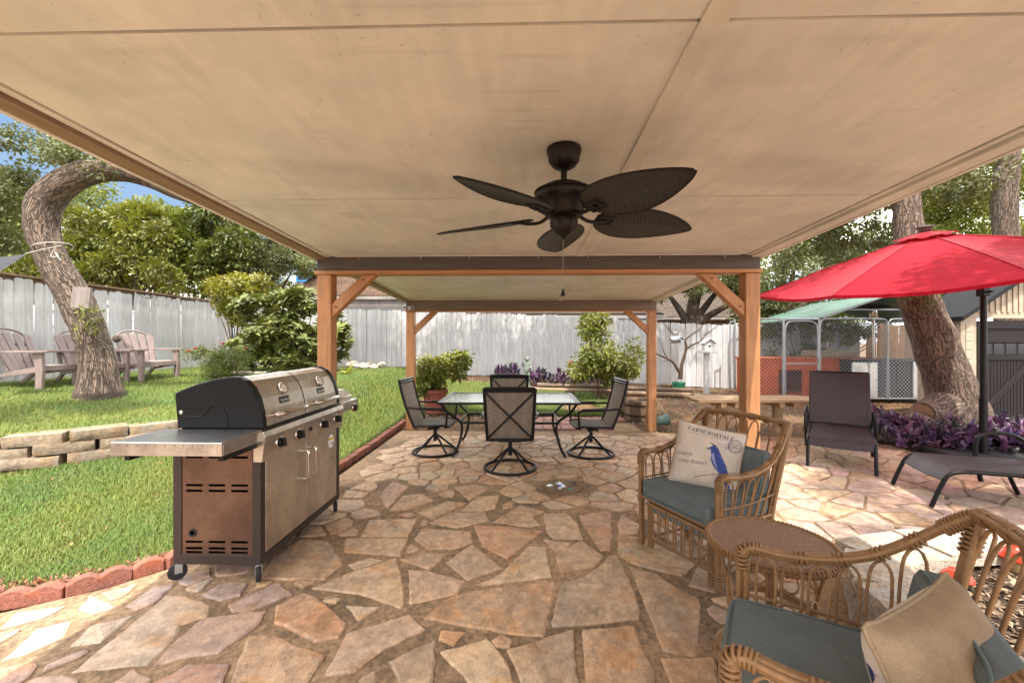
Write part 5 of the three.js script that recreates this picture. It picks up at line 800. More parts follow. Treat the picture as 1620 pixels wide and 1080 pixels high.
// ---------------------------------------------------------------- plastic garden chairs
function adirondack(label, p, turn) {
  const t = thing('garden_chair', label, 'chair', p, turn, 'plastic garden chairs by the fence'), m = M.adirondack;
  for (let k = 0; k < 5; k++) { const a = (k - 2) * 0.075, x0 = (k - 2) * 0.092, topY = 0.93 - 0.028 * Math.pow(k - 2, 2), L = 0.66 - 0.02 * Math.abs(k - 2), g = new THREE.ExtrudeGeometry(new THREE.Shape([[-0.039, 0], [0.039, 0], [0.052, L], [0.03, L + 0.03], [-0.03, L + 0.03], [-0.052, L]].map((q) => new THREE.Vector2(...q))), { depth: 0.018, bevelEnabled: true, bevelSize: 0.003, bevelThickness: 0.003, bevelSegments: 1 }); part(t, 'back_slat', g, m, [x0, 0.27, -0.23 + 0.015 * Math.abs(k - 2)], [-0.42, 0, -a]); }
  part(t, 'back_arch', tube([V(-0.25, 0.30, -0.22), V(-0.275, 0.55, -0.33), V(-0.285, 0.78, -0.44), V(-0.21, 0.90, -0.50), V(0, 0.955, -0.525), V(0.21, 0.90, -0.50), V(0.285, 0.78, -0.44), V(0.275, 0.55, -0.33), V(0.25, 0.30, -0.22)], 0.017, 50, 8), m);
  part(t, 'back_rail', merge([beam(V(-0.25, 0.43, -0.31), V(0.25, 0.43, -0.31), 0.02, 0.05), beam(V(-0.26, 0.70, -0.435), V(0.26, 0.70, -0.435), 0.02, 0.05)]), m);
  for (let k = 0; k < 5; k++) { const z = 0.25 - k * 0.108; part(t, 'seat_slat', box(0.50, 0.018, 0.098, 0.004), m, [0, 0.365 - 0.026 * k, z], [0.24, 0, 0]); }
  part(t, 'seat_apron', bx(-0.255, 0.255, 0.29, 0.372, 0.295, 0.318, 0.006), m);
  for (const s of [-1, 1]) {
    part(t, 'side_rail', extrude([[-0.62, 0], [-0.55, 0], [-0.30, 0.20], [0.31, 0.29], [0.31, 0.36], [-0.2, 0.275], [-0.36, 0.22]], 0.03, 0.004).rotateY(-Math.PI / 2).translate(s * 0.262 + 0.015, 0, 0), m);
    part(t, 'front_leg', extrude([[0.235, 0], [0.315, 0], [0.335, 0.30], [0.32, 0.575], [0.20, 0.575], [0.245, 0.30]], 0.045, 0.006).rotateY(-Math.PI / 2).translate(s * 0.305 + 0.0225, 0, 0), m);
    part(t, 'armrest', extrude([[-0.5, -0.035], [0.25, -0.06], [0.36, -0.045], [0.375, 0.0], [0.36, 0.05], [0.25, 0.062], [-0.5, 0.025]], 0.024, 0.006).rotateX(-Math.PI / 2).rotateY(-Math.PI / 2).translate(s * 0.315, 0.578, 0), m);
    part(t, 'back_leg', beam(V(s * 0.29, 0.575, -0.40), V(s * 0.27, 0.2, -0.34), 0.03, 0.05), m);
  }
  return t;
}
{
  const at = (px, py, d) => { const q = D(px, py, d); q.y = terrain(q.x, q.z) - 0.01; return q; };
  const a = adirondack('taupe plastic garden chair facing the lawn, standing left of the crooked oak', at(62, 610, 6.8), turnOf(0.98, 0.10));
  dup(a, at(150, 600, 7.5), turnOf(0.95, 0.2), 'taupe plastic garden chair half hidden behind the crooked oak trunk');
  dup(a, at(236, 600, 8.1), turnOf(0.94, 0.25), 'taupe plastic garden chair between the crooked oak and the rose bush');
}

// ---------------------------------------------------------------- leaves and plants
function leafCluster(n, rad, len, wid, fold = 0.25, droop = 0) {
  const pos = [];
  for (let k = 0; k < n; k++) {
    const q = V(R(-1, 1), R(-1, 1), R(-1, 1)); if (q.lengthSq() > 1) q.normalize().multiplyScalar(R(0.5, 1)); q.multiplyScalar(rad);
    const dir = q.clone().normalize().add(V(R(-0.7, 0.7), R(-0.5, 0.7) - droop, R(-0.7, 0.7))).normalize(), side = dir.clone().cross(V(R(-0.5, 0.5), 1, R(-0.5, 0.5))).normalize(), up = side.clone().cross(dir), l = len * R(0.7, 1.25), w = wid * R(0.75, 1.2);
    const A = q, T = q.clone().addScaledVector(dir, l).addScaledVector(up, -l * fold * 0.6), m = q.clone().addScaledVector(dir, l * 0.5).addScaledVector(up, -w * 0.25), L = m.clone().addScaledVector(side, w).addScaledVector(up, w * 0.4), Rr = m.clone().addScaledVector(side, -w).addScaledVector(up, w * 0.4);
    for (const v of [A, m, L, m, T, L, A, Rr, m, m, Rr, T]) pos.push(v.x, v.y, v.z);
  }
  const g = new THREE.BufferGeometry(); g.setAttribute('position', new THREE.Float32BufferAttribute(pos, 3)); g.computeVertexNormals(); return g;
}
function rosette(n, len, wid, rise = 0.5, layers = 1) {       // whorl of long leaves
  const pos = [];
  for (let k = 0; k < n; k++) { const a = k * 2.4 + R(-0.3, 0.3), el = rise * R(0.4, 1.6), d0 = V(Math.cos(a) * Math.cos(el), Math.sin(el), Math.sin(a) * Math.cos(el)), s = V(-Math.sin(a), 0, Math.cos(a)), l = len * R(0.65, 1.15), w = wid * R(0.8, 1.15); let pv = null; const b = V(0, k / n * 0.05 * layers, 0);
    for (let i = 0; i < 4; i++) { const t0 = i / 4, t1 = (i + 1) / 4, at = (t) => b.clone().addScaledVector(d0, l * t).add(V(0, -l * 0.35 * t * t, 0)), W = (t) => w * Math.pow(Math.sin(Math.PI * clamp(0.1 + t * 0.9)), 0.8); const p0 = at(t0), p1 = at(t1), w0 = W(t0), w1 = i === 3 ? 0 : W(t1); const q = [p0.clone().addScaledVector(s, w0), p0.clone().addScaledVector(s, -w0), p1.clone().addScaledVector(s, w1), p1.clone().addScaledVector(s, -w1)]; q.forEach((v, j) => { v.y += (j < 2 ? w0 : w1) * 0.3; }); for (const v of [q[0], p0, q[2], p0, p1, q[2], p0, q[1], p1, q[1], q[3], p1]) pos.push(v.x, v.y, v.z); } }
  const g = new THREE.BufferGeometry(); g.setAttribute('position', new THREE.Float32BufferAttribute(pos, 3)); g.computeVertexNormals(); return g;
}
function crown(parent, name, geo, m, blobs, count, opt = {}) {
  const items = [], vol = blobs.map((b) => b.r[0] * b.r[1] * b.r[2]), tot = vol.reduce((a, b) => a + b, 0), o = parent === scene ? V(0, 0, 0) : parent.position;
  blobs.forEach((b, bi) => {
    const n = Math.max(8, Math.round(count * Math.pow(vol[bi] / tot, 0.85)));
    // sub clumps, so that gaps stay between them
    const subs = []; for (let k = 0; k < Math.max(6, n / (opt.per ?? 26)); k++) { const v = V(R(-1, 1), R(-1, 1), R(-1, 1)).normalize().multiplyScalar(Math.pow(rnd(), 0.45)); subs.push([v, R(0.75, 1.25), R(0.10, 0.24) * (opt.clump ?? 1)]); }
    for (let i = 0; i < n; i++) { const s = subs[Math.floor(rnd() * subs.length)], v = s[0].clone().add(V(R(-1, 1), R(-0.7, 0.7), R(-1, 1)).multiplyScalar(s[2])); const p = V(b.c.x + v.x * b.r[0], b.c.y + v.y * b.r[1], b.c.z + v.z * b.r[2]).sub(o); const k = s[1] * R(0.85, 1.15); items.push([p, R(0.75, 1.3), [R(-0.6, 0.6), R(0, 6.28), R(-0.6, 0.6)], lin(clamp(k * 0.74 * R(0.92, 1.12)), clamp(k * 0.74), clamp(k * 0.74 * R(0.8, 1.1)))]); }
  });
  return instances(name, geo, m, items, parent);
}
reseed(61);
const gOak = leafCluster(16, 0.16, 0.06, 0.016), gSmall = leafCluster(18, 0.24, 0.075, 0.024), gBroad = leafCluster(13, 0.26, 0.125, 0.038), gFar = leafCluster(16, 0.38, 0.17, 0.055), gLoquat = rosette(13, 0.24, 0.036, 0.55), gCitrus = leafCluster(12, 0.11, 0.085, 0.026), gPurple = rosette(11, 0.17, 0.022, 0.9, 2), gTiny = leafCluster(18, 0.12, 0.035, 0.012);
const B = (px, py, d, rx, ry, rz) => ({ c: D(px, py, d), r: [rx, ry, rz ?? rx] });

// crooked oak at the left
{
  const p = D(157, 632, 6.0); p.y = terrain(p.x, p.z) - 0.08; const o = p;
  const t = thing('oak_tree', 'crooked live oak with a bent trunk on the upper lawn', 'tree', p), q = (px, py, d) => D(px, py, d).sub(o);
  part(t, 'trunk', limb([V(0, 0, 0), q(157, 600, 6.0), q(150, 555, 6), q(133, 505, 6), q(108, 455, 6), q(80, 405, 6), q(66, 360, 6), q(72, 318, 6.0), q(105, 287, 6.0), q(160, 270, 6.05), q(220, 278, 6.15), q(285, 308, 6.3), q(360, 330, 6.6)], [0.31, 0.222, 0.20, 0.192, 0.185, 0.18, 0.19, 0.19, 0.178, 0.155, 0.125, 0.08, 0.05], 90, 26, 0.17), M.bark);
  part(t, 'limb', limb([q(110, 282, 6.0), q(112, 258, 6.1), q(130, 235, 6.1), q(150, 220, 6.0)], [0.06, 0.035, 0.022, 0.012], 14, 8, 0.1), M.bark);
  part(t, 'burl', new THREE.SphereGeometry(0.05, 12, 10), M.bark, q(184, 536, 5.9));
  crown(t, 'crown', gOak, M.leafOak, [B(125, 248, 6.15, 0.50, 0.13, 0.4), B(60, 238, 6.3, 0.50, 0.13), B(0, 300, 6.2, 0.50, 0.40), B(8, 385, 6.2, 0.30, 0.22), B(-60, 340, 6.1, 0.5, 0.6), B(168, 268, 5.95, 0.16, 0.05), B(42, 203, 6.3, 0.16, 0.06)], 640, { per: 9, clump: 1.1 });
  crown(t, 'high_crown', gSmall, M.leafOak, [{ c: D(330, 190, 6.5), r: [1.2, 0.4, 1.2] }, { c: cw(-5.4, 3.1, 5.3), r: [1.1, 0.4, 0.9] }], 420, { per: 20 });
  crown(t, 'sprout', gTiny, M.leafBright, [B(142, 496, 5.78, 0.08, 0.04), B(138, 523, 5.8, 0.06, 0.05)], 12, { per: 4 });
  // plaque and rope on it
  const pl = solo('wood_plaque', box(0.225, 0.29, 0.03, 0.004), std({ color: lin(0.30, 0.25, 0.22), map: tGrain, bumpMap: tGrainB, bumpScale: 0.004, roughness: 0.95 }), 'small weathered grey board fixed to the crooked oak trunk', 'board', D(128, 471, 5.80), undefined, [-0.05, 0.15, -0.06]);
  const rp = []; for (let i = 0; i <= 16; i++) { const a = i / 16 * 6.283, c = D(83, 391, 6.0); rp.push(V(c.x + 0.205 * Math.cos(a), c.y + 0.05 * Math.cos(a), c.z + 0.205 * Math.sin(a))); }
  solo('rope', merge([tube(rp.slice(0, 16), 0.006, 60, 6, true), tube([D(97, 388, 5.72), D(60, 396, 5.7), D(40, 401, 5.68)], 0.005, 14, 6), tube([D(86, 392, 5.72), D(80, 405, 5.71), D(92, 405, 5.70), D(85, 398, 5.70), D(96, 412, 5.69)], 0.005, 20, 6)]), M.rope, 'pale rope tied round the crooked oak trunk', 'rope');
  const A = D(42, 401, 5.7), b1 = D(-60, 400, 5.6), b2 = D(-60, 470, 5.3); const g = grid(10, 6, (u, v) => { const e = b1.clone().lerp(b2, v), q2 = A.clone().lerp(e, u); return [q2.x, q2.y - 0.05 * Math.sin(Math.PI * u) * (1 - v) + 0.03 * Math.sin(Math.PI * v) * u, q2.z]; });
  solo('shade_sail', g, M.charcoalCloth, 'corner of a dark shade sail tied to the crooked oak', 'shade sail');
}
// big oak at the right
{
  const p = D(1520, 690, 6.55); p.y = -0.05; const o = p, q = (px, py, d) => D(px, py, d).sub(o);
  const t = thing('oak_tree', 'stout leaning live oak rising behind the red umbrella', 'tree', p);
  part(t, 'trunk', limb([V(0, 0, 0), q(1516, 660, 6.55), q(1508, 625, 6.55), q(1494, 580, 6.55), q(1472, 520, 6.55), q(1450, 460, 6.55), q(1440, 400, 6.6), q(1436, 330, 6.7), q(1432, 250, 6.8), q(1420, 120, 7)], [0.50, 0.39, 0.335, 0.29, 0.26, 0.235, 0.20, 0.17, 0.15, 0.12], 80, 28, 0.16), M.bark);
  part(t, 'root_flare', limb([q(1500, 640, 6.5), q(1478, 655, 6.35), q(1456, 668, 6.2), q(1436, 684, 6.1)], [0.24, 0.24, 0.2, 0.12], 16, 16, 0.15), M.bark);
  part(t, 'stub', merge([limb([q(1494, 645, 6.45), q(1472, 650, 6.25), q(1460, 652, 6.13)], [0.2, 0.16, 0.145], 10, 16, 0.08)]), M.bark); part(t, 'cut_face', new THREE.SphereGeometry(0.15, 20, 12).scale(1, 1, 0.25), M.fenceBrown, q(1461, 652, 6.14), [-0.2, -0.9, 0]);
  part(t, 'limb', limb([q(1436, 330, 6.7), q(1400, 290, 6.9), q(1340, 270, 7.2), q(1270, 300, 7.6)], [0.15, 0.1, 0.07, 0.03], 20, 10, 0.12), M.bark);
  part(t, 'limb', limb([q(1434, 300, 6.7), q(1480, 270, 6.6), q(1540, 250, 6.4)], [0.12, 0.09, 0.05], 16, 10, 0.12), M.bark);
  crown(t, 'crown', gSmall, M.leafOak, [B(1290, 330, 8.2, 1.1, 0.75), B(1370, 360, 7.9, 0.7, 0.45), B(1400, 290, 7.6, 0.8, 0.6), B(1480, 270, 7.4, 0.8, 0.6), B(1300, 400, 8.6, 0.9, 0.4), { c: cw(6.6, 8.0, 5.4), r: [1.8, 1.0, 1.5] }], 1150, { per: 14, clump: 0.9 }); crown(t, 'overhead_crown', gSmall, M.leafOak, [{ c: cw(4.2, 1.7, 5.2), r: [1.3, 0.5, 1.1] }, { c: cw(5.6, 2.3, 5.4), r: [1.5, 0.5, 1.2] }, { c: cw(3.4, 4.8, 5.0), r: [1.2, 0.5, 1.3] }, { c: cw(4.6, 7, 5.6), r: [1.8, 0.6, 1.5] }], 1500, { per: 16, clump: 0.8 });
  crown(t, 'sprout', gTiny, M.leafMid, [B(1438, 477, 6.25, 0.05, 0.04), B(1472, 485, 6.25, 0.04, 0.03)], 7, { per: 3 });
}
{
  const p = D(1600, 640, 9.3); p.y = 0.1; const o = p, q = (px, py, d) => D(px, py, d).sub(o), t = thing('oak_tree', 'tall oak trunk rising above the shed roof', 'tree', p);
  part(t, 'trunk', limb([V(0, 0, 0), q(1598, 500, 9.3), q(1594, 400, 9.3), q(1590, 300, 9.3), q(1600, 220, 9.3), q(1620, 120, 9.3)], [0.30, 0.25, 0.22, 0.21, 0.19, 0.15], 50, 20, 0.16), M.bark);
  crown(t, 'crown', gSmall, M.leafBright, [B(1530, 300, 10.2, 1.0, 0.9), B(1500, 390, 10.5, 0.9, 0.6), B(1610, 250, 10.4, 1.0, 1.0), B(1560, 210, 10, 1.0, 0.7), B(1640, 380, 10.6, 1.0, 0.9), B(1470, 330, 11, 0.9, 0.8)], 1500, { per: 16 });
}
function bgTree(label, px, py, d, trunkR, blobs, m, count, geo = gFar, opt = {}, name = 'tree') {
  const p = D(px, py, d); p.y = 0.1; const t = thing(name, label, 'tree', p, 0, 'trees beyond the fence'), top = blobs[0].c.clone().sub(p);
  part(t, 'trunk', limb([V(0, 0, 0), V(top.x * 0.25 + 0.1, top.y * 0.4, top.z * 0.3), V(top.x * 0.7, top.y * 0.75, top.z * 0.7), top], [trunkR, trunkR * 0.8, trunkR * 0.55, trunkR * 0.2], 24, 10, 0.15), M.barkDark);
  blobs.slice(1).forEach((b) => { const e = b.c.clone().sub(p); part(t, 'limb', limb([V(top.x * 0.5, top.y * 0.55, top.z * 0.5), V(lerp(top.x * 0.5, e.x, 0.5), lerp(top.y * 0.6, e.y, 0.45), lerp(top.z * 0.5, e.z, 0.5)), e], [trunkR * 0.5, trunkR * 0.3, trunkR * 0.1], 14, 7, 0.15), M.barkDark); });
  crown(t, 'crown', geo, m, blobs, count, opt); return t;
}
reseed(71);
bgTree('bright yellow green tree behind the crooked oak', 40, 440, 12.6, 0.12, [B(40, 390, 12.6, 1.3, 0.8), B(-40, 360, 12.4, 1.2, 0.9), B(120, 400, 12.8, 1.0, 0.6), B(20, 330, 13, 0.9, 0.7)], M.leafBright, 800, gBroad);
bgTree('bushy light green tree over the fence beside the crooked oak', 215, 450, 12.6, 0.12, [B(215, 385, 12.6, 0.9, 1.0), B(160, 370, 13, 0.8, 0.8), B(265, 370, 12.8, 0.8, 0.9), B(230, 330, 12.8, 0.6, 0.5), B(160, 420, 12.5, 0.8, 0.5), B(265, 430, 12.5, 0.8, 0.5)], M.leafBright, 1150, gBroad);
bgTree('dark trunked green tree beyond the fence corner', 336, 470, 13.4, 0.13, [B(335, 350, 13.4, 0.9, 0.6), B(300, 390, 13.5, 0.8, 0.6), B(370, 390, 13.2, 0.8, 0.5), B(330, 420, 13.6, 0.9, 0.4)], M.leafMid, 850, gBroad);
bgTree('fine leaved grey green tree in front of the blue windowed house', 430, 470, 14.2, 0.12, [B(420, 405, 14.2, 0.9, 0.6), B(470, 415, 14.0, 0.7, 0.5), B(385, 420, 14.4, 0.7, 0.5), B(440, 375, 14.4, 0.8, 0.4)], M.leafOak, 950, gSmall);
bgTree('tall grey green tree behind the yellow green ones', 120, 430, 20, 0.2, [B(120, 330, 20, 2.4, 1.6), B(10, 300, 20, 2.2, 1.6), B(250, 350, 20, 2.2, 1.2), B(-90, 330, 20, 2.4, 1.6), B(350, 365, 21, 2.0, 1.0)], M.leafMid, 650, gFar);
bgTree('spreading oak with forked dark trunk beyond the white fence', 1085, 500, 14.5, 0.34, [B(1100, 445, 14.5, 1.0, 0.5), B(1150, 440, 14.6, 1.0, 0.6), B(1050, 455, 14.4, 0.7, 0.5), B(1180, 470, 14.2, 0.8, 0.6), B(1120, 400, 15, 1.4, 0.8)], M.leafOak, 1100, gSmall);
{ const t = scene.children.find((o) => (o.userData.label ?? '').startsWith('spreading oak')); const e = cw(0.6, 10.2, 5.4).sub(t.position); part(t, 'limb', limb([V(0, 3.2, 0), V(e.x * 0.3, 4.8, e.z * 0.5), V(e.x * 0.7, 5.3, e.z * 0.9), e], [0.2, 0.15, 0.1, 0.04], 24, 9, 0.12), M.barkDark); crown(t, 'added_shade_crown', gSmall, M.leafOak, [[-3.0, 10.0], [-1.0, 10.2], [1.0, 9.9], [2.9, 10.2], [4.6, 10.4], [-4.2, 10.6]].map(([x, d]) => ({ c: cw(x, d, 5.5), r: [1.4, 0.6, 1.3] })), 2300, { per: 12, clump: 1.1 }); }  // limb and crown added out of view to dapple the white fence
bgTree('grey green oak between the gable roof and the kennel', 1240, 480, 12.9, 0.2, [B(1240, 420, 12.9, 1.2, 0.9), B(1300, 400, 13.2, 1.3, 1.0), B(1210, 470, 12.8, 0.8, 0.6), B(1270, 350, 13.6, 1.4, 0.8), B(1370, 400, 13.2, 1.3, 1.0), B(1220, 380, 13.4, 1.0, 0.8)], M.leafOak, 1300, gSmall);
bgTree('bright green tree over the brown fence beside the shed', 1520, 500, 13, 0.14, [B(1510, 450, 13, 1.1, 0.9), B(1450, 420, 13.6, 1.1, 1.2), B(1560, 400, 13.4, 1.2, 1.2), B(1490, 510, 12.8, 0.7, 0.4)], M.leafBright, 1200, gBroad);
bgTree('far tree behind the kennel and big oak', 1400, 470, 20, 0.25, [B(1400, 380, 20, 3.0, 2.0), B(1270, 390, 20, 2.6, 1.8), B(1530, 330, 20, 3.0, 2.2), B(1180, 420, 20, 2.2, 1.4), B(1640, 330, 20, 3, 2.5), B(1450, 270, 20, 3, 2), B(1320, 310, 20, 2.6, 1.5)], M.leafMid, 1000, gFar);
bgTree('far tree seen under the roof edge behind the garden sheds', 560, 480, 24, 0.2, [B(560, 455, 24, 2.0, 1.0), B(480, 440, 24, 2.0, 1.2), B(640, 470, 24, 2.0, 0.8)], M.leafMid, 800, gFar);
// loquat shrub and neighbours
function shrub(name, label, px, py, d, geo, m, blobs, count, opt = {}) {
  const p = D(px, py, d); p.y = terrain(p.x, p.z) - 0.03; const t = thing(name, label, opt.cat ?? 'shrub', p);
  blobs.forEach((b) => { for (let k = 0; k < (opt.stems ?? 3); k++) { const e = b.c.clone().sub(p).add(V(R(-0.6, 0.6) * b.r[0], R(-0.4, 0.6) * b.r[1], R(-0.5, 0.5) * b.r[2])); part(t, 'stem', limb([V(R(-0.06, 0.06), 0, R(-0.06, 0.06)), V(e.x * 0.35 + R(-0.05, 0.05), e.y * 0.45, e.z * 0.35), e], [opt.stemR ?? 0.02, (opt.stemR ?? 0.02) * 0.75, 0.004], 12, 6, 0.1), opt.bark ?? M.twig); } });
  crown(t, 'foliage', geo, m, blobs, count, opt); return t;
}
shrub('hedge', 'yellow green hedge rising just behind the brown capped fence', 60, 500, 12.6, gBroad, M.leafBright, [B(20, 440, 12.0, 0.9, 0.5), B(90, 440, 12.3, 0.9, 0.5), B(170, 445, 12.8, 0.9, 0.5), B(250, 450, 13.2, 1.0, 0.5), B(330, 460, 13.8, 1.0, 0.45), B(410, 450, 14.6, 1.0, 0.4)], 620, { per: 12 });
shrub('vine_hedge', 'dark climbing vine covering the fence behind the kennel', 1270, 560, 12.0, gCitrus, M.leafMid, [B(1230, 520, 12.0, 0.7, 0.35, 0.15), B(1290, 520, 12.0, 0.8, 0.35, 0.15), B(1350, 525, 12.0, 0.6, 0.28, 0.15), B(1260, 560, 12.05, 0.8, 0.3, 0.12)], 360, { per: 8 });
shrub('hedge', 'dense green hedge rising behind the fences and the kennel', 1280, 540, 13.4, gBroad, M.leafMid, [B(1210, 500, 13.4, 1.0, 0.8), B(1290, 490, 13.6, 1.2, 0.8), B(1380, 480, 13.6, 1.2, 0.8), B(1470, 470, 13.8, 1.2, 0.9), B(1560, 460, 14, 1.2, 1)], 900, { per: 16 });
shrub('loquat_shrub', 'large glossy loquat shrub with long leaves beside the white fence', 470, 590, 9.6, gLoquat, M.leafLoquat, [B(440, 540, 9.6, 0.9, 0.62, 0.7), B(430, 490, 9.8, 0.75, 0.4, 0.6), B(510, 545, 9.5, 0.55, 0.5, 0.6), B(390, 550, 9.9, 0.5, 0.45), B(470, 575, 9.3, 0.9, 0.22, 0.6), B(480, 480, 9.8, 0.5, 0.28), B(530, 520, 9.6, 0.3, 0.5)], 620, { per: 6, clump: 1.3, stemR: 0.03 });
shrub('bamboo_shrub', 'yellow green feathery shrub in the fence corner', 372, 580, 11.0, gCitrus, M.leafYellow, [B(375, 455, 11.0, 0.65, 0.22), B(360, 480, 11.0, 0.5, 0.22), B(400, 445, 11.1, 0.5, 0.14), B(372, 505, 10.9, 0.35, 0.2)], 420, { per: 8 });
shrub('rose_bush', 'small rose bush with a few red flowers on the lawn', 345, 600, 8.3, gTiny, M.leafMid, [B(345, 572, 8.3, 0.38, 0.26), B(315, 562, 8.4, 0.25, 0.14), B(375, 565, 8.2, 0.28, 0.2), B(350, 592, 8.2, 0.35, 0.14)], 330, { per: 8, stems: 4, stemR: 0.007 });
{ const t = scene.children.find((o) => o.name === 'rose_bush'); for (const [px, py] of [[298, 557], [308, 552], [388, 553], [352, 545]]) part(t, 'rose', lathe([[0, 0], [0.02, 0.004], [0.032, 0.02], [0.028, 0.036], [0.012, 0.03], [0, 0.034]], 9), std({ color: lin(0.45, 0.02, 0.02), roughness: 0.7 }), D(px, py, 8.25).sub(t.position)); }
shrub('green_shrub', 'upright bright green shrub with many thin stems behind the table', 945, 632, 9.5, gCitrus, M.leafBright, [B(945, 520, 9.5, 0.42, 0.30), B(940, 565, 9.5, 0.50, 0.42), B(985, 570, 9.4, 0.35, 0.38), B(915, 590, 9.4, 0.28, 0.16), B(970, 600, 9.5, 0.35, 0.2), B(940, 500, 9.6, 0.3, 0.14), B(1005, 555, 9.3, 0.18, 0.18)], 430, { per: 7, clump: 1.15, stems: 2, stemR: 0.011 });
{
  const p = D(688, 652, 8.5); const t = thing('potted_citrus', 'bright green leafy bush growing in a large terracotta pot', 'plant', V(p.x, terrain(p.x, p.z) - 0.05, p.z)), o = t.position, d = -p.z; t.scale.setScalar(1.08);
  const pot = part(t, 'pot', lathe([[0, 0], [0.17, 0], [0.175, 0.02], [0.215, 0.36], [0.235, 0.365], [0.245, 0.40], [0.24, 0.445], [0.225, 0.45], [0.215, 0.41], [0.2, 0.39], [0, 0.39]], 36), M.terracotta); part(pot, 'soil', new THREE.CircleGeometry(0.2, 24).rotateX(-Math.PI / 2), M.mulch, [0, 0.395, 0]);
  for (let k = 0; k < 9; k++) part(t, 'stem', limb([V(R(-0.05, 0.05), 0.39, R(-0.05, 0.05)), V(R(-0.12, 0.12), 0.6, R(-0.12, 0.12)), V(R(-0.3, 0.42), R(0.75, 1.05), R(-0.3, 0.3))], [0.011, 0.008, 0.003], 10, 6, 0.1), M.twig);
  crown(t, 'foliage', gCitrus, M.leafBright, [B(683, 592, d, 0.33, 0.24), B(712, 583, d, 0.28, 0.18), B(665, 610, d, 0.18, 0.14), B(728, 572, d - 0.1, 0.16, 0.10), B(690, 610, d, 0.22, 0.12)], 260, { per: 7 });
}
reseed(81);
function purple(px, py, d, s, label, n = 26, grp = 'purple leaved plants in the back flower bed') {
  const p = D(px, py, d); p.y = terrain(p.x, p.z) - 0.02; const t = thing('purple_plant', label, 'plant', p, R(0, 6), grp), items = [];
  for (let k = 0; k < n; k++) { const a = R(0, 6.28), r = Math.sqrt(rnd()) * s; items.push([V(Math.cos(a) * r, R(0.02, 0.12) + 0.30 * (1 - r / s) * R(0.5, 1), Math.sin(a) * r), R(0.75, 1.35), [R(-0.5, 0.5), R(0, 6.28), R(-0.5, 0.5)], rnd() < 0.22 ? lin(0.5, 1.0, 0.42) : lin(R(0.6, 1.0), R(0.55, 0.95), R(0.6, 1.0))]); }
  instances('foliage', gPurple, M.leafPurple, items, t);
}
for (const [px, d, s, w] of [[885, 10.6, 0.36, 'largest purple leaved plant behind the round timbers'], [862, 10.7, 0.3, 'purple leaved plant between the cherub statue and the largest purple clump'], [905, 10.6, 0.3, 'purple leaved plant right under the hanging bird feeder'], [925, 10.7, 0.3, 'purple leaved plant between the bird feeder and the bright green shrub'], [812, 11.4, 0.3, 'small purple leaved plant by the fence, next to the cherub statue'], [795, 11.3, 0.25, 'smallest purple leaved plant by the fence, farthest from the green shrub'], [850, 11, 0.26, 'low purple leaved plant just behind the cherub statue'], [938, 10.9, 0.28, 'purple leaved plant hidden behind the bright green shrub']]) purple(px, 600, d, s, w, 20);
for (const [xc, d, s, w] of [[5.55, 6.25, 0.42, 'purple leaved plant at the flagstone edge behind the upright lounge chair arm'], [5.95, 6.45, 0.45, 'purple leaved plant right in front of the sawn oak stub'], [6.25, 6.05, 0.42, 'purple leaved plant between the sawn stub and the umbrella pole'], [6.0, 5.85, 0.35, 'small purple leaved plant at the flagstone edge below the sawn stub'], [6.55, 5.75, 0.38, 'purple leaved plant just behind the umbrella pole'], [6.95, 5.7, 0.42, 'purple leaved plant between the umbrella pole and the shed doors'], [7.3, 6.0, 0.45, 'largest purple leaved plant in front of the shed doors'], [7.45, 5.55, 0.42, 'purple leaved plant behind the armrest of the low lounge chair'], [6.9, 5.25, 0.36, 'small purple leaved plant over the umbrella base weights'], [5.5, 6.8, 0.4, 'purple leaved plant closest to the chain link kennel'], [7.0, 6.2, 0.4, 'purple leaved plant against the oak trunk on the shed side'], [7.7, 6.2, 0.4, 'purple leaved plant farthest along the shed doors'], [6.0, 6.9, 0.4, 'purple leaved plant between the oak trunk and the kennel'], [5.75, 5.95, 0.3, 'smallest purple leaved plant spilling onto the flagstones']]) purple(CX + F * xc / d, 600, d, s, w, 40, 'purple leaved plants around the stout oak');

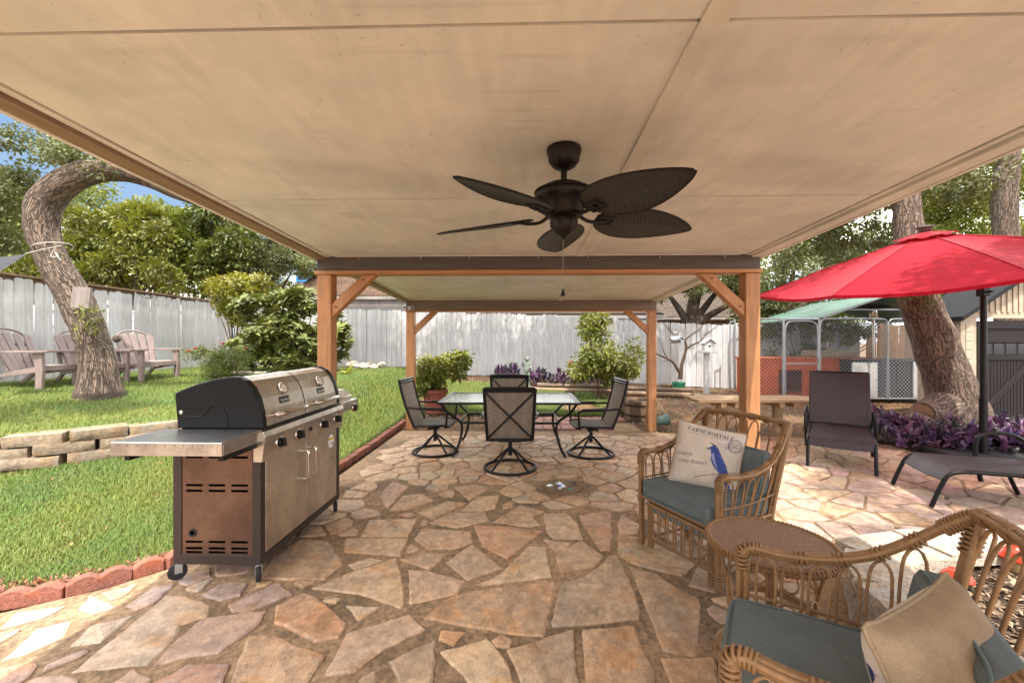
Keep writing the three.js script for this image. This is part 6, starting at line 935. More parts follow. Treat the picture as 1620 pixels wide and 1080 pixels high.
// ---------------------------------------------------------------- kennel
reseed(91);
{
  const d0 = 9.5, hB = 0.2, hT = 2.0, o = cw(6.95, d0), t = thing('dog_kennel', 'galvanised chain link dog kennel with gate and green tarp roof', 'kennel', V(o.x, 0, o.z)), W = (xc, h, d) => cw(xc, d, h).sub(V(o.x, 0, o.z));
  const link = (P0, P1, h0, h1) => { const L = P0.distanceTo(P1), u = P1.clone().sub(P0).normalize(), gs = [], st = 0.085, H = h1 - h0; const seg = (s0, y0, s1, y1) => gs.push(rod(P0.clone().addScaledVector(u, s0).add(V(0, y0, 0)), P0.clone().addScaledVector(u, s1).add(V(0, y1, 0)), 0.0024, 0.0024, 4)); for (let s = -H; s < L; s += st) { for (const m of [0, 1]) { let a = s, b = s + H, ya = h0, yb = h1; if (a < 0) { ya = h0 - a; a = 0; } if (b > L) { yb = h1 - (b - L); b = L; } if (b <= a) continue; m ? seg(a, h0 + h1 - ya, b, h0 + h1 - yb) : seg(a, ya, b, yb); } } return merge(gs); };
  const panel = (x0, d00, x1, d1, name = 'panel') => { const a = W(x0, 0, d00), b = W(x1, 0, d1), pf = part(t, name + '_frame', merge([tube([a.clone().add(V(0, hB, 0)), a.clone().add(V(0, hT - 0.08, 0)), a.clone().lerp(b, 0.02).add(V(0, hT - 0.015, 0)), a.clone().lerp(b, 0.06).add(V(0, hT, 0)), a.clone().lerp(b, 0.94).add(V(0, hT, 0)), a.clone().lerp(b, 0.98).add(V(0, hT - 0.015, 0)), b.clone().add(V(0, hT - 0.08, 0)), b.clone().add(V(0, hB, 0))], 0.017, 70, 8), rod(a.clone().add(V(0, hB + 0.02, 0)), b.clone().add(V(0, hB + 0.02, 0)), 0.015)]), M.galv); const m = part(pf, 'chain_link', link(a, b, hB, hT), M.wire); m.userData.kind = 'stuff'; return pf; };
  panel(5.35, d0 + 0.12, 6.08, d0); panel(6.93, d0, 8.42, d0); panel(8.46, d0, 10.25, d0); panel(10.25, d0 + 0.04, 10.3, 12.0); panel(6.3, 12.0, 7.8, 12.0); panel(7.85, 12.0, 10.25, 12.0);
  // gate in its own frame
  const ga = W(6.14, 0, d0), gb = W(6.86, 0, d0), gate = part(t, 'gate_frame', merge([tube([ga.clone().add(V(0, hB + 0.05, 0)), ga.clone().add(V(0, 1.80, 0)), ga.clone().lerp(gb, 0.05).add(V(0, 1.9, 0)), ga.clone().lerp(gb, 0.14).add(V(0, 1.94, 0)), ga.clone().lerp(gb, 0.86).add(V(0, 1.94, 0)), ga.clone().lerp(gb, 0.95).add(V(0, 1.9, 0)), gb.clone().add(V(0, 1.80, 0)), gb.clone().add(V(0, hB + 0.05, 0))], 0.019, 60, 8), rod(ga.clone().add(V(0, 1.0, 0)), gb.clone().add(V(0, 1.0, 0)), 0.014), rod(ga.clone().add(V(0, hB + 0.06, 0)), gb.clone().add(V(0, hB + 0.06, 0)), 0.016)]), M.galv);
  part(gate, 'chain_link', link(ga, gb, hB + 0.05, 1.9), M.wire).userData.kind = 'stuff'; part(gate, 'latch', box(0.05, 0.16, 0.05, 0.006), M.galv, gb.clone().add(V(0.02, 1.1, 0.03)));
  part(t, 'gate_post', rod(W(6.1, hB, d0), W(6.1, hT, d0), 0.024), M.galv); part(t, 'gate_post', rod(W(6.9, hB, d0), W(6.9, hT, d0), 0.024), M.galv); part(t, 'gate_header', rod(W(6.1, hT, d0), W(6.9, hT, d0), 0.02), M.galv);
  part(t, 'roof_tube', merge([tube([W(6.95, 2.02, d0 - 0.02), W(8.45, 2.53, d0 - 0.02), W(8.58, 2.55, d0 - 0.02), W(8.75, 2.53, d0 - 0.02), W(10.25, 2.02, d0 - 0.02)], 0.02, 50, 8), rod(W(8.58, 2.53, d0), W(8.58, 2.53, 12), 0.018), rod(W(6.95, 2.02, d0), W(6.95, 2.02, 12), 0.018), rod(W(10.25, 2.02, d0), W(10.25, 2.02, 12), 0.018), rod(W(7.6, 2.22, d0 + 0.1), W(9.55, 2.22, d0 + 0.1), 0.016)]), M.galv);
  part(t, 'tarp_roof', merge([0, 1].map((s) => grid(20, 14, (u, v) => { const p = W(lerp(8.58, s ? 10.3 : 6.88, u), lerp(2.575, 2.02, Math.pow(u, 1.08)) - 0.05 * Math.sin(Math.PI * v * 3) * Math.sin(Math.PI * u) * 0.5 + 0.012 * fbm(u * 6, v * 9, 99, 3, 7), lerp(d0 - 0.05, 12.05, v)); return [p.x, p.y, p.z]; }))), M.tarp);
}
const stand = (xc, d, h = 0.2) => cw(xc, d, h);
{
  const t = thing('dog_house', 'orange painted wooden dog house with dark doorway inside the kennel', 'dog house', stand(7.1, 10.7)), s = t.position;
  part(t, 'front_wall', merge([bx(-1.15, -0.55, -0.04, 0.86, 0.30, 0.33, 0.004), bx(0.02, 1.05, -0.04, 0.86, 0.30, 0.33, 0.004), bx(-0.55, 0.02, 0.60, 0.86, 0.301, 0.329, 0.003)]), M.orangeBox);
  part(t, 'side_wall', bx(-1.15, -1.12, -0.04, 0.86, -0.5, 0.299, 0.004), M.orangeBox); part(t, 'side_wall', bx(1.02, 1.05, -0.04, 0.86, -0.5, 0.299, 0.004), M.orangeBox); part(t, 'back_wall', bx(-1.12, 1.02, -0.04, 0.86, -0.5, -0.47, 0.004), M.orangeBox);
  part(t, 'lid', bx(-1.2, 1.9, 0.862, 0.90, -0.53, 0.36, 0.006), M.orangeBox); part(t, 'floor', bx(-1.12, 1.02, 0.0, 0.02, -0.47, 0.29, 0.002), M.orangeBox);
}
{
  const g = puffBox(1.0, 0.17, 0.6, 0.3); solo('dog_bed', g, std({ color: lin(0.36, 0.27, 0.18), map: rep(tCloth, 3), roughness: 0.95 }), 'tan dog cushion lying on top of the orange dog house', 'cushion', stand(8.0, 10.7, 1.185));
  const t = thing('storage_cabinet', 'dark cabinet with white door and glass doors inside the kennel', 'cabinet', stand(8.35, 9.95, 0.18));
  part(t, 'carcass', bx(-0.35, 1.6, 0, 0.84, -0.5, 0, 0.006), M.navy); part(t, 'top', bx(-0.38, 1.64, 0.842, 0.90, -0.53, 0.04, 0.008), M.navy);
  const wd = part(t, 'white_door', bx(-0.36, 0.22, 0.01, 0.83, 0.002, 0.03, 0.005), M.white); part(wd, 'raised_panel', bx(-0.29, 0.15, 0.08, 0.76, 0.0305, 0.036, 0.004), M.white);
  part(t, 'glass_door', bx(0.66, 0.98, 0.06, 0.80, 0.002, 0.02, 0.004), M.glassDark); part(t, 'dark_door', bx(0.24, 0.64, 0.02, 0.82, 0.002, 0.025, 0.004), M.navy); part(t, 'white_stile', bx(1.02, 1.22, 0.02, 0.84, 0.002, 0.05, 0.006), M.white);
  const h = thing('patio_heater', 'bronze patio heater standing under the kennel tarp', 'heater', stand(8.75, 10.25, 0.2));
  part(h, 'pole', rod(V(0, 0.4, 0), V(0, 1.95, 0), 0.035, 0.035, 14), M.chrome); part(h, 'tank_housing', lathe([[0, 0], [0.24, 0], [0.24, 0.05], [0.2, 0.6], [0.1, 0.66], [0, 0.66]], 24), M.bronze); part(h, 'burner', lathe([[0.06, 1.85], [0.10, 1.9], [0.105, 2.1], [0.07, 2.14], [0, 2.14]], 20), M.chrome); part(h, 'reflector', lathe([[0.34, 2.12], [0.33, 2.14], [0.2, 2.19], [0, 2.21]], 28), M.bronze);
}
// ---------------------------------------------------------------- garden shed
{
  const d = 7.3, c = cw(7.72, d), t = thing('garden_shed', 'tan resin garden shed with dark double doors and black gable roof', 'shed', V(c.x, 0.1, c.z), YAW), hE = 1.80;
  const lap = []; for (let k = 0; k < 11; k++) lap.push(xf(box(0.13, 0.148, 0.03, 0.006), V(0.15, 0.09 + k * 0.155, 0.012)));
  part(t, 'front_wall', merge([bx(0.0, 0.30, 0, hE, -0.06, -0.004, 0.004), bx(2.3, 2.6, 0, hE, -0.06, -0.004, 0.004)]), M.shedTan); part(t, 'corner_siding', merge(lap), M.shedTan);
  part(t, 'corner_trim', bx(-0.01, 0.075, 0, hE, -0.07, 0.03, 0.008), M.shedTan);
  part(t, 'side_wall', bx(-0.0, 0.05, 0, hE - 0.01, -0.70, -0.071, 0.004), M.shedTan); part(t, 'side_wall', bx(2.55, 2.6, 0, hE - 0.01, -0.70, -0.071, 0.004), M.shedTan); part(t, 'back_wall', bx(0, 2.6, 0, hE - 0.01, -0.76, -0.70, 0.004), M.shedTan);
  part(t, 'gable', extrude([[-0.02, hE], [2.62, hE], [1.3, hE + 0.86]], 0.05, 0.003).translate(0, 0, -0.06), M.shedTan);
  for (let k = 0; k < 22; k++) { const x = 0.24 + k * 0.1, y = hE + 0.10, h = (1.3 - Math.abs(x - 1.3)) * 0.66 - 0.16; if (h > 0.04) part(t, 'gable_batten', bx(x - 0.022, x + 0.022, y, y + h, -0.005, 0.012, 0.004), M.shedTan); }
  for (const s of [-1, 1]) part(t, 'roof', extrude([[-0.10, hE - 0.05], [1.3, hE + 0.875], [1.3, hE + 0.95], [-0.10, hE + 0.02]].map(([x, y]) => [s < 0 ? x : 2.6 - x + 0.001, y]), 1.0, 0.004).translate(0, 0, -0.85), M.shedRoof);
  for (const s of [0, 1]) {
    const x0 = s ? 1.305 : 0.30, x1 = s ? 2.3 : 1.295, door = part(t, 'door', bx(x0, x1, 0.02, hE - 0.06, -0.055, -0.012, 0.004), M.shedDoor);
    for (let k = 0; k < 15; k++) part(door, 'groove_board', bx(x0 + 0.075 + k * 0.057, x0 + 0.124 + k * 0.057, 0.10, 1.08, -0.0118, -0.004, 0.003), M.shedDoor);
    for (const [y0, y1] of [[0.03, 0.13], [1.08, 1.16], [1.38, 1.46], [1.62, 1.73]]) part(door, 'rail', bx(x0, x1, y0, y1, -0.0119, 0.012, 0.004), M.shedDoor); for (const x of [x0 + 0.035, x1 - 0.035]) part(door, 'stile', bx(x - 0.037, x + 0.037, 0.02, hE - 0.06, -0.0117, 0.009, 0.004), M.shedDoor);
    part(door, 'brace', beam(V(s ? x1 - 0.06 : x0 + 0.06, 0.16, 0.004), V(s ? x0 + 0.06 : x1 - 0.06, 1.05, 0.004), 0.02, 0.10), M.shedDoor);
    for (let k = 0; k < 4; k++) { const a = x0 + 0.09 + k * 0.21; const wdw = part(door, 'window_pane', bx(a, a + 0.17, 1.175, 1.365, -0.0118, -0.006, 0.002), M.glassDark); }
  }
}
// ---------------------------------------------------------------- neighbouring houses
{
  const p = D(455, 560, 21); p.y = 0; const t = thing('neighbour_house', 'pale blue grey two storey house with bright blue window frames', 'house', p);
  part(t, 'wall', bx(-2.2, 2.6, 0, 5.4, -4, 0, 0.01), M.houseBlue); part(t, 'roof', extrude([[-2.8, 5.35], [0.2, 6.9], [3.2, 5.35], [3.2, 5.5], [0.2, 7.05], [-2.8, 5.5]], 4.6, 0).translate(0, 0, -4.3), M.shingleGrey[0]);
  part(t, 'belt_course', bx(-2.25, 2.65, 4.0, 4.25, -0.001, 0.06, 0.01), M.white);
  for (const [x, y] of [[0.45, 4.45], [-1.1, 4.45], [1.4, 4.45], [0.0, 2.6]]) { const f = part(t, 'window', merge([bx(x, x + 0.75, y, y + 0.08, 0.002, 0.08, 0.01), bx(x, x + 0.75, y + 0.82, y + 0.9, 0.002, 0.08, 0.01), bx(x, x + 0.08, y + 0.08, y + 0.82, 0.002, 0.08, 0.01), bx(x + 0.67, x + 0.75, y + 0.08, y + 0.82, 0.002, 0.08, 0.01)]), M.blueTrim); part(f, 'pane', bx(x + 0.081, x + 0.669, y + 0.081, y + 0.819, 0.002, 0.02, 0.002), M.glassDark); }
}
function roofHouse(label, p, turn, w, dpt, hE, hR, wallM, tiles, name = 'neighbour_shed') {
  const t = thing(name, label, 'building', p, turn); part(t, 'wall', bx(-w / 2, w / 2, 0, hE, -dpt, 0, 0.01), wallM);
  const an = Math.atan2(hR - hE, dpt / 2), L = Math.hypot(hR - hE, dpt / 2) + 0.25; for (const s of [0, 1]) { const r = part(t, 'roof_slope', box(w + 0.4, 0.06, L, 0.01), tiles[0], [0, (hE + hR) / 2 - 0.02, s ? -dpt * 0.75 : -dpt * 0.25], [s ? -an : an, 0, 0]); r.position.y += 0.03; if (!s) { const n = Math.ceil(L / 0.16); for (let k = 0; k < n; k++) for (let j = 0; j < Math.round(w / 0.5); j++) part(r, 'shingle', box(0.48, 0.014, 0.19, 0.003), tiles[Math.floor(rnd() * tiles.length)], [-w / 2 + 0.25 + j * 0.5 + (k % 2) * 0.2 - 0.05, 0.036 + R(0, 0.004), L / 2 - 0.09 - k * 0.16], [0.05, 0, 0]); } }
  part(t, 'eave', bx(-w / 2 - 0.2, w / 2 + 0.2, hE - 0.16, hE - 0.06, 0.12, 0.2, 0.005), M.sidingGrey); return t;
}
for (const [label, px, d, w, dpt, hE, hR, m, tl] of [['grey sided shed with brown shingle roof behind the white fence', 575, 13.2, 4.2, 3.0, 2.95, 3.75, M.sidingGrey, M.shingle], ['house with grey shingle roof behind the spreading oak', 1125, 17.5, 4.4, 5.0, 2.55, 4.1, M.fenceBrown, M.shingleGrey], ['long low grey building just behind the white fence', 850, 14.2, 8.0, 3.0, 2.42, 2.6, M.houseBlue, M.shingleGrey]]) { const p = D(px, 560, d); p.y = 0; roofHouse(label, p, 0.02, w, dpt, hE, hR, m, tl); }

// ---------------------------------------------------------------- things in the back bed
reseed(101);
const onG = (px, d, dy = 0) => { const q = D(px, 600, d); q.y = terrain(q.x, q.z) - 0.05 + dy; return q; };
{ // landscape timbers
  const runs = [[838, 10.3, 960, 10.25], [962, 10.25, 1085, 10.2], [1088, 10.2, 1190, 10.1]];
  for (const [r, y, dz] of [[0, 0.05, 0], [1, 0.055, 0.14], [2, 0.155, 0.06]]) runs.forEach(([a, da, b, db], i) => { const p = onG(a + r * 6, da, y), q = onG(b + r * 6 - 1, db, y); q.y = p.y + (q.y - p.y) * 0.7; p.z += -0.10 + dz * 1.4; q.z += -0.10 + dz * 1.4; if (r === 2 && i === 2) return; const g = limb([p, p.clone().lerp(q, 0.5).add(V(0, R(-0.008, 0.008), 0)), q], [0.055, 0.053, 0.056], 16, 12, 0.06); swapUV(g); const o = solo('landscape_log', g, r === 1 ? M.log : M.logDark, `${['dark lower', 'pale front', 'dark upper'][r]} round timber edging the bed ${['in front of the purple plants', 'behind the barrel planter', 'in front of the bird house'][i]}`, 'log', undefined, 'round timbers edging the back bed'); });
  solo('landscape_log', swapUV(limb([onG(955, 8.5, 0.10), onG(1000, 8.4, 0.10)], [0.075, 0.075], 6, 14, 0.05)), M.log, 'short pale log lying beside the barrel planter', 'log');
}
{
  const p = onG(1012, 8.2, 0.0), t = thing('barrel_planter', 'half wine barrel planter beside the far orange post', 'planter', p), n = 18, stv = [];
  for (let k = 0; k < n; k++) { const a = k / n * 6.283, g = boxUV(extrude([[-0.047, 0], [0.047, 0], [0.053, 0.2], [0.05, 0.36], [-0.05, 0.36], [-0.053, 0.2]], 0.02, 0.002)); part(t, 'stave', g, k % 3 ? M.logDark : M.log, [0.275 * Math.sin(a), 0, 0.275 * Math.cos(a)], [0.06, a, 0]).rotation.order = 'YXZ'; }
  for (const y of [0.09, 0.28]) part(t, 'hoop', new THREE.CylinderGeometry(0.318 + y * 0.05, 0.312 + y * 0.05, 0.035, 36, 1, true), M.barkDark, [0, y, 0]); part(t, 'soil', new THREE.CircleGeometry(0.285, 24).rotateX(-Math.PI / 2), M.mulch, [0, 0.32, 0]);
}
solo('green_pot', lathe([[0, 0], [0.065, 0], [0.085, 0.20], [0.10, 0.205], [0.10, 0.24], [0.088, 0.24], [0.075, 0.03], [0, 0.03]], 28), M.greenPot, 'empty green flower pot lying on its side near the orange post', 'pot', onG(1037, 7.35, 0.145), undefined, [0, 0.3, -1.45]);
{
  const p = onG(1074, 10.5, 0.02), t = thing('bucket_tree', 'bare branched little tree growing in a green bucket', 'tree', p), o = p, q = (px, py, d = 10.5) => D(px, py, d).sub(o);
  const bk = part(t, 'bucket', lathe([[0, 0], [0.125, 0], [0.15, 0.27], [0.16, 0.275], [0.16, 0.30], [0.148, 0.30], [0.12, 0.02], [0, 0.02]], 28), M.greenPlastic); part(bk, 'soil', new THREE.CircleGeometry(0.14, 20).rotateX(-Math.PI / 2), M.mulch, [0, 0.26, 0]);
  const br = (pts, r) => part(t, 'branch', limb(pts.map(([x, y, d]) => q(x, y, d ?? 10.5)), r, 24, 8, 0.12), M.twig2 ?? (M.twig2 = std({ color: lin(0.16, 0.115, 0.09), map: tBark, roughness: 0.95 })));
  br([[1076, 600], [1078, 582], [1083, 562], [1086, 548], [1083, 538], [1070, 532], [1056, 520]], [0.06, 0.045, 0.04, 0.034, 0.025, 0.018, 0.008]); br([[1076, 590], [1064, 572], [1054, 566], [1040, 560], [1028, 548]], [0.04, 0.032, 0.026, 0.02, 0.01]); br([[1086, 552], [1096, 545], [1108, 540], [1118, 528], [1136, 516]], [0.03, 0.024, 0.02, 0.012, 0.005]); br([[1083, 538], [1096, 528], [1108, 520], [1118, 506]], [0.022, 0.016, 0.012, 0.004]); br([[1108, 540], [1112, 530], [1124, 526]], [0.012, 0.008, 0.004]);
  br([[1056, 566], [1050, 556], [1044, 540], [1036, 532]], [0.014, 0.01, 0.007, 0.003]); br([[1066, 530], [1060, 522], [1050, 512], [1038, 505]], [0.016, 0.012, 0.008, 0.004]); br([[1058, 521], [1058, 510], [1056, 500]], [0.01, 0.007, 0.003]); br([[1058, 571], [1052, 570], [1046, 574]], [0.01, 0.006, 0.003]); br([[1070, 532], [1074, 524], [1070, 520]], [0.01, 0.006, 0.004]);
  part(t, 'cloth_tie', tube([[1090, 562], [1100, 552], [1112, 548], [1100, 556], [1090, 566]].map(([x, y]) => q(x, y, 10.45)), 0.009, 24, 5), M.white);
}
{
  const t = thing('watering_can', 'small galvanised watering can hanging in the bare bucket tree', 'watering can', D(1068, 537, 10.4)); t.rotation.z = 0.25;
  part(t, 'body', lathe([[0, -0.11], [0.085, -0.11], [0.085, 0.05], [0.07, 0.10], [0.05, 0.11], [0.045, 0.10]], 22).rotateZ(1.4), M.galv); part(t, 'spout', rod(V(0.08, -0.05, 0), V(0.22, -0.09, 0), 0.022, 0.012), M.galv); part(t, 'handle', tube([V(-0.02, 0.08, 0), V(0.02, 0.17, 0), V(0.12, 0.16, 0), V(0.10, 0.06, 0)], 0.008, 18, 6), M.galv);
}
solo('concrete_pot', lathe([[0, 0], [0.14, 0], [0.17, 0.18], [0.18, 0.2], [0.16, 0.2], [0.13, 0.04], [0, 0.04]], 4).rotateY(0.7), M.concrete, 'square concrete pot beside the green bucket', 'pot', onG(1054, 10.75, 0.02));
{
  const p = onG(1118, 10.9, 0.0), t = thing('bird_house', 'white bird house on a square white post', 'bird house', p);
  part(t, 'post', box(0.12, 1.05, 0.12, 0.006).translate(0, 0.525, 0), M.white); part(t, 'tray', box(0.36, 0.05, 0.30, 0.006), M.white, [0.04, 1.08, 0]); const bs = new THREE.Shape([[-0.13, 0], [0.13, 0], [0.13, 0.18], [0, 0.28], [-0.13, 0.18]].map((q) => new THREE.Vector2(...q))), bh = new THREE.Path(); bh.absarc(0, 0.12, 0.03, 0, 6.2832, true); bs.holes.push(bh); const b = part(t, 'box', new THREE.ExtrudeGeometry(bs, { depth: 0.18, bevelEnabled: false }).translate(0.04, 1.11, -0.08), M.white); part(b, 'back_board', extrude([[-0.13, 0], [0.13, 0], [0.13, 0.18], [0, 0.28], [-0.13, 0.18]], 0.016, 0).translate(0.04, 1.11, -0.098), M.white);
  for (const s of [-1, 1]) part(t, 'roof_board', box(0.21, 0.018, 0.28, 0.003), M.white, [0.04 + s * 0.085, 1.36, 0], [0, 0, -s * 0.65]);
}
{ // cherub statue: one body from smooth rings
  const p = onG(833, 10.6, 0.0), t = thing('garden_statue', 'small weathered cherub statue on a pedestal in the flower bed', 'statue', p, 0.3); t.scale.setScalar(0.95);
  part(t, 'pedestal', lathe([[0, 0], [0.13, 0], [0.13, 0.05], [0.09, 0.07], [0.075, 0.2], [0.1, 0.25], [0.11, 0.27], [0, 0.27]], 20), M.statue);
  part(t, 'figure', merge([limb([V(-0.035, 0.26, 0), V(-0.04, 0.36, 0.015), V(-0.04, 0.45, 0)], [0.03, 0.036, 0.045], 10, 12, 0.08), limb([V(0.03, 0.26, 0.02), V(0.045, 0.36, 0.04), V(0.035, 0.46, 0)], [0.03, 0.036, 0.045], 10, 12, 0.08), limb([V(0, 0.42, 0), V(0.0, 0.5, 0.015), V(-0.01, 0.58, 0.01), V(0, 0.66, 0), V(0, 0.70, 0.0)], [0.07, 0.082, 0.078, 0.07, 0.03], 18, 16, 0.08), limb([V(0.07, 0.645, 0), V(0.12, 0.58, 0.03), V(0.07, 0.53, 0.09)], [0.03, 0.027, 0.022], 10, 10, 0.05), limb([V(-0.07, 0.645, 0), V(-0.13, 0.60, 0.02), V(-0.12, 0.68, 0.07)], [0.03, 0.027, 0.022], 10, 10, 0.05), new THREE.SphereGeometry(0.062, 18, 14).scale(0.92, 1.08, 1).translate(0.01, 0.765, 0.012), new THREE.SphereGeometry(0.012, 8, 6).translate(0.012, 0.757, 0.076), ...[...Array(14)].map((_, k) => new THREE.SphereGeometry(0.022, 8, 6).translate(0.01 + 0.052 * Math.cos(k * 0.9), 0.795 + 0.012 * Math.sin(k * 2.1), -0.004 + 0.05 * Math.sin(k * 0.9)))]), M.statue);
}
{
  const t = thing('bird_feeder', 'small copper lantern bird feeder hanging by the white fence', 'bird feeder', D(903, 577, 11.2)); part(t, 'roof', lathe([[0, 0.14], [0.02, 0.13], [0.05, 0.09], [0.095, 0.06], [0.085, 0.055], [0, 0.055]], 4), M.terracotta); part(t, 'body', lathe([[0, -0.06], [0.06, -0.06], [0.055, 0.05], [0, 0.05]], 4), M.fenceTan); part(t, 'tray', lathe([[0, -0.08], [0.085, -0.08], [0.09, -0.062], [0, -0.062]], 4), M.terracotta); part(t, 'hanger', rod(V(0, 0.13, 0), V(0, 0.6, 0), 0.003), M.blackMetal); 
}
// wire plant hooks leaning on the left fence
for (const [px, py, d] of [[58, 452, 8.1], [170, 462, 9.4]]) { const top = D(px, py, d); top.x = -8.60; const t = thing('plant_hook', px < 100 ? 'thin metal shepherd hook leaning on the white fence behind the crooked oak' : 'thin metal shepherd hook on the white fence right of the crooked oak', 'hook', V(top.x, 0, top.z)); part(t, 'rod', rod(V(0.06, 0.8, 0.10), V(0, top.y, 0), 0.011), M.galv); part(t, 'hook', tube([V(0, top.y, 0), V(0.12, top.y - 0.10, -0.05), V(0.26, top.y - 0.12, -0.10), V(0.30, top.y - 0.08, -0.11)], 0.008, 16, 6), M.blackMetal); }
// stone edging under the loquat, with small stones
{ const t = thing('stone_edging', 'rough pale stones edging the loquat bed', 'edging'); for (let k = 0; k < 34; k++) { const pile = k > 21, px = pile ? R(548, 605) : 372 + k * 6.2 + R(-2, 2), d = pile ? R(10.5, 11) : 8.95 + R(-0.05, 0.05) + (k % 2) * 0.08, q = onG(px, d, pile ? R(0.05, 0.2) : 0.05); const g = new THREE.IcosahedronGeometry(0.1, 1), p = g.attributes.position; for (let i = 0; i < p.count; i++) { const n = 0.8 + 0.5 * hash(Math.round(p.getX(i) * 90), Math.round(p.getY(i) * 90 + p.getZ(i) * 37), k); p.setXYZ(i, p.getX(i) * n * 1.3, p.getY(i) * n * 0.7, p.getZ(i) * n); } g.computeVertexNormals(); part(t, 'stone', boxUV(g), M.blockPale[k % 2], q, [0, R(0, 6), 0]); } }
// fern by the loquat bed
{ const p = onG(548, 8.9, 0.03), t = thing('fern', 'small bright fern beside the stone edging', 'plant', p); part(t, 'fronds', rosette(15, 0.36, 0.022, 0.85), M.leafYellow); }
// mosaic stepping stone
{
  const p = G(891, 769), t = thing('stepping_stone', 'grey mosaic stepping stone with blue and white glass pieces', 'stepping stone', V(p.x, 0, p.z), YAW);
  part(t, 'slab', new THREE.CylinderGeometry(0.205, 0.21, 0.03, 32).translate(0, -0.008, 0), M.concrete);
  const cols = [[0.75, 0.78, 0.85], [0.05, 0.09, 0.30], [0.06, 0.20, 0.14], [0.62, 0.66, 0.78], [0.01, 0.02, 0.05]].map((c) => std({ color: lin(...c), roughness: 0.12 }));
  for (const [x, z, w, h, r, c] of [[-0.14, 0.0, 0.06, 0.045, 0.5, 0], [-0.04, -0.06, 0.06, 0.06, 0.3, 3], [-0.03, 0.0, 0.05, 0.06, 0.8, 1], [0.0, 0.03, 0.04, 0.05, 0.2, 0], [-0.04, 0.08, 0.05, 0.04, 1.0, 3], [0.0, -0.02, 0.04, 0.04, 0.1, 1], [0.06, 0.10, 0.06, 0.03, 0.3, 2], [0.13, -0.06, 0.012, 0.09, 0, 4], [0.10, -0.1, 0.07, 0.012, 0, 4], [0.12, -0.015, 0.03, 0.012, 0, 4]]) part(t, 'glass_piece', extrude([[-w / 2, -h / 2], [w / 2, -h / 3], [w / 3, h / 2], [-w / 2, h / 3]], 0.004, 0.001).rotateX(-Math.PI / 2), cols[c], [x, 0.0085, z], [0, r, 0]);
}
// red toadstool ornaments in the mulch bed
function toadstool(label, p, s) { const t = thing('toadstool_ornament', label, 'ornament', p); t.scale.setScalar(s); part(t, 'stem', lathe([[0, 0], [0.035, 0], [0.03, 0.05], [0.024, 0.09], [0, 0.09]], 18), std({ color: lin(0.55, 0.40, 0.18), roughness: 0.5 })); const c = part(t, 'cap', lathe([[0, 0.075], [0.05, 0.078], [0.088, 0.07], [0.09, 0.078], [0.075, 0.11], [0.045, 0.135], [0, 0.145]], 28), std({ color: lin(0.62, 0.045, 0.02), roughness: 0.2 })); t.rotation.z = -0.15; const sp = []; for (const [a, r] of [[0.3, 0.04], [1.6, 0.055], [2.8, 0.045], [4.0, 0.06], [5.2, 0.05]]) sp.push(new THREE.SphereGeometry(0.008, 8, 6).translate(r * Math.cos(a), 0.147 - r * r * 9, r * Math.sin(a))); part(c, 'spots', merge(sp), M.white); }
toadstool('red toadstool ornament standing in the mulch bed', G(1513, 930, 0.16).setY(0.16), 0.75);
toadstool('orange toadstool ornament at the far side of the mulch bed', G(1612, 908, 0.16).setY(0.16), 1.1);
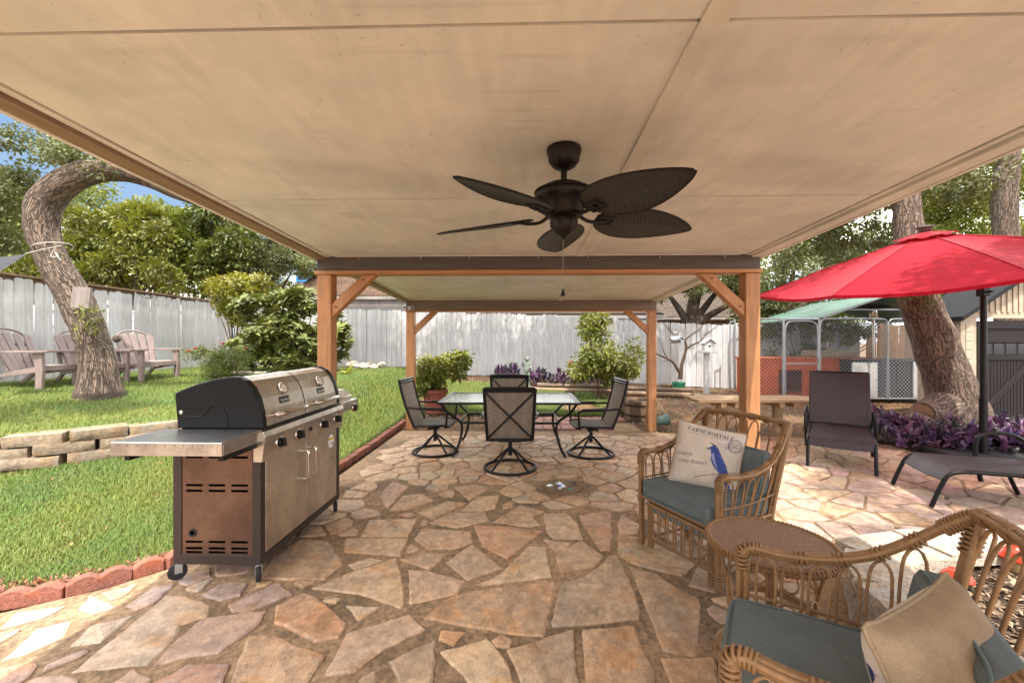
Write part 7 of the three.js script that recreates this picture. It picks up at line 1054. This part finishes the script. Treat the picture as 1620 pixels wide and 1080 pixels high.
// loose matter: bark chips, dry leaves, litter on the bare earth
reseed(111);
{
  const chip = (w, l) => { const g = new THREE.BufferGeometry(); g.setAttribute('position', new THREE.Float32BufferAttribute([-w, 0, -l, w, 0.003, -l * 0.8, w * 0.8, 0, l, -w, 0, -l, w * 0.8, 0, l, -w * 0.7, 0.004, l * 0.9, -w, 0, -l, 0, -0.005, 0, w, 0.003, -l * 0.8], 3)); g.computeVertexNormals(); return g; };
  const items = []; for (let k = 0; k < 7000; k++) { const x = R(1.8, 4.0), d = R(0.9, 2.75); if (!inPoly([[1.85, 0.6], [1.85, 2.2], [2.1, 2.48], [4.2, 2.72], [4.2, 0.6]], x, d)) continue; const s = rnd(); items.push([V(x, 0.163 + 0.02 * rnd(), -d), R(0.5, 1.3), [R(-0.5, 0.5), R(0, 6.28), R(-0.5, 0.5)], s < 0.5 ? lin(0.25, 0.22, 0.2) : s < 0.8 ? lin(0.56, 0.53, 0.47) : lin(1, 0.94, 0.85)]); }
  const m = instances('bark_mulch', chip(0.008, 0.028), std({ color: lin(0.35, 0.25, 0.175), roughness: 0.95, side: THREE.DoubleSide }), items); m.userData.label = 'loose bark chips in the planter bed'; m.userData.category = 'mulch';
  const leaf = leafCluster(1, 0.001, 0.05, 0.014), lit = [];
  for (let k = 0; k < 9000; k++) { const x = R(-2.4, 9), d = R(7.15, 12), z = -d; if (inLawn(x, z) && rnd() < 0.9) continue; if (x < 2 && x > -0.4 && d < 8.4) continue; lit.push([V(x, terrain(x, z) - 0.045 + 0.008 * rnd(), z), R(0.6, 1.3), [R(-0.3, 0.3), R(0, 6.28), R(-1.2, 0.3)], lin(R(0.36, 1), R(0.36, 0.93), R(0.36, 0.8))]); }
  for (let k = 0; k < 900; k++) { const s = R(0.2, 3.2), i = Math.floor(s), x = R(-3.4, -2.3), d = pathAt(edgePath, x) + 0.06 + Math.abs(R(-1, 1) * R(0, 1)) * 0.16; lit.push([V(x, terrain(x, -d) + 0.0 + 0.01 * rnd(), -d), R(0.5, 1.0), [R(-0.3, 0.3), R(0, 6.28), R(-1.2, 0.3)], lin(R(0.5, 1), R(0.36, 0.72), R(0.36, 0.72))]); }
  for (let k = 0; k < 34; k++) lit.push([V(R(-1.4, 4.5), 0.012, -R(1.8, 6.5)), R(0.3, 0.7), [R(-0.1, 0.1), R(0, 6.28), R(-0.8, -0.3)], lin(R(0.4, 0.8), R(0.4, 0.7), 0.5)]);
  for (let k = 0; k < 260; k++) { const x = R(-7, -2.4), d = R(2.4, 8); if (!inLawn(x, -d)) continue; lit.push([V(x, terrain(x, -d) + 0.012 + 0.01 * rnd(), -d), R(0.5, 0.9), [R(-0.4, 0.4), R(0, 6.28), R(-1.0, 0.3)], lin(R(0.6, 1), R(0.5, 0.9), R(0.4, 0.7))]); }
  const l = instances('leaf_litter', leaf, M.dryLeaf, lit); l.userData.label = 'dry fallen leaves on the bare earth'; l.userData.category = 'leaves';
  const peb = new THREE.IcosahedronGeometry(0.02, 0), pb = []; for (let k = 0; k < 2600; k++) { const x = R(-2, 8), d = R(7.2, 11.5); if (inLawn(x, -d)) continue; if (x < 2 && x > -0.4 && d < 8.4) continue; pb.push([V(x, terrain(x, -d) - 0.045, -d), R(0.3, 1.2), [R(0, 3), R(0, 3), R(0, 3)], lin(R(0.5, 1), R(0.5, 0.95), R(0.5, 0.9))]); }
  const q = instances('gravel', peb, std({ color: lin(0.42, 0.34, 0.27), roughness: 0.95 }), pb); q.userData.label = 'small stones scattered on the bare earth'; q.userData.category = 'gravel';
}
scene.traverse((o) => { if (o.isMesh) { o.castShadow = true; o.receiveShadow = true; } });
camera.far = 700; camera.updateProjectionMatrix();
renderer.render(scene, camera);
